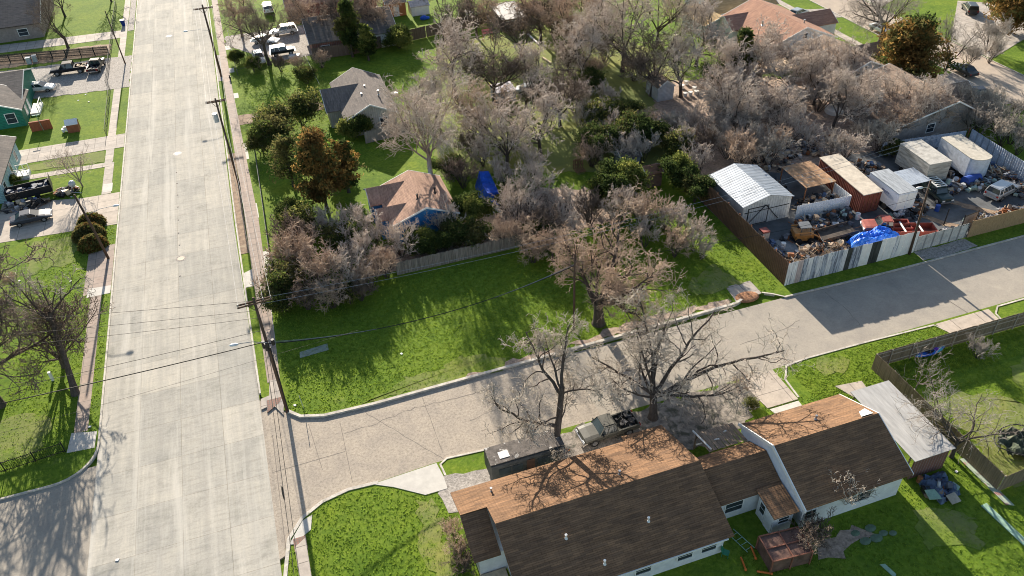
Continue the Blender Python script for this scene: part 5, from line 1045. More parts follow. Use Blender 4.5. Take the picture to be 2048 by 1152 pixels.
heap('pale machinery and pipes behind the plywood fence', 75.6, 57.0, 2.4, 1.0, 1.0, 120, 11, (5, 2, 1, 5, 3, 0, 1, 1))
heap('reddish frames and boards behind the right end of the plywood fence', 80.4, 57.2, 2.4, .9, .8, 80, 12, (2, 5, 3, 2, 2, 0, 2, 0), longp=.6)
heap('brush and scrap along the bluish fence', 86.0, 64.6, 1.2, 4.0, .9, 120, 13, (2, 3, 6, 1, 3, 1, 1, 1), longp=.7)
heap('small dark parts between container and white box', 69.4, 61.4, 2.0, .8, .5, 50, 14, (4, 2, 0, 3, 5, 0, 0, 0))
heap('dark parts and frames left of the rusty canopy', 58.0, 72.0, 1.2, 2.6, 1.0, 80, 16, (5, 3, 3, 2, 5, 1, 1, 0))
heap('greasy machine parts around the loader and flat trailer', 57.2, 62.4, 4.6, .8, .7, 130, 17, (5, 3, 1, 2, 6, 1, 0, 0))
heap('scrap leaning along the white box truck body', 71.6, 63.2, .9, 1.8, .8, 60, 18, (4, 3, 2, 2, 5, 1, 1, 0))
heap('dark junk between grey box trailer and rounded trailer', 79.8, 67.6, .9, 2.6, 1.1, 90, 19, (5, 3, 3, 2, 5, 1, 2, 0))
heap('pipes and dead brush behind the silver crossover', 85.2, 60.6, 1.6, 1.6, .7, 70, 20, (4, 4, 4, 1, 3, 0, 1, 1), longp=.6)
heap('small cans and rods near the low gate', 70.6, 56.6, .9, .5, .5, 26, 15, (6, 1, 0, 2, 4, 0, 0, 0))
for i, (x, y, r_) in enumerate(((51.6, 61.0, 0), (63.2, 63.0, 0), (73.0, 61.0, 0), (66.4, 61.4, 0))):
    m = MB(); m.cyl((0, 0, 0), .28, .8, 12); o = m.build('barrel', (W_TRIM, W_TRIM, P_BLUE, mat('barrel green', (.1, .16, .14)))[i], loc=(x, y, YZ)); tag(o, ('white barrel beside the orange loader', 'white bucket barrel at the end of the low white wall', 'blue barrel left of the dark green jeep', 'dull green barrel between red container and red pickup')[i], 'barrel')
t = thing('cabinet', 'tall beige cabinet with red top beside the brown fence', 'cabinet', (49.9, 62.6, YZ)); m = MB(); m.box(-.3, .6, -.3, .6, 0, 1.7); m.build('body', mat('cabinet beige', (.42, .36, .30), .6), t); m = MB(); m.box(-.3, .6, -.3, .6, 1.702, 1.9); m.build('top', P_RED, t)
m = MB(); m.prism([(-1.3, 1.3), (1.2, 1.5), (1.7, -.9), (-.4, -1.7)], 0, .02); o = m.build('spill', mat('new slab grey', (.26, .27, .275), .7), loc=(51.9, 61.2, .118)); o['kind'] = 'structure'; o['label'] = 'lighter concrete patch in the yard'
m = MB(); m.prism(rect(-4.2, 4.2, -.8, .9), 0, .02); o = m.build('slab', mat('new slab grey', (.26, .27, .275), .7), loc=(57.5, 60.0, .118)); o['kind'] = 'structure'; o['label'] = 'pale strip of yard concrete behind the wood heap'
for i, (pts, lb) in enumerate((([(75.8, 63.0), (78.0, 60.0), (79.4, 58.2)], 'sandy track in the scrap yard by the jeep'), ([(70.8, 61.5), (72.3, 58.5), (73.2, 57.6)], 'pale dirt streak toward the gate'), ([(76.9, 61.0), (78.9, 58.6)], 'second pale dirt streak'))):
    p = pts+[(x-.8, y-.3) for x, y in pts[::-1]]; patch('dirt', p, M_DIRT, lb, z=.125, jag=.12, sd=40+i)
# ================================================================ FENCES, POLES, WIRES
def wood_fence(name, label, pts, h, m, pick=0.15, gap=0.012, post=True, rails_side=1, zb=0.08, jag=0.03, sd=0, cat='fence', pm=None):
    x0, y0 = pts[0]; t = thing(name, label, cat, (x0, y0, zb)); rr = random.Random(sd); b = MB(); q = MB()
    for k in range(len(pts)-1):
        ax, ay = pts[k]; bx, by = pts[k+1]; L = math.hypot(bx-ax, by-ay); a = math.atan2(by-ay, bx-ax); n = int(L/(pick+gap))
        T = Matrix.Translation((ax-x0, ay-y0, 0)) @ Matrix.Rotation(a, 4, 'Z'); b.T = T; q.T = T
        for i in range(n):
            s_ = i*(pick+gap); b.box(s_, s_+pick, -.012+rr.uniform(-.008, .008), .012, 0.02, h+rr.uniform(-jag, jag))
        if post:
            i = 0.0
            while i < L: q.box(i, i+.1, .03*rails_side if rails_side > 0 else -.13, .13 if rails_side > 0 else -.03, 0, h-.02); i += 2.44
            for z in (.35, h*.62 if h < 2 else h*.5, h-.25): q.box(0, L, .014 if rails_side > 0 else -.05, .05 if rails_side > 0 else -.014, z, z+.09)
    b.build('pickets', m, t)
    if q.v: q.build('frame', pm or m, t)
    return t
FW_GREY = mat('weathered pickets', (0.235, 0.205, 0.18), 0.95, var=0.55, scale=1.6, stretch=(5, 5, .2), bmp=.3)
FW_BR = mat('brown pickets', (0.225, 0.17, 0.115), 0.95, var=0.4, scale=1.6, stretch=(5, 5, .2), bmp=.3); FW_RAIL = mat('fence rail', (0.38, 0.32, 0.26), .9, var=.2)
wood_fence('wooden_fence', 'grey weathered wooden fence between the corner lot and the overgrown yard', [at(795, 552), (23.4, 72.35), (24.6, 72.4)], 1.75, FW_GREY, .14, .02, jag=.09, sd=1)
wood_fence('wooden_fence', 'brown wooden fence with exposed rails around the yard on the right', [(72, 41.1), (48.2, 41.35), (48.35, 26.2)], 1.95, FW_BR, rails_side=1, sd=2, pm=FW_RAIL)
wood_fence('wooden_fence', 'short end of wooden fence turning right at the lower right edge', [(48.4, 26.15), (53.5, 26.4)], 1.9, FW_BR, sd=3, pm=FW_RAIL)
wood_fence('wooden_fence', 'long brown wooden fence behind the deep green lawn near the top', [(9.0, 138.8), (16, 138.6), (30, 141.2), (54, 145.5)], 2.1, mat('fence brown far', (0.17, 0.125, 0.10), .95, var=.35, scale=1.5, stretch=(5, 5, .2)), .15, sd=4)
wood_fence('wooden_fence', 'tan grey wooden fence at the back corner of the beige house', [(11.8, 104.6), (18.6, 105.6), (18.6, 109)], 1.8, mat('fence taupe', (0.29, 0.25, 0.22), .95, var=.3, stretch=(5, 5, .2)), sd=5)
wood_fence('wooden_fence', 'light tan board fence running through the thicket below the salmon roofed house', [at(1484, 150), at(1526, 206)], 1.9, WOOD_P, sd=6)
wood_fence('wooden_fence', 'dark board fence at the upper edge of the gravel pickup yard', [(-25.3, 156.5), (-46, 160.5)], 1.6, mat('fence black', (0.05, 0.045, 0.04), .95, var=.4, stretch=(5, 5, .3)), .12, .05, sd=7)
IRON = mat('iron black', (0.015, 0.015, 0.015), .6)
def rail_fence(label, pts, h=1.1, pick=.14, name='iron_fence', m_=None, zb=.08, r=.012):
    x0, y0 = pts[0]; t = thing(name, label, 'fence', (x0, y0, zb)); b = MB(); q = MB()
    for k in range(len(pts)-1):
        ax, ay = pts[k]; bx, by = pts[k+1]; L = math.hypot(bx-ax, by-ay); T = Matrix.Translation((ax-x0, ay-y0, 0)) @ Matrix.Rotation(math.atan2(by-ay, bx-ax), 4, 'Z'); b.T = T; q.T = T
        i = 0.0
        while i < L: b.box(i, i+2*r, -r, r, .05, h); i += pick
        i = 0.0
        while i < L+.1: q.box(i-.04, i+.04, -.04, .04, 0, h+.12); i += 2.4
        for z in (.12, h-.12): q.box(0, L, -.02, .02, z, z+.05)
    b.build('bars', m_ or IRON, t); q.build('frame', m_ or IRON, t); return t
rail_fence('black iron picket fence at the lower left lawn', [at(132, 905), at(0, 948)], 1.2, .16)
def chain_fence(label, pts, h=1.2, m_=None):
    """posts, top rail and a net of real crossing wires"""
    x0, y0 = pts[0]; t = thing('chain_link_fence', label, 'fence', (x0, y0, .08)); b = MB(); q = MB(); m_ = m_ or mat('chain dull', (0.10, 0.10, 0.095), .6, .3)
    for k in range(len(pts)-1):
        ax, ay = pts[k]; bx, by = pts[k+1]; L = math.hypot(bx-ax, by-ay); T = Matrix.Translation((ax-x0, ay-y0, 0)) @ Matrix.Rotation(math.atan2(by-ay, bx-ax), 4, 'Z'); b.T = T; q.T = T
        n = int((L+h)/.28)
        for i in range(n):
            s_ = i*.28
            for d in (1, -1):
                a0 = s_-h if d > 0 else s_; a1 = s_ if d > 0 else s_-h
                z0, z1 = .03, h; A0, A1 = max(0, min(L, a0)), max(0, min(L, a1))
                if a1 != a0 and A0 != A1:
                    za = z0+(z1-z0)*(A0-a0)/(a1-a0); zc = z0+(z1-z0)*(A1-a0)/(a1-a0); b.add([(A0, -.006, za), (A0+.014, .006, za), (A1+.014, .006, zc), (A1, -.006, zc)], [(0, 1, 2, 3)])
        i = 0.0
        while i < L+.1: q.tube([(i, 0, 0), (i, 0, h+.05)], .035, 5); i += 2.8
        q.tube([(0, 0, h), (L, 0, h)], .028, 5)
    b.build('mesh', m_, t); q.build('frame', m_, t); return t
chain_fence('dark chain link fence along the sidewalk by the hedge and cedar lawn', [(-3.9, 79.5), (-3.6, 95), (-3.4, 109)], 1.2)
chain_fence('chain link fence between the parked wagons yard and the sidewalk', [(-4.0, 137.5), (-4.3, 157)], 1.2)
chain_fence('chain link fence on the far left side of the road by the teal house lawn', [(-24.0, 122), (-24.3, 140)], 1.2)
chain_fence('chain link fence by the gravel pickup yard and trash bin', [(-24.9, 141), (-25.3, 185)], 1.3)
chain_fence('low chain link fence across the bright green lawn below the hedge yard', [(-3.9, 136.9), (3.2, 138.4)], 1.2)
wood_fence('log_rail', 'thin whitish pole leaning across the bright lawn by the beige house', [at(610, 112), at(640, 172)], .12, W_TRIM, .5, 0.0, post=False, cat='rail')

POLE_W = mat('pole wood', (0.10, 0.066, 0.048), .95, var=.35, scale=2, stretch=(5, 5, .2), bmp=.4); CER = mat('insulator', (.45, .44, .42), .4); TRAFO = mat('transformer grey', (.50, .53, .56), .5, .2)
def pole(label, x, y, H, top=(0, 0), arm=None, armz=None, rz=0, extras=None, r=.17):
    t = thing('utility_pole', label, 'utility pole', (x, y, 0.05)); m = MB(); m.tube([(0, 0, 0), (top[0]*.5, top[1]*.5, H*.5), (top[0], top[1], H)], [r, r*.85, r*.65], 10); m.build('pole', POLE_W, t, smooth=True)
    for az in (armz or []):
        k = az/H; c = (top[0]*k, top[1]*k); m = MB(); m.T = Matrix.Translation((c[0], c[1], 0)) @ Matrix.Rotation(R(rz), 4, 'Z')
        for yy in (-.2, .14): m.box(-arm, arm, yy, yy+.08, az-.06, az+.08)
        m.tube([(-arm*.45, -.2, az), (0, -.16, az-.8)], .03, 4); m.tube([(arm*.45, -.2, az), (0, -.16, az-.8)], .03, 4); cr = m.build('crossarm', POLE_W, t)
        for xx in (-arm+.1, -arm*.5, arm*.5, arm-.1):
            m = MB(); m.T = Matrix.Translation((c[0], c[1], 0)) @ Matrix.Rotation(R(rz), 4, 'Z'); m.cyl((xx, 0, az+.08), .05, .2, 6, .03); m.build('insulator', CER, cr)
    return t
def lightarm(t, z, vec, L=2.6, col=None):
    d = Vector(vec).normalized(); m = MB(); m.tube([(0, 0, z), (d.x*L*.5, d.y*L*.5, z+.35), (d.x*L, d.y*L, z+.4)], .035, 5); m.build('lamp_arm', STEEL, t)
    m = MB(); m.T = Matrix.Translation((d.x*(L+.35), d.y*(L+.35), z+.38)) @ Matrix.Rotation(math.atan2(d.y, d.x), 4, 'Z'); m.ball((0, 0, 0), .42, .19, .12, 10, 6); m.build('lamp_head', mat('lamp head white', (.72, .73, .73), .4), t, smooth=True)
PM = (-4.8, 55.5)
t = pole('tall wooden utility pole with cross arm and street lamp at the corner lot', *PM, 12.9, (-.1, .9), 1.45, [12.4], rz=5)
lightarm(t, 8.6, (-1, .1, 0), 2.3); m = MB(); m.cyl((-.35, .5, 7.7), .16, .7, 8); m.cyl((.45, .5, 7.8), .15, .6, 8); m.cyl((-.1, .2, 7.6), .2, .8, 8); m.build('cable_box', BLACK, t)
m = MB(); m.tube([(.1, -.15, 0), (.12, .2, 5), (.1, .5, 7.6)], .05, 5); m.build('riser_pipe', BLACK, t)
t2 = pole('second wooden utility pole with transformer on the right of the main road', -6.25, 100.0, 12.0, (0, .6), 1.25, [11.6]); m = MB(); m.cyl((-.55, .4, 9.0), .32, 1.15, 12); m.build('transformer', TRAFO, t2, smooth=False)
t3 = pole('far wooden utility pole with cross arm near the top edge', -6.6, 137.8, 12.0, (0, .6), 1.5, [11.4], r=.2); lightarm(t3, 8.0, (-1, 0, 0), 3.2)
t4 = pole('thin dark utility pole beside the big bare tree on the corner lot', 24.2, 56.7, 9.3, (0, .2), None, None, r=.13)
t5 = pole('leaning wooden utility pole with lamp rising from the scrap yard fence', 64.0, 55.0, 9.4, (-.1, .3), None, None, r=.15); lightarm(t5, 8.4, (-.9, .2, 0), 1.0)
t6 = pole('slim pole by the trash bin at the far left kerb', -22.4, 150.5, 9.5, (-.3, 0), None, None, r=.12)
t7 = thing('lamp_post', 'leaning wooden lamp post over the round bushes on the left', 'lamp post', (-22.0, 88.0, .05)); m = MB(); m.tube([(0, 0, 0), (-.35, .2, 4.5), (-.75, .3, 8.8)], [.16, .14, .11], 9); m.build('pole', POLE_W, t7, smooth=True); lightarm(t7, 6.3, (1, 0, 0), 2.6)
WIRE = mat('wire black', (.02, .02, .02), .6); WIREG = mat('wire grey', (.30, .30, .30), .5, .3)
def wire(label, a, b_, sag, r=.016, m_=None, group=None, n=18):
    a, b_ = Vector(a), Vector(b_); m = MB(); o = a; pts = [tuple((b_-a)*(i/n)-Vector((0, 0, sag*4*(i/n)*(1-i/n)))) for i in range(n+1)]; m.tube(pts, r, 3)
    return tag(m.build('power_line', m_ or WIRE, loc=tuple(a)), label, 'power line', group)
top = (PM[0]-.1, PM[1]+.85)
for i, dx in enumerate((-1.35, -.7, .7, 1.35)):
    wire('thin overhead wire strung along the sidewalk from the corner pole to the second pole', (top[0]+dx, top[1], 12.65), (-6.25+dx*.85, 100.5, 11.85), .7, .018, WIREG, 'wires between corner pole and second pole')
    wire('thin overhead wire strung between the second pole and the far pole', (-6.25+dx*.85, 100.5, 11.85), (-6.6+dx, 138.3, 11.6), .6, .018, WIREG, 'wires between second pole and far pole')
wire('overhead wire on the far pole running out at the top edge', (-6.6, 138.3, 11.6), (-6.6, 190, 11.6), .8, .018, WIREG)
wire('heavy cable along the sidewalk between corner pole and second pole', (PM[0], PM[1]+.5, 8.2), (-6.25, 100.3, 8.0), .9, .03)
for i, (z, y2, z2, r_) in enumerate(((12.65, 69.5, 12.4, .02), (11.6, 67.3, 12.0, .02), (10.8, 65.6, 11.6, .02), (9.4, 56.8, 9.0, .024), (8.1, 56.0, 8.4, .055))):
    wire(('uppermost thin wire crossing the main road to the left', 'second thin wire crossing the main road to the left', 'third thin wire crossing the main road to the left', 'thin black wire just above the heavy cable crossing the main road', 'heavy black cable crossing the main road to the left')[i], (top[0], top[1], z), (-62, y2+3, z2), .5+.1*i, r_, WIRE)
wire('lowest thin wire crossing the main road toward the lower left', (3.0, 56, 7.2), (-60, 52.5, 7.2), .4, .012)
for i, (z, z2) in enumerate(((12.5, 10.8), (11.9, 10.2))): wire('thin pale wire above the corner lot, %s of the two' % ('upper', 'lower')[i], (top[0], top[1]+.4, z), (70, 61.5, z2), 1.4, .018, WIREG)
for i in range(3): wire(('black bundled cable from the corner pole to the dark pole', 'pale strand lashed above the black bundled cable', 'pale strand lashed below the black bundled cable')[i], (PM[0], PM[1]+.6, 8.0+.12*i), (24.2, 56.9, 8.0+.1*i), 1.7+.12*i, (.045, .016, .016)[i], (WIRE, WIREG, WIREG)[i])
wire('black cable from the dark pole across to the scrap yard pole', (24.2, 56.9, 8.4), (64, 55.3, 7.6), 1.0, .022); wire('cable from the scrap yard pole to the right edge', (64, 55.3, 8.0), (110, 57, 8.5), .8, .022)
for i in range(2): wire('cable running from the corner pole to the bottom edge, %s of two' % ('left', 'right')[i], (PM[0]-.3+.3*i, PM[1]+.4, 8.0), (PM[0]-.9+.35*i, 10, 8.0), .6, .024, WIRE)
for i in range(2): wire('thin wire over the driveways at the top right corner, %s one' % ('upper', 'lower')[i], (112, 128+4*i, 9), (150, 80+3*i, 9), .8, .02, WIREG)
t = thing('cable_coil', 'teardrop shaped coil of spare cable hanging on the wires by the tactile square', 'cable coil', (-5.35, 39.9, 7.55)); m = MB(); m.tube([(.0, .45*math.sin(a)*(1 if math.sin(a) > 0 else 1.3), 0.38*math.cos(a)) for a in [6.283*i/16 for i in range(17)]], .035, 4); o = m.build('loop', WIRE, t)
for px, py, qx, qy, z, lb in ((1000, 240, 1100, 60, 0, None),): pass
# ================================================================ SMALL THINGS
def simple(name, label, cat, px, py, fn, m_, z=.1, rz=0, group=None, zp=0, bevel=0):
    m = MB(); fn(m); o = m.build(name, m_, loc=(*at(px, py, zp), z), bevel=bevel); o.rotation_euler.z = rz; return tag(o, label, cat, group)
t = thing('trash_bin', 'blue wheeled trash bin with grey lid on the far left kerb', 'trash bin', (*at(248, 52), .1)); m = MB(); m.add([(-.28, -.3, 0), (.28, -.3, 0), (.28, .3, 0), (-.28, .3, 0), (-.38, -.42, 1.05), (.38, -.42, 1.05), (.38, .4, 1.05), (-.38, .4, 1.05)], [(3, 2, 1, 0), (4, 5, 6, 7), (0, 1, 5, 4), (1, 2, 6, 5), (2, 3, 7, 6), (3, 0, 4, 7)]); m.build('bin', mat('bin blue', (.01, .04, .22), .5), t); m = MB(); m.box(-.4, .4, -.45, .42, 1.06, 1.14); m.build('lid', mat('bin lid', (.25, .27, .3), .5), t)
for px, py, lb in ((60, 128, 'pale wheeled bin nearest the teal house'), (72, 124, 'pale wheeled bin nearest the black pickup')):
    simple('trash_bin', lb, 'trash bin', px, py, lambda m: (m.box(-.35, .35, -.35, .35, 0, 1.05), m.box(-.4, .4, -.42, .4, 1.06, 1.15)), mat('bin pale', (.45, .46, .47), .6))
t = thing('playhouse', 'small brown playhouse with white roof on the teal house lawn', 'playhouse', (*at(150, 262), .1)); m = MB(); m.box(-.8, .8, -.7, .7, 0, 1.3); m.build('wall', mat('play brown', (.28, .10, .05), .7), t); m = MB(); m.slab([(-.9, -.8, 1.3), (.9, -.8, 1.3), (.9, 0, 1.9), (-.9, 0, 1.9)], .07); m.slab([(-.9, 0.003, 1.9), (.9, 0.003, 1.9), (.9, .8, 1.3), (-.9, .8, 1.3)], .07); m.build('roof', W_TRIM, t)
simple('toy_car', 'small white toy car beside the playhouse', 'toy car', 133, 264, lambda m: (m.box(-.5, .5, -.3, .3, .15, .5), m.box(-.2, .3, -.25, .25, .5, .8), m.cyl((-.3, -.32, .17), .17, .64, 8, axis='y'), m.cyl((.3, -.32, .17), .17, .64, 8, axis='y')), W_TRIM)
simple('clothes_post', 'thin dark post with pale green wings on the teal house lawn', 'post', 88, 262, lambda m: (m.tube([(0, 0, 0), (-.2, 0, 2.6)], .04, 4), m.box(-.7, .3, -.1, .1, 2.5, 2.56)), mat('post green', (.20, .34, .25), .7))
t = thing('utility_trailer', 'open black mesh trailer heaped with white and blue junk on the left driveway', 'trailer', (-32.2, 107.2, .1), R(8)); m = MB(); m.box(-3, 2.4, -1.1, 1.1, .5, .62)
for yy in (-1.12, 1.08): m.box(-3, 2.4, yy, yy+.05, .62, 1.5)
m.box(-3.03, -3, -1.1, 1.1, .62, 1.5); m.box(2.4, 2.44, -1.1, 1.1, .62, 2.3); m.build('bed', BLACK, t); m = MB(); rr = random.Random(8)
for i in range(40): m.cbox((rr.uniform(-2.7, 2.1), rr.uniform(-.8, .8), .8+rr.uniform(0, .5)), (rr.uniform(.2, .9), rr.uniform(.15, .6), rr.uniform(.1, .4)), rr.uniform(0, 3))
m.build('load', mat('trailer junk', (.10, .11, .14), .7, var=.9, scale=2.5, col2=(.55, .57, .60), f2=(.58, .64)), t)
for x in (-.5, .5): m = MB(); m.cyl((x, -1.3, .35), .35, .2, 12, axis='y'); m.build('wheel', TYRE, t)
simple('cement_mixer', 'small pale drum on a stand beside the trailer tongue', 'mixer', 150, 382, lambda m: (m.ball((0, 0, 1.0), .45, .45, .5), m.tube([(-.5, -.3, 0), (0, 0, .9)], .04, 4), m.tube([(.5, -.3, 0), (0, 0, .9)], .04, 4), m.tube([(0, .5, 0), (0, 0, .9)], .04, 4)), TRAFO)
heap('dark junk heaped around the mesh trailer on the left driveway', -33.0, 104.6, 3.0, 1.4, .8, 90, 32, (4, 1, 2, 1, 7, 1, 1, 0), z=.1)
heap('dark scrap and bags by the trailer tongue and old sedan', -28.2, 106.4, 1.6, 1.2, .6, 40, 33, (4, 1, 2, 1, 6, 0, 1, 0), z=.1)
# kayak
t = thing('kayak', 'blue teal mottled kayak lying along the wooden fence', 'kayak', (*at(1858, 709), .12), R(3)); m = MB(); n = 15; vs = []; fs = []
for i in range(n):
    u = i/(n-1)*2-1; w_ = .40*max(0, 1-abs(u)**2.6)+.01; x = u*1.85; zc = .08+.13*u*u
    for k in range(8): a = 6.283*k/8; vs.append((x, w_*math.cos(a), .18+zc*.5+(.17 if math.sin(a) < 0 else .11)*math.sin(a)*min(1, w_*3)))
for i in range(n-1):
    for k in range(8): fs.append((i*8+k, (i+1)*8+k, (i+1)*8+(k+1) % 8, i*8+(k+1) % 8))
m.add(vs, fs+[tuple(range(7, -1, -1)), tuple(range((n-1)*8, n*8))]); m.build('hull', mat('kayak mottled', (.015, .09, .42), .3, var=.5, scale=2.2, col2=(.03, .38, .52), f2=(.52, .6)), t, smooth=True)
m = MB(); m.prism([(.55*math.cos(a)-.1, .23*math.sin(a)) for a in [6.283*i/14 for i in range(14)]], .285, .33); m.build('cockpit', BLACK, t); m = MB(); m.box(.5, .9, -.16, .16, .28, .42); m.build('seat', mat('violet seat', (.10, .04, .42), .6), t)
# cage, poles, boards, pile in the back yard
t = thing('cage', 'rusty brown framed enclosure with flat translucent top in the shaded back yard', 'enclosure', (28.9, 27.0, .1), R(-5)); m = MB()
for x in (-1.6, 0, 1.6):
    for y in (-1.1, 1.1): m.box(x-.05, x+.05, y-.05, y+.05, 0, 1.55)
for y in (-1.1, 0, 1.1): m.box(-1.6, 1.6, y-.045, y+.045, 1.53, 1.62)
for x in (-1.6, 0, 1.6): m.box(x-.045, x+.045, -1.1, 1.1, 1.531, 1.621)
m.build('frame', mat('cage red brown', (.24, .10, .065), .8, var=.3), t)
m = MB(); m.prism([(-1.55, -1.05), (1.55, -1.05), (1.55, 1.05), (-1.55, 1.05)], 1.50, 1.52); m.box(-1.55, 1.55, -1.08, -1.06, .1, 1.5); m.box(-1.58, -1.56, -1.05, 1.05, .1, 1.5); m.build('mesh_panel', mat('cage panel brown', (.15, .085, .065), .8, var=.5, scale=1.5, col2=(.08, .06, .05)), t)
for i, (px, py, a) in enumerate(((1486, 1130, 1.35), (1506, 1108, 1.35), (1528, 1148, 2.6))):
    simple('cone_pole', ('orange striped post lying nearest the long house', 'orange striped post lying beside the enclosure', 'orange red post lying at the bottom edge')[i], 'post', px, py, lambda m: (m.cyl((-.55, 0, .1), .075, 1.1, 8, axis='x'), m.cyl((-.58, 0, .1), .1, .12, 8, axis='x')), mat('orange plastic', (.62, .16, .03), .6, var=.35, scale=5, col2=(.35, .08, .05)), rz=a)
PGR = mat('pale green board', (.25, .38, .29), .8, var=.25, scale=2, col2=(.36, .33, .28), f2=(.62, .7))
simple('board', 'long pale green board lying in the sunlit grass at the right edge', 'board', 2015, 1056, lambda m: m.box(-2.3, 2.3, -.3, .3, 0, .06), PGR, rz=R(-86))
simple('board', 'peeling pale green and pinkish board along the wooden fence', 'board', 1972, 965, lambda m: m.prism([(-2.6, -.3), (2.3, -.35), (2.6, .2), (-2.5, .35)], 0, .07), mat('peeling board', (.36, .42, .33), .85, var=.2, scale=2, col2=(.40, .22, .19), f2=(.55, .6)), rz=R(-89))
simple('board', 'small pale green scrap of board at the bottom edge of the yard', 'board', 1777, 1143, lambda m: m.prism([(-.2, -.6), (.15, -.5), (.25, .5), (-.1, .7)], 0, .05), PGR, rz=.3)
t = thing('tarp_pile', 'heap of blue tarps, panels and boards at the end of the metal carport', 'tarp', (44.2, 27.9, .1), R(8)); m = MB()
rr = random.Random(12); K = 12
vs = [(-1.15+2.3*i/K+rr.uniform(-.06, .06)+.25*j/K, -1.1+2.4*j/K+rr.uniform(-.06, .06), .02 if min(i, j, K-i, K-j) == 0 else .35+.35*math.sin(i*.9+j*.5)*math.cos(j*.7)+rr.uniform(-.1, .14)) for j in range(K+1) for i in range(K+1)]
m.add(vs, [(j*(K+1)+i, j*(K+1)+i+1, (j+1)*(K+1)+i+1, (j+1)*(K+1)+i) for j in range(K) for i in range(K)]); m.build('tarp', mat('dull blue tarp', (.10, .135, .21), .6, var=.35, scale=2.5, bmp=.7, bs=4), t)
m = MB(); m.slab([(-.6, -1.6, .35), (.3, -1.7, .33), (.4, -.9, .5), (-.5, -.85, .52)], .06); m.build('plywood', mat('plywood grey tan', (.36, .32, .25), .8), t); [MB().slab(q, .06).build('panel', PGR, t) for q in ([(-1.9, -.5, .5), (-.9, -.9, .45), (-.8, 0, .55), (-1.6, .3, .6)], [(.9, -.9, .3), (1.4, -.7, .3), (1.3, -.1, .35), (.8, -.2, .35)])]
heap('small boards and blue grey scraps round the tarp pile', 44.3, 28.3, 1.7, 1.4, .3, 22, 31, (3, 1, 3, 1, 1, 4, 2, 2), z=.1, longp=.2)
for i, (px, py, s_) in enumerate(((1740, 1058, .5), (1752, 1078, .55), (1766, 1068, .4), (1730, 1084, .5), (1710, 1068, .4), (1785, 1068, .35))):
    simple('stone', ('flat pale green stone furthest up in the ring', 'flat stone second in the ring', 'small flat stone at the right of the ring', 'flat stone at the bottom of the ring', 'flat stone at the left of the ring', 'narrow pale scrap right of the stone ring')[i], 'stone', px, py, lambda m: m.ball((0, 0, .02), s_, s_*.7, .05, 9, 5), mat('stone greenish', (.12, .17, .11), .9, var=.3))
simple('step_ladder', 'pale green ladder frame lying between the two brown houses', 'ladder', 1480, 1085, lambda m: (m.tube([(-.2, -1, .08), (-.35, 1.1, .08)], .04, 4), m.tube([(.5, -1, .08), (.3, 1.1, .08)], .04, 4), [m.tube([(-.25, y, .08), (.42, y, .08)], .03, 4) for y in (-.8, -.3, .2, .7)]), PGR, rz=.2)
simple('garden_chair', 'toppled green garden chair by the back wall of the long house', 'chair', 1450, 1112, lambda m: (m.box(-.25, .25, -.25, .25, .35, .4), [m.tube([(x, y, 0), (x, y, .4)], .025, 4) for x in (-.23, .23) for y in (-.23, .23)], m.slab([(-.25, .22, .4), (.25, .22, .4), (.25, .4, .9), (-.25, .4, .9)], .04)), mat('chair green', (.04, .22, .12), .6), rz=.8)
# collapsed net at the right edge
t = thing('trampoline', 'collapsed dark trampoline net at the right edge of the photo', 'trampoline', (53.4, 29.3, .1)); m = MB(); P = [(1.9*math.cos(a), 1.7*math.sin(a), .55+.3*math.sin(2*a)) for a in [6.283*i/20 for i in range(21)]]; m.tube(P, .05, 5); [m.tube([P[i], (P[i][0]*1.05, P[i][1]*1.05, 0)], .03, 4) for i in (0, 5, 10, 15)]; m.build('frame', BLACK, t)
m = MB(); rr = random.Random(4); K = 14; m.add([(-1.7+3.4*i/K+rr.uniform(-.05, .05), -1.5+3.0*j/K+rr.uniform(-.05, .05), .5+.35*math.sin(i*.8+j*.3)*math.cos(j*.9-i*.2)+rr.uniform(-.1, .1)) for j in range(K+1) for i in range(K+1)], [(j*(K+1)+i, j*(K+1)+i+1, (j+1)*(K+1)+i+1, (j+1)*(K+1)+i) for j in range(K) for i in range(K) if (i-K/2+.5)**2+(j-K/2+.5)**2 < (K/2)**2]); m.build('net', mat('net dark', (.06, .075, .05), .9, var=.5, scale=2, col2=(.15, .12, .09)), t)
simple('pallet', 'two brown slatted pallets leaning in the clearing, in the middle of the yard', 'pallet', 1160, 345, lambda m: ([m.box(-.7+i*.24, -.58+i*.24, -.6, .6, .3, .36) for i in range(6)], [m.box(-.7+i*.24, -.58+i*.24, .6, .66, .3, 1.7) for i in range(6)], m.box(-.75, .75, .67, .72, .8, .9), m.box(-.75, .75, .67, .72, 1.4, 1.5)), mat('pallet brown', (.20, .10, .07), .9), z=.05)
for i, (a, b_, lb) in enumerate((((1055, 70), (1078, 92), 'white trunk like pole lying near the open metal shed'), ((1085, 118), (1102, 130), 'short pale log in the grass at the twig thicket'))):
    p, q = at(*a), at(*b_); m = MB(); m.tube([(0, 0, .15), (q[0]-p[0], q[1]-p[1], .2)], .18, 6); tag(m.build('log', WOOD_P if i else W_TRIM, loc=(*p, .1)), lb, 'log')
simple('wheelbarrow', 'small red roofed play frame under twigs near the long fence', 'play frame', 975, 82, lambda m: (m.slab([(-.9, -.6, 1.5), (.9, -.6, 1.5), (.9, .6, 1.9), (-.9, .6, 1.9)], .06), [m.tube([(x, y, 0), (x, y, 1.5)], .05, 4) for x in (-.8, .8) for y in (-.5, .5)]), mat('play red', (.50, .12, .12), .6))
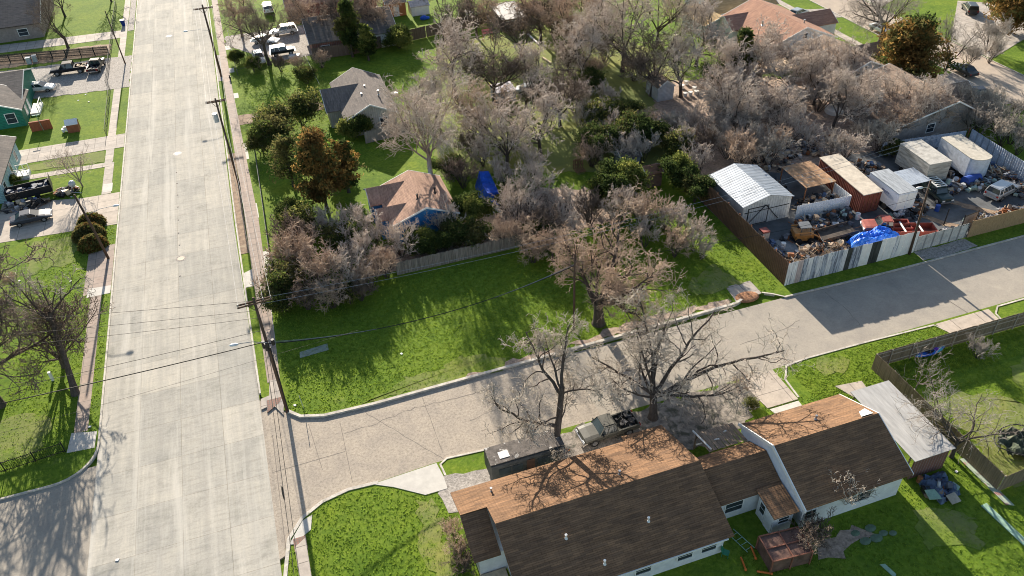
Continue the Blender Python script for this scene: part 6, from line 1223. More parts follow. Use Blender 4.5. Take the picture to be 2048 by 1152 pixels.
for i, (px, py) in enumerate(((1364, 178), (1372, 170), (1380, 192), (1388, 182), (1370, 194), (1392, 190))):
    simple('bucket', 'white bucket in the small heap beside the pale grey garden shed', 'bucket', px, py, lambda m: m.cyl((0, 0, 0), .3, .6, 9, .36), W_TRIM, group='white buckets by the pale garden shed')
simple('blue_barrel', 'bright blue plastic heap beside the white metal shed near the top', 'plastic sheet', 848, 40, lambda m: (m.ball((0, 0, .3), .8, .5, .5, 8, 5), m.ball((.7, .1, .2), .5, .4, .35, 7, 5)), TARP)
simple('mattress', 'white sheet lying beside the black jeep', 'sheet', 588, 113, lambda m: m.prism([(-1, -.5), (.9, -.6), (1.1, .4), (-.7, .6)], 0, .2), W_TRIM)
simple('hydrant', 'small dark hydrant by the sidewalk ramp of the bright lawn', 'hydrant', 461, 160, lambda m: (m.cyl((0, 0, 0), .12, .6, 8), m.ball((0, 0, .65), .14, .14, .12, 8, 5), m.cyl((-.2, 0, .4), .07, .4, 6, axis='x')), BLACK)
simple('sign_box', 'small white box at the foot of the left tree', 'utility box', 107, 762, lambda m: m.box(-.12, .12, -.12, .12, 0, 1.1), W_TRIM)
simple('marker_post', 'thin yellow marker post under the big bare tree', 'marker post', 1258, 642, lambda m: m.tube([(0, 0, 0), (-.15, 0, 1.9)], .03, 4), mat('marker yellow', (.6, .5, .05), .6))
simple('stub_post', 'thin pale post on the corner lot lawn', 'post', 608, 818, lambda m: m.tube([(0, 0, 0), (-.1, 0, 1.7)], .03, 4), mat('post pale', (.4, .45, .4), .7))
simple('gas_bottle', 'red gas bottle between the old pickup and the long house', 'gas bottle', 1254, 887, lambda m: (m.cyl((0, 0, 0), .17, .8, 10), m.ball((0, 0, .8), .17, .17, .12, 10, 5)), P_RED)
rr = random.Random(9); LT = mat('litter white', (.7, .7, .7), .7)
for i, (px, py) in enumerate(((143, 395-0), (40, 563), (142, 564), (803, 709), (180, 855), (235, 1120), (590, 812), (1912, 945), (172, 190), (178, 205), (157, 202))):
    simple('litter', 'small white scrap of litter lying on the ground', 'litter', px, py, lambda m: m.prism([(-.14, -.08), (.12, -.1), (.15, .08), (-.08, .12)], 0, .05), LT, rz=rr.random()*6, group='white scraps of litter', z=.09 if px != 235 else 0)
t = thing('storm_drain_cover', 'concrete storm drain slab in the corner lot grass', 'drain slab', (*at(625, 705), .085)); m = MB(); m.prism([(-1.3, -.5), (1.6, -.3), (1.6, .7), (-1.2, .4)], 0, .03); m.build('slab', mat('drain grey green', (.22, .26, .22), .9, var=.2), t)
# ================================================================ TREES AND SHRUBS
def ctr(px, py, z):    # trunk position of a plant whose crown centre (height z) is seen there
    return at(px, py, z)
# --- big bare tree on the corner lot: short massive trunk, wide tangled crown
W_ = (.05, .13, .20, .26, .32)
bare('bare_tree', 'big bare tree with massive forked trunk and tangled brown crown on the corner lot', 'tree', at(1197, 648), 11, BARK_D, TWIG_B, H=12.0, r0=.62, trunk=.25, limbs=9, n=(9, 6, 5, 2), ang=(.8, .75, .8, .9), ratio=(.92, .52, .55, .6, .6), wig=(.05, .13, .20, .26, .3), up=(.02, .03, .02, .0, .0), twr=.021)
# --- pollarded tree by the camper
bare('bare_tree', 'knobbly bare tree with curling silvery twigs and two main stems beside the camper', 'tree', (16.1, 41.6), 23, BARK_D, TWIG_G, H=13.0, r0=.34, lean=(.2, .16), trunk=.58, n=(9, 6, 4, 2), ang=(.8, .85, .9, .9), ratio=(.8, .44, .62, .66, .66), wig=(.04, .15, .24, .30, .32), up=(.03, .03, 0.0, 0, 0), twr=.018,
     dirs=[(-.85, .40, .62, .50, 6.8, .20), (-.75, .75, .75, .90, 6.2, .18), (.1, .5, .9, .98, 5.4, .17), (.8, .1, .35, .55, 3.6, .07), (-.5, .9, .5, .97, 4.8, .12), (.7, .6, .4, .88, 4.6, .10), (-.5, -.5, .4, .3, 3.0, .08), (-.9, .1, .45, .62, 4.4, .10)])
# --- spreading tree right of it
bare('bare_tree', 'wide spreading bare tree with long sinuous limbs over the side street by the driveway', 'tree', (26.2, 43.0), 31, BARK_D, TWIG_G, H=12.0, r0=.42, lean=(0, .03), trunk=.27, n=(9, 6, 4, 2), ang=(.75, .85, .9, .9), ratio=(.8, .42, .6, .64, .64), wig=(.04, .15, .24, .30, .32), up=(.02, .01, 0.0, 0, 0), twr=.018,
     dirs=[(.97, .10, .34, .95, 12.0, .24), (.97, -.2, .12, .85, 9.0, .17), (.75, .45, .55, .98, 9.5, .22), (.3, .6, .75, .99, 8.5, .20), (-.6, .5, .65, .95, 6.4, .17), (.25, -.4, .5, .9, 5.0, .13), (-.85, .2, .35, .85, 5.4, .12), (.6, .7, .35, .95, 8.0, .15), (-.2, .85, .45, .9, 6.5, .14), (.05, .3, .9, .97, 6.0, .14)])
# --- left side trees
bare('bare_tree', 'tall open bare tree with a long trunk beside the left sidewalk', 'tree', (-23.8, 65.0), 41, BARK_D, TWIG_M, H=15.0, r0=.30, lean=(.06, .46), trunk=.58, limbs=6, n=(5, 4, 3, 2), ang=(.7, .75, .8, .9), ratio=(.85, .5, .58, .6, .6), wig=(.04, .12, .16, .22, .28), up=(.04, .03, .02, 0, 0), twr=.018)
bare('bare_tree', 'low many branched bare tree spreading like a vase at the left edge', 'tree', (-25.2, 69.6), 43, BARK_D, TWIG_D, H=8.6, r0=.28, lean=(0, .1), trunk=.16, limbs=9, n=(6, 5, 4, 2), ang=(.6, .55, .6, .8), ratio=(.9, .5, .55, .55, .6), wig=(.03, .07, .12, .18, .25), up=(.04, .05, .03, 0, 0), twr=.018)
bare('small_bare_tree', 'small bare tree with reddish brown twigs on the aqua house lawn', 'tree', at(166, 374), 47, BARK, TWIG_P, H=6.0, r0=.12, trunk=.2, limbs=7, n=(6, 5, 4), ang=(.45, .5, .6, .7), ratio=(.9, .5, .55, .6), wig=(.03, .06, .1, .15, .2), up=(.06, .06, .04, 0, 0), twr=.012)
bare('bare_tree', 'bare tree with two upright limbs by the walk at the top left', 'tree', at(137, 97), 53, BARK_D, TWIG_D, H=10, r0=.28, trunk=.25, limbs=4, n=(6, 6, 4, 3), ang=(.6, .7, .8, .9), ratio=(1.0, .5, .55, .6, .6), wig=(.04, .1, .15, .2, .3))
bare('bare_tree', 'bare tree behind the slate blue roof at the top left edge', 'tree', (-35, 182), 59, BARK_D, TWIG_D, H=9, r0=.25, trunk=.25, limbs=5, n=(6, 6, 5, 3))
bare('bare_tree', 'bare tree standing against the top edge beside the bin', 'tree', (-26.5, 188), 60, BARK_D, TWIG_D, H=9, r0=.2, trunk=.3, limbs=5, n=(6, 5, 5, 3))
bare('bare_tree', 'low wide bare tree with drooping dark branches in the cluttered yard', 'tree', at(540, 130), 61, BARK_D, TWIG_D, H=11.0, r0=.34, lean=(-.1, 0), trunk=.42, limbs=8, n=(8, 6, 5, 3), ang=(.9, .8, .8, 1), ratio=(1.0, .5, .55, .6, .6), wig=(.05, .14, .2, .25, .3), up=(.01, -.01, 0, 0, 0))
bare('bare_tree', 'tall bare tree whose pale crown spreads above the blue walled house', 'tree', (17.6, 88.2), 67, BARK, TWIG_P, H=15.0, r0=.36, lean=(-.02, .05), trunk=.42, limbs=9, n=(8, 6, 4, 2), ang=(.7, .7, .75, .8), ratio=(.95, .5, .6, .62, .6), wig=(.05, .09, .13, .18, .25), up=(.05, .05, .04, .02, 0), twr=.022)
bare('bare_tree', 'dark trunked bare tree standing on the back street verge', 'tree', at(1760, 85), 71, BARK_D, TWIG_M, H=11.0, r0=.38, trunk=.34, limbs=9, n=(8, 6, 5, 3), ang=(.85, .8, .8, .9), ratio=(1.0, .5, .55, .6, .6), wig=(.05, .12, .18, .22, .3), up=(.02, .01, 0, 0, 0))
bare('bare_tree', 'slender bare tree leaning over the dark car by the right cedar', 'tree', at(1890, 150), 73, BARK_D, TWIG_M, H=9, r0=.2, trunk=.3, limbs=6, n=(6, 5, 4, 3), ratio=(1.0, .5, .55, .6, .6))
bare('bare_tree', 'bare tree hanging over the carport end and tarp pile', 'tree', (47.5, 30.3), 79, BARK_D, TWIG_M, H=7.8, r0=.2, trunk=.3, limbs=8, n=(6, 5, 4), ang=(.9, .8, .9, 1), ratio=(1.0, .55, .6, .6, .6), wig=(.05, .15, .22, .25, .3), up=(.02, 0, -.01, 0, 0), twr=.013)
bare('bare_tree', 'thin bare tree spreading over the fenced yard at the right edge', 'tree', (68.5, 36.5), 80, BARK, TWIG_M, H=6.5, r0=.14, trunk=.25, limbs=8, n=(6, 5, 3), ang=(.9, .9, .9, 1), ratio=(1.0, .55, .6, .6), wig=(.05, .14, .2, .25, .3), twr=.012)
bare('sapling', 'small bare sapling inside the wooden fence corner', 'sapling', (50.0, 37.6), 83, BARK, TWIG_M, H=4.8, r0=.06, trunk=.3, limbs=6, n=(5, 4), ratio=(.9, .6, .6, .5), twr=.012)
# trees outside the frame whose long shadows reach into it
bare('bare_tree', 'large bare tree just left of the photo throwing its shadow on the side street', 'tree', (-30.5, 66.0), 91, BARK_D, TWIG_D, H=14, r0=.45, trunk=.3, limbs=10, n=(9, 7, 5, 2), ang=(.8, .8, .8, .9), ratio=(1.0, .5, .58, .6, .6), twr=.028)

# --- prototypes that get copied: kind -> thing
def proto_sets():
    P = {}
    def shrub(seed, H, twig, stems=9, n=(4, 4, 2), wig=(.04, .09, .14, .2, .25), leaf=None, r0=.05, trunk=.5, up=(.05, .05, .03, 0, 0)):
        t = thing('bare_shrub', '', 'shrub'); sk = skeleton(seed, H=H, r0=r0, stems=stems, trunk=trunk, limbs=3, n=n, wig=wig, up=up, ratio=(1.0, .6, .6, .6, .5), ang=(.45, .5, .6, .8), twr=.023)
        split_build('x', sk, BARK_D, twig, t, nt_=1, leaf=leaf(sk) if leaf else None); return t
    P['bp'] = [shrub(101, 5, TWIG_P), shrub(102, 5.5, TWIG_P, 12), shrub(103, 4.5, TWIG_P, 9)]
    P['bg'] = [shrub(111, 5, TWIG_G, 13, (4, 3, 2), (.03, .05, .08, .1, .15)), shrub(112, 5, TWIG_M, 12)]
    P['bb'] = [shrub(121, 4.5, TWIG_B, 12, wig=(.05, .12, .18, .25, .3)), shrub(122, 4.0, TWIG_D, 12)]
    def ev(seed, H, mats, w_, per=16, rad=.36, size=.12, stems=6, n=(6, 5), twig=TWIG_B):
        t = thing('evergreen_shrub', '', 'shrub'); sk = skeleton(seed, H=H, r0=.06, stems=stems, trunk=.4, limbs=3, n=n, ang=(.5, .7, .8, .9), ratio=(.85, .55, .5, .5, .5), twr=.015, wig=(.05, .12, .2, .25, .3))
        split_build('x', sk, BARK_D, twig, t, nt_=0, leaf=leaves(seed+1, ends(sk), per, rad, size, mats, w_)); return t
    P['el'] = [ev(131, 4.5, [LF_DARK, LF_MID, LF_YEL], (3, 4, 3)), ev(132, 4.0, [LF_DARK, LF_MID, LF_YEL], (3, 4, 4))]
    P['ed'] = [ev(141, 5.0, [LF_DARK, LF_OLIVE, LF_MID], (7, 3, 1)), ev(142, 4.5, [LF_DARK, LF_OLIVE], (6, 3))]
    P['eo'] = [ev(151, 4.2, [LF_OLIVE, LF_DARK, LF_YEL], (4, 3, 2), per=8, rad=.4, twig=TWIG_P), ev(152, 4.0, [LF_OLIVE, LF_DARK, LF_MID], (4, 3, 2), per=7, rad=.4, twig=TWIG_G)]
    def btree(seed, twig, H=9, **k):
        t = thing('bare_tree', '', 'tree'); kw = dict(H=H, r0=.26, trunk=.3, limbs=7, n=(7, 5, 4, 2), ang=(.7, .7, .8, .9), ratio=(1.0, .54, .6, .62, .6), wig=(.05, .1, .16, .22, .28), up=(.05, .05, .03, 0, 0), twr=.026); kw.update(k)
        split_build('x', skeleton(seed, **kw), BARK_D, twig, t); return t
    P['tp'] = [btree(161, TWIG_P), btree(162, TWIG_P, 10), btree(163, TWIG_P, 9, wig=(.05, .15, .22, .3, .35))]
    P['tb'] = [btree(171, TWIG_B, 9), btree(172, TWIG_D, 9, wig=(.06, .15, .22, .3, .35))]
    return P
PR = proto_sets(); TREES_ = {}
for L_ in PR.values():
    for o in L_: TREES_[o] = 0
children_of = {}
for o in bpy.data.objects:
    children_of.setdefault(o, [])
for o in bpy.data.objects:
    if o.parent: children_of.setdefault(o.parent, []).append(o)
used_proto = set(); prr = random.Random(77)
def place(kind, px, py, h, label, group=None, zf=.5):
    """plant of height h whose crown middle is seen at px, py"""
    h = h*(.78 if kind == 'ed' else .9 if kind in ('el', 'eo') else 1.0); src = prr.choice(PR[kind]); base = {'bp': 5, 'bg': 5, 'bb': 4.3, 'el': 4.3, 'ed': 4.8, 'eo': 4.1, 'tp': 9.3, 'tb': 9}[kind]
    s_ = h/base*prr.uniform(.92, 1.08); x, y = at(px, py, h*zf); rz = prr.random()*6.283
    if src not in used_proto:
        used_proto.add(src); o = src; o.location = (x, y, .08); o.rotation_euler.z = rz; o.scale = (s_, s_, s_)
        o['label'] = label
        if group: o['group'] = group
    else: o = copy_thing(src, (x, y, .08), rz, s_, label, group, children_of)
    if not group and 'group' in o: del o['group']
    return o
# hedge thicket along the corner lot, left part
G1 = 'shrubs of the thicket between corner lot and overgrown yard'
for k, px, py, h in (('eo', 575, 560, 5.0), ('bb', 600, 500, 5.5), ('eo', 590, 455, 4.6), ('bb', 640, 540, 5.0), ('bb', 610, 590, 4.0), ('eo', 555, 600, 3.6), ('bb', 660, 590, 3.6), ('bp', 690, 545, 4.6), ('bg', 640, 585, 3.2), ('eo', 680, 480, 4.6), ('bp', 720, 500, 4.6), ('bb', 740, 555, 3.6), ('eo', 700, 590, 3.0), ('bb', 770, 530, 3.6), ('bp', 750, 470, 4.2), ('bg', 690, 570, 2.8), ('bb', 720, 580, 3.0), ('bb', 575, 520, 5.0), ('bb', 545, 575, 3.6), ('bp', 655, 450, 4.4), ('bb', 590, 480, 5.0), ('bp', 705, 460, 4)):
    place(k, px, py, h, {'e': 'thin olive leafed shrub', 'b': 'brown bare shrub'}[k[0]]+' in the thicket left of the grey wooden fence', G1+(' (leafy)' if k[0] == 'e' else ' (bare)'))
place('el', 578, 425, 4.2, 'green leafed bush at the top of the thicket near the cedar lawn')
place('el', 845, 485, 3.6, 'sunlit leafy bush standing at the middle of the grey wooden fence'); place('el', 870, 490, 2.6, 'small yellow green bush right of the bush at the grey wooden fence')
place('ed', 905, 470, 4.4, 'dark leafy bush against the right corner of the blue walled house'); place('eo', 950, 470, 4.0, 'olive leafed bush between salmon roof and grey tarp'); place('el', 940, 425, 4.0, 'yellow green tree top beside the deep blue tarp')
place('bp', 885, 445, 4.5, 'bare pinkish shrub against the blue wall'); place('bp', 800, 490, 3.6, 'bare shrub with reddish stems in front of the blue wall'); place('bb', 1065, 500, 3.6, 'bare brown shrub at the right end of the grey wooden fence'); place('ed', 1080, 470, 4.0, 'dark shrub behind the right end of the grey wooden fence')
place('ed', 900, 340, 4.0, 'dark bush at the foot of the tall bare tree'); place('bb', 925, 350, 4.0, 'dark brushy shrub left of the deep blue tarp')
# middle yard
G2 = 'bare trees and brush in the middle yard'
for k, px, py, h in (('bp', 1010, 345, 4.6), ('bp', 1060, 380, 5), ('bp', 1035, 420, 4.6), ('bb', 1085, 440, 4.6), ('bp', 1125, 405, 4.4), ('bb', 1010, 465, 3.6), ('bp', 1070, 320, 5), ('bp', 965, 305, 4.4), ('bb', 1050, 470, 3.6), ('bb', 940, 290, 3.6), ('eo', 1015, 400, 3), ('el', 1070, 455, 2.6)):
    place(k, px, py, h, ('pinkish bare brush' if k[0] == 'b' else 'small leafy bush')+' in the middle yard right of the deep blue tarp', G2+(' (leafy)' if k[0] == 'e' else ''))
for k, px, py, h, lb in (('tp', 905, 105, 12, 'fine twigged bare tree just below the long brown fence'), ('tp', 1010, 260, 10, 'pinkish bare tree over the lilac grey shed'), ('tb', 985, 130, 10, 'dark crooked bare tree in the dry grass by the lilac grey shed'), ('tp', 1080, 230, 10, 'bare tree with upright limbs left of the dark evergreens'), ('tb', 1120, 190, 8, 'dark bare tree at the right edge of the dry grass clearing'), ('tp', 1050, 150, 9, 'bare tree below the pale log in the dry grass'), ('tb', 1040, 60, 8, 'dark bare tree just right of the open metal shed'), ('tp', 1200, 20, 11, 'tall bare tree at the top edge above the thicket'), ('tb', 1080, 10, 11, 'dark bare tree at the top edge right of the open metal shed'), ('tb', 760, 20, 8, 'bare tree beside the orange plywood shed'), ('tb', 960, 215, 9, 'thick limbed bare tree left of the lilac grey shed'), ('tp', 1250, 55, 12, 'broad bare tree at the top middle of the photo'), ('tb', 1310, 100, 12, 'wide dark limbed bare tree above the pale garden shed'), ('tp', 1170, 90, 11, 'bare tree right of the open metal shed'), ('tp', 1370, 110, 11, 'bare tree left of the dark spruce'), ('tp', 1400, 60, 10, 'bare tree in front of the ochre roof'), ('tb', 1150, 30, 10, 'dark bare tree at the top edge'), ('tb', 900, 25, 10, 'bare tree with thick crown at the top edge right of the white metal shed'), ('tb', 950, 15, 9, 'bare tree behind the yellow lawn at the top edge'), ('tp', 1320, 20, 10, 'pale bare tree at the top edge'), ('tb', 680, 15, 10, 'dark bare tree in front of the brick house roof'), ('tb', 620, 25, 9, 'dark bare tree at the left end of the brick house'), ('tb', 470, 15, 9, 'bare tree at the top edge right of the main road'), ('tp', 1440, 130, 9, 'bare tree beside the dark spruce'), ('tp', 1530, 90, 9, 'slim bare tree in front of the white gable wall'), ('tp', 870, 190, 8, 'small bare tree on the bright lawn right of the beige house')):
    place(k, px, py, h, lb, None, .62)
G3 = 'bare shrubs of the upper thicket'
for k, px, py, h in (('bb', 1110, 55, 5), ('bb', 1150, 70, 5), ('bb', 1180, 140, 4.6), ('bb', 1140, 120, 4.6), ('bp', 1220, 190, 4.6), ('bb', 1180, 10, 5), ('bb', 1100, 20, 5), ('bp', 1150, 200, 4.4), ('bb', 1210, 100, 4.6), ('bb', 1270, 140, 4), ('bp', 1170, 240, 4.2), ('bb', 1080, 30, 5), ('bb', 1130, 15, 5)):
    place(k, px, py, h, 'bare brown shrub in the thicket between the open metal shed and the pale garden shed', G3)
G4 = 'bare shrubs of the big thicket behind the scrap yard'
rr = random.Random(21)
spots = [(1390, 245), (1430, 255), (1370, 280), (1410, 290), (1450, 225), (1480, 245), (1500, 280), (1460, 290), (1530, 250), (1540, 285), (1580, 260), (1600, 235), (1620, 280), (1650, 255), (1560, 215), (1510, 210), (1660, 220), (1640, 195), (1690, 250), (1700, 285), (1730, 265), (1750, 235), (1760, 280), (1720, 215), (1700, 185), (1790, 245), (1800, 215), (1830, 240), (1840, 205), (1870, 230), (1620, 160), (1660, 165), (1600, 190), (1560, 170), (1690, 150), (1720, 175), (1900, 250), (1350, 250), (1340, 300), (1480, 310), (1400, 320), (1590, 300), (1670, 300), (1780, 185), (1470, 180), (1500, 160), (1440, 190), (1540, 300), (1630, 215), (1575, 235), (1495, 240), (1420, 235)]
for i, (px, py) in enumerate(spots):
    if i % 5 in (1, 3) and i > 6: continue
    k = ('bp', 'bg', 'bp', 'bb', 'bp', 'bg')[i % 6] if px < 1660 else ('bg', 'bb', 'bg', 'bp')[i % 4]
    place(k, px, py, rr.uniform(3.8, 5.2) if py > 200 else rr.uniform(4.6, 6), 'bare shrub in the big tangled thicket behind the scrap yard', G4)
for px, py, h, lb in ((1560, 200, 8, 'bare tree rising from the thicket under the white gable wall'), (1640, 150, 8, 'broad fine twigged bare tree before the grey gabled house'), (1590, 140, 8, 'bare tree left of the broad fine twigged one'), (1690, 130, 7, 'bare tree beside the round topped tank'), (1510, 130, 7, 'bare tree between spruce and white gable'), (1730, 180, 8, 'bare tree over the left part of the broad tan brown roof'), (1800, 190, 7, 'bare tree over the middle of the broad tan brown roof'), (1680, 195, 8, 'bare tree in front of the grey gabled house wall'), (1850, 215, 6, 'bare tree over the lower corner of the broad tan brown roof'), (1600, 110, 7, 'bare tree at the corner of the salmon roofed house'), (1660, 110, 7, 'pale bare tree above the round topped tank'), (1475, 215, 8, 'bare tree in the thicket left of the light tan board fence')): place('tp', px, py, h, lb, None, .6)
G5 = 'pale bare shrubs at the right edge'
for px, py, h in ((1940, 205, 4.6), (1970, 220, 4.6), (2000, 235, 4.6), (2030, 260, 4.4), (1950, 240, 4), (2010, 270, 3.6), (1985, 200, 4), (2035, 225, 4), (1920, 225, 4), (1965, 250, 3.6), (2040, 290, 3)): place('bg', px, py, h, 'pale bare shrub between the bluish fence and the back street', G5)
for px, py, h, lb in ((1985, 75, 5, 'pale bare shrub on the verge across the back street'), (1940, 110, 4, 'thin bare bush at the kerb of the back street'), (1985, 105, 3.6, 'small bush beside the right verge of the back street')): place('bg', px, py, h, lb)
for k, px, py, h in (('bp', 1230, 262, 4.6), ('bp', 1285, 300, 4.4), ('bp', 1325, 262, 4), ('bb', 1185, 305, 4.4), ('bp', 1255, 300, 4.2), ('bb', 1300, 245, 4), ('bp', 1210, 235, 4.4), ('bp', 1195, 270, 4.6)): place(k, px, py, h, 'bare twiggy shrub among the dark evergreens behind the garden sheds', 'twiggy shrubs among the dark evergreens')
# right of the thicket near the corner lot
for k, px, py, h, lb in (('el', 1245, 372, 5.5, 'round yellow green bush in front of the blue grey shed'), ('el', 1215, 395, 3.6, 'low leafy bush left of the round yellow green bush'), ('el', 1360, 345, 4.6, 'leafy bush right of the reddish brown shed'), ('ed', 1390, 380, 4.6, 'dark bush at the corner of the brown metal fence'), ('eo', 1350, 300, 4.4, 'olive shrub behind the reddish brown shed'), ('ed', 1200, 290, 6.4, 'dark evergreen tree at the left of the blue grey shed'), ('ed', 1260, 270, 7, 'dark evergreen tree behind the blue grey shed'), ('eo', 1185, 245, 5, 'olive evergreen with yellowish top in the middle of the thicket'), ('ed', 1240, 235, 6, 'dark evergreen left of the white buckets'), ('ed', 1300, 270, 5.5, 'dark evergreen below the pale garden shed'), ('ed', 1180, 170, 5, 'small dark evergreen among pinkish twigs'), ('ed', 1790, 300, 3, 'dark low bush behind the tall grey box trailer'), ('ed', 1445, 150, 7, 'dark evergreen mass beside the spruce')): place(k, px, py, h, lb)
G6 = 'bare shrubs between corner lot and brown metal fence'
for k, px, py, h in (('bp', 1330, 430, 4.4), ('bp', 1370, 450, 4.2), ('bb', 1300, 430, 4.4), ('bb', 1350, 490, 3.4), ('bp', 1390, 480, 3.2), ('bp', 1240, 420, 4.4), ('bb', 1180, 420, 4.4), ('bp', 1130, 450, 4.2), ('bb', 1110, 500, 3.6), ('bp', 1290, 470, 3.4), ('bp', 1405, 500, 2.6)): place(k, px, py, h, 'brownish bare shrub behind the big bare tree of the corner lot', G6)
# upper left yard
for k, px, py, h, lb in (('eo', 598, 225, 5, 'dark olive bushy tree left of the rust coloured cedar'), ('eo', 545, 265, 5.5, 'olive leaved tree overhanging the dirt driveway'), ('eo', 570, 235, 5, 'olive tree top at the driveway of the beige house'), ('eo', 520, 285, 4, 'low olive bush by the sidewalk'), ('el', 712, 250, 4.4, 'green round bush against the beige wall'), ('el', 470, 115, 2.6, 'bright green hedge bush at the fenced yard'), ('bb', 600, 128, 3, 'rusty brown brush along the yard of old vehicles'), ('bb', 640, 120, 3, 'brown twiggy shrub near the brick wall'), ('bb', 560, 130, 2.6, 'brown twiggy shrub below the jeep'), ('el', 730, 95, 3.6, 'leafy bush before the brick house window'), ('el', 795, 72, 5, 'leafy evergreen at the right end of the brick house'), ('el', 505, 130, 2.4, 'low green bush under the drooping dark tree'), ('eo', 610, 150, 3.5, 'thin olive shrub on the bright lawn'), ('el', 25, 360, 1.8, 'green bush under the stair rail of the aqua house'), ('bb', 20, 560, 2, 'brown twig heap at the left edge'), ('bb', 30, 395, 1.6, 'dry shrub beside the junk trailer'),
    ('bb', 915, 1090, 2.0, 'brown twiggy bush along the left wall of the long house'), ('bb', 925, 1130, 2.0, 'low brown bush by the porch of the long house'), ('bb', 908, 1060, 1.6, 'dry tuft at the corner of the long house'), ('bb', 1630, 1060, 3.0, 'bare brown shrub over the rusty enclosure'), ('bb', 1620, 1085, 2.2, 'brown shrub right of the rusty enclosure'), ('bg', 1700, 985, 3.6, 'pale dry bush against the back wall of the larger house'), ('bb', 1830, 890, 2.4, 'dry twigs between carport and larger house'), ('bb', 1480, 770, 1.6, 'low scrub by the concrete driveway'), ('eo', 1510, 810, 1.4, 'low olive scrub between driveway and brown roof'), ('bg', 1960, 640+60, 2.2, 'dry shrub inside the wooden fence near the kayak')): place(k, px, py, h, lb)
# protos never used are removed
for L_ in PR.values():
    for o in L_:
        if o not in used_proto:
            for c in children_of[o]: bpy.data.objects.remove(c)
            bpy.data.objects.remove(o)
# --- cedars
def cedar(label, x, y, H, rx, seed, mats, w_, per=18, zc=.6, trunk=.25, name='cedar_tree', n_c=900, conical=False, size=.14):
    t = thing(name, label, 'tree', (x, y, .08)); rng = np.random.default_rng(seed)
    sk = skeleton(seed, H=H, r0=.22, trunk=trunk, limbs=14, n=(7, 6), ang=(.9, .7, .8, .9), ratio=(.62, .5, .5, .5), wig=(.03, .1, .15, .2, .2), up=(.05, .04, .03, 0), twr=.015)
    V, F, o = [], [], 0
    for lv, (P, Rr) in enumerate(sk[:1]): v, f = tubes(P, Rr, 9); V.append(v); F.append(f)
    top_ = MB()
    P = np.array([[[0, 0, H*trunk*.9], [rng.normal()*.1, rng.normal()*.1, H*.6], [0, 0, H*.93]]]); v, f = tubes(P, np.array([[.19, .1, .03]]), 7); V.append(v); F.append(f+len(V[0]))
    fast_mesh('trunk', np.concatenate(V), np.concatenate(F), [BARK_D], parent=t, smooth=True)
    # foliage sprays: lumpy outline made of many boughs
    nb = 46; a = rng.random(nb)*6.283; h = (np.arange(nb)+rng.random(nb))/nb; zz = H*(trunk*.8+(1-trunk*.8)*h)
    prof = (np.clip(np.minimum(.55+h*2.2, 1.25-h*1.05), .12, 1) if not conical else (1-h)**.8+.05); ro = rx*prof*(.45+.75*rng.random(nb)**.7)
    pts = []
    for i in range(nb):
        k = int(n_c/nb); s_ = rng.random(k)**.6
        q = np.stack([np.cos(a[i])*ro[i]*s_, np.sin(a[i])*ro[i]*s_, zz[i]+s_*ro[i]*.25*(0.6 if not conical else -.5)], -1)+rng.normal(size=(k, 3))*np.array([.38, .38, .30])*(rx/3.2)
        pts.append(q)
    pts = np.concatenate(pts); v, f, mi = leaves(seed+3, pts, per, .22*(rx/3.2)+.06, size, mats, w_, clump=.8, elong=2.0)
    fast_mesh('crown', v, f, mi[1], mi=mi[0], parent=t)
    sv, sf = tubes(np.stack([np.stack([np.array([0, 0, zz[i]*.8]), np.array([np.cos(a[i])*ro[i]*.5, np.sin(a[i])*ro[i]*.5, zz[i]]), np.array([np.cos(a[i])*ro[i]*.95, np.sin(a[i])*ro[i]*.95, zz[i]+.2])]) for i in range(nb)]), np.tile(np.array([.06, .035, .012]), (nb, 1)), 4)
    fast_mesh('branches', sv, sf, [BARK_D], parent=t); return t
CM = [LF_RUSTD, LF_OLIVE, LF_RUST, LF_DARK]
cedar('large rust orange and dark green cedar in the middle of the left lawns', 3.9, 89.6, 10.0, 3.5, 201, CM, (4, 4, 4, 3), n_c=1000)
cedar('lower rust coloured lobe tree just right of the large cedar', 7.2, 92.2, 7.0, 2.2, 202, CM, (3, 3, 4, 2), n_c=460)
cedar('wide rust and green cedar in front of the back street', 93.5, 92.5, 9.5, 6.0, 203, CM, (4, 4, 3, 3), n_c=1000, size=.2)
cedar('rust and green cedar at the top right corner', 124.0, 101.5, 9.0, 6.0, 204, CM, (4, 4, 3, 3), n_c=900, size=.2)
cedar('dark olive spreading tree left of the large cedar', .6, 96.5, 7.0, 3.6, 205, [LF_OLIVE, LF_DARK, LF_MID], (4, 3, 2), n_c=520, per=7)
cedar('dark narrow spruce rising in front of the salmon roofed house', *at(1478, 165, 1.0), 9.0, 2.3, 206, [LF_DARK, LF_OLIVE, LF_MID], (5, 2, 1), conical=True, n_c=900, name='spruce_tree', trunk=.08, size=.2)
cedar('tall leafy evergreen in front of the brick house roof', *at(706, 115), 9.5, 2.3, 207, [LF_DARK, LF_MID, LF_OLIVE], (4, 3, 3), n_c=800, name='evergreen_tree', trunk=.35)
cedar('smaller leafy evergreen with whitish foot before the brick house', *at(738, 122), 6.0, 1.8, 208, [LF_DARK, LF_MID, LF_YEL], (3, 3, 2), n_c=500, name='evergreen_tree', trunk=.25)
cedar('fresh green small tree at the foot of the large cedar', 6.5, 97.5, 4.5, 1.8, 209, [LF_SPRING, LF_MID], (3, 2), n_c=400, name='small_tree', trunk=.25)
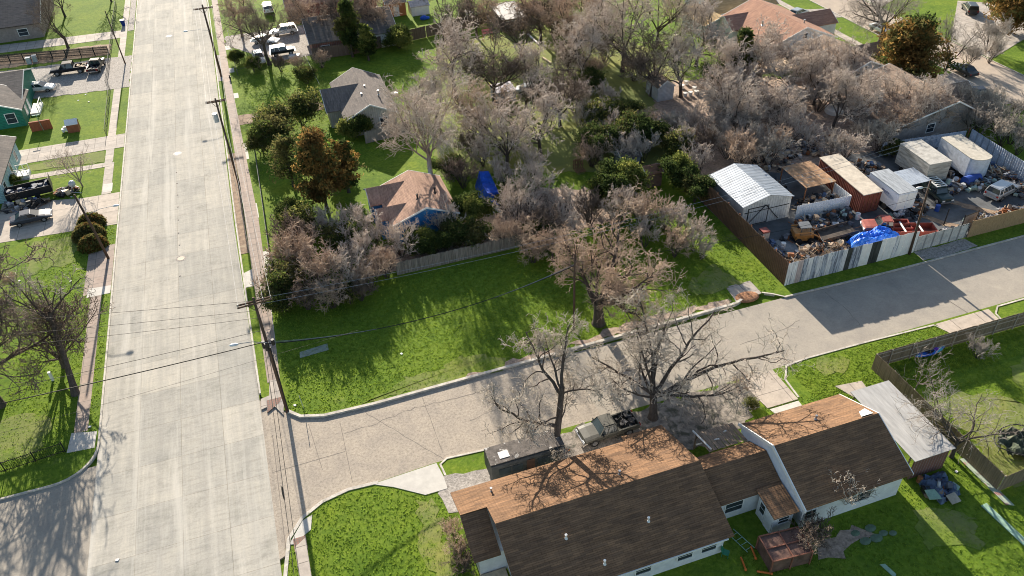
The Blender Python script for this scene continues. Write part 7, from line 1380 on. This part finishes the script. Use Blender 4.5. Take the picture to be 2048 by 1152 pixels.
# --- clipped round bushes on the left
for i, (x, y, s_) in enumerate(((-24.3, 96.4, 1.5), (-24.4, 93.6, 1.75), (-23.8, 91.2, 1.5))):
    rng = np.random.default_rng(300+i); q = unit(rng.normal(size=(1500, 3))); q[:, 2] = np.abs(q[:, 2]); pts = q*s_*(.86+.1*rng.random((1500, 1)))*np.array([1.1, .85, 1.15])
    t = thing('round_bush', ('clipped round olive bush furthest from the camera by the left driveway', 'largest clipped round olive bush in the middle of the row by the left driveway', 'clipped round bush nearest the camera by the left driveway')[i], 'bush', (x, y, .08))
    v, f, mi = leaves(310+i, pts, 7, .09, .12, [LF_OLIVE, LF_RUSTD, LF_MID], (5, 3, 2)); fast_mesh('foliage', v, f, mi[1], mi=mi[0], parent=t)
    m = MB(); m.ball((0, 0, .05), s_*.93, s_*.74, s_*.98, 14, 8); m.tube([(0, 0, 0), (0, 0, s_)], .1, 5); m.build('inner_twigs', LF_OLIVE, t, smooth=True)
# --- grass tufts on the nearer lawns, one uncountable mass
rng = np.random.default_rng(400)
regs = [((-4.6, 40), (54.2, 71.5), 18000), ((-30, -21.6), (57, 97), 5000), ((-6.5, 7), (32, 44.3), 3600), ((26, 60), (20, 41), 12000), ((41, 60), (38.5, 44.3), 3500), ((24, 47.5), (55, 73), 7000), ((49, 75), (38, 41), 2000), ((-3.3, 26), (100, 137), 8000)]
P = np.concatenate([np.stack([rng.uniform(*a, n), rng.uniform(*b_, n)], -1) for a, b_, n in regs])
def inside(poly, X, Y):
    c = np.zeros(len(X), bool); j = len(poly)-1
    for i in range(len(poly)):
        xi, yi = poly[i]; xj, yj = poly[j]; k = ((yi > Y) != (yj > Y)) & (X < (xj-xi)*(Y-yi)/(yj-yi+1e-12)+xi); c ^= k; j = i
    return c
ok = inside(nw, P[:, 0], P[:, 1]) | inside(ne, P[:, 0], P[:, 1]) | inside(se, P[:, 0], P[:, 1])
for o in bpy.data.objects:
    if o.type == 'MESH' and o.get('kind') == 'structure' and not o.parent and o.name.split('.')[0] in ('sidewalk', 'sidewalk_ramp', 'driveway', 'path', 'verge', 'slab', 'yard', 'apron', 'leaf_litter', 'tactile_paving'):
        me = o.data; k = len(me.vertices)//2; ok &= ~inside([(v.co.x, v.co.y) for v in list(me.vertices)[k:]], P[:, 0], P[:, 1])
for bx in ((6.5, 25.3, 30, 40.2), (25.3, 41.2, 28.2, 38), (42, 46.3, 29.2, 37.6)): ok &= ~((P[:, 0] > bx[0]) & (P[:, 0] < bx[1]) & (P[:, 1] > bx[2]) & (P[:, 1] < bx[3]))
for cx_, cy_ in [(PM[0], PM[1])]: ok &= np.hypot(P[:, 0]-cx_, P[:, 1]-cy_) > .3
P = P[ok]; n = len(P); nb = 3
c = np.repeat(P, nb, 0)+rng.normal(size=(n*nb, 2))*.06; a = rng.random(n*nb)*6.283; hgt_ = .05+.09*rng.random(n*nb)**2; wd_ = .035+.03*rng.random(n*nb)
dx, dy = np.cos(a)*wd_, np.sin(a)*wd_; lx, ly = rng.normal(size=n*nb)*.05, rng.normal(size=n*nb)*.05
V_ = np.stack([np.stack([c[:, 0]-dx, c[:, 1]-dy, np.full(n*nb, .07)], -1), np.stack([c[:, 0]+dx, c[:, 1]+dy, np.full(n*nb, .07)], -1), np.stack([c[:, 0]+lx, c[:, 1]+ly, .08+hgt_], -1)], 1).reshape(-1, 3)
gb = leaf_mat('grass blades', (.14, .23, .025), (.30, .40, .06), trans=.5)
o = fast_mesh('grass', V_, np.arange(len(V_)).reshape(-1, 3), [gb], mi=None); tag(o, 'short tufts of green grass over the lawns', 'grass', kind='stuff')
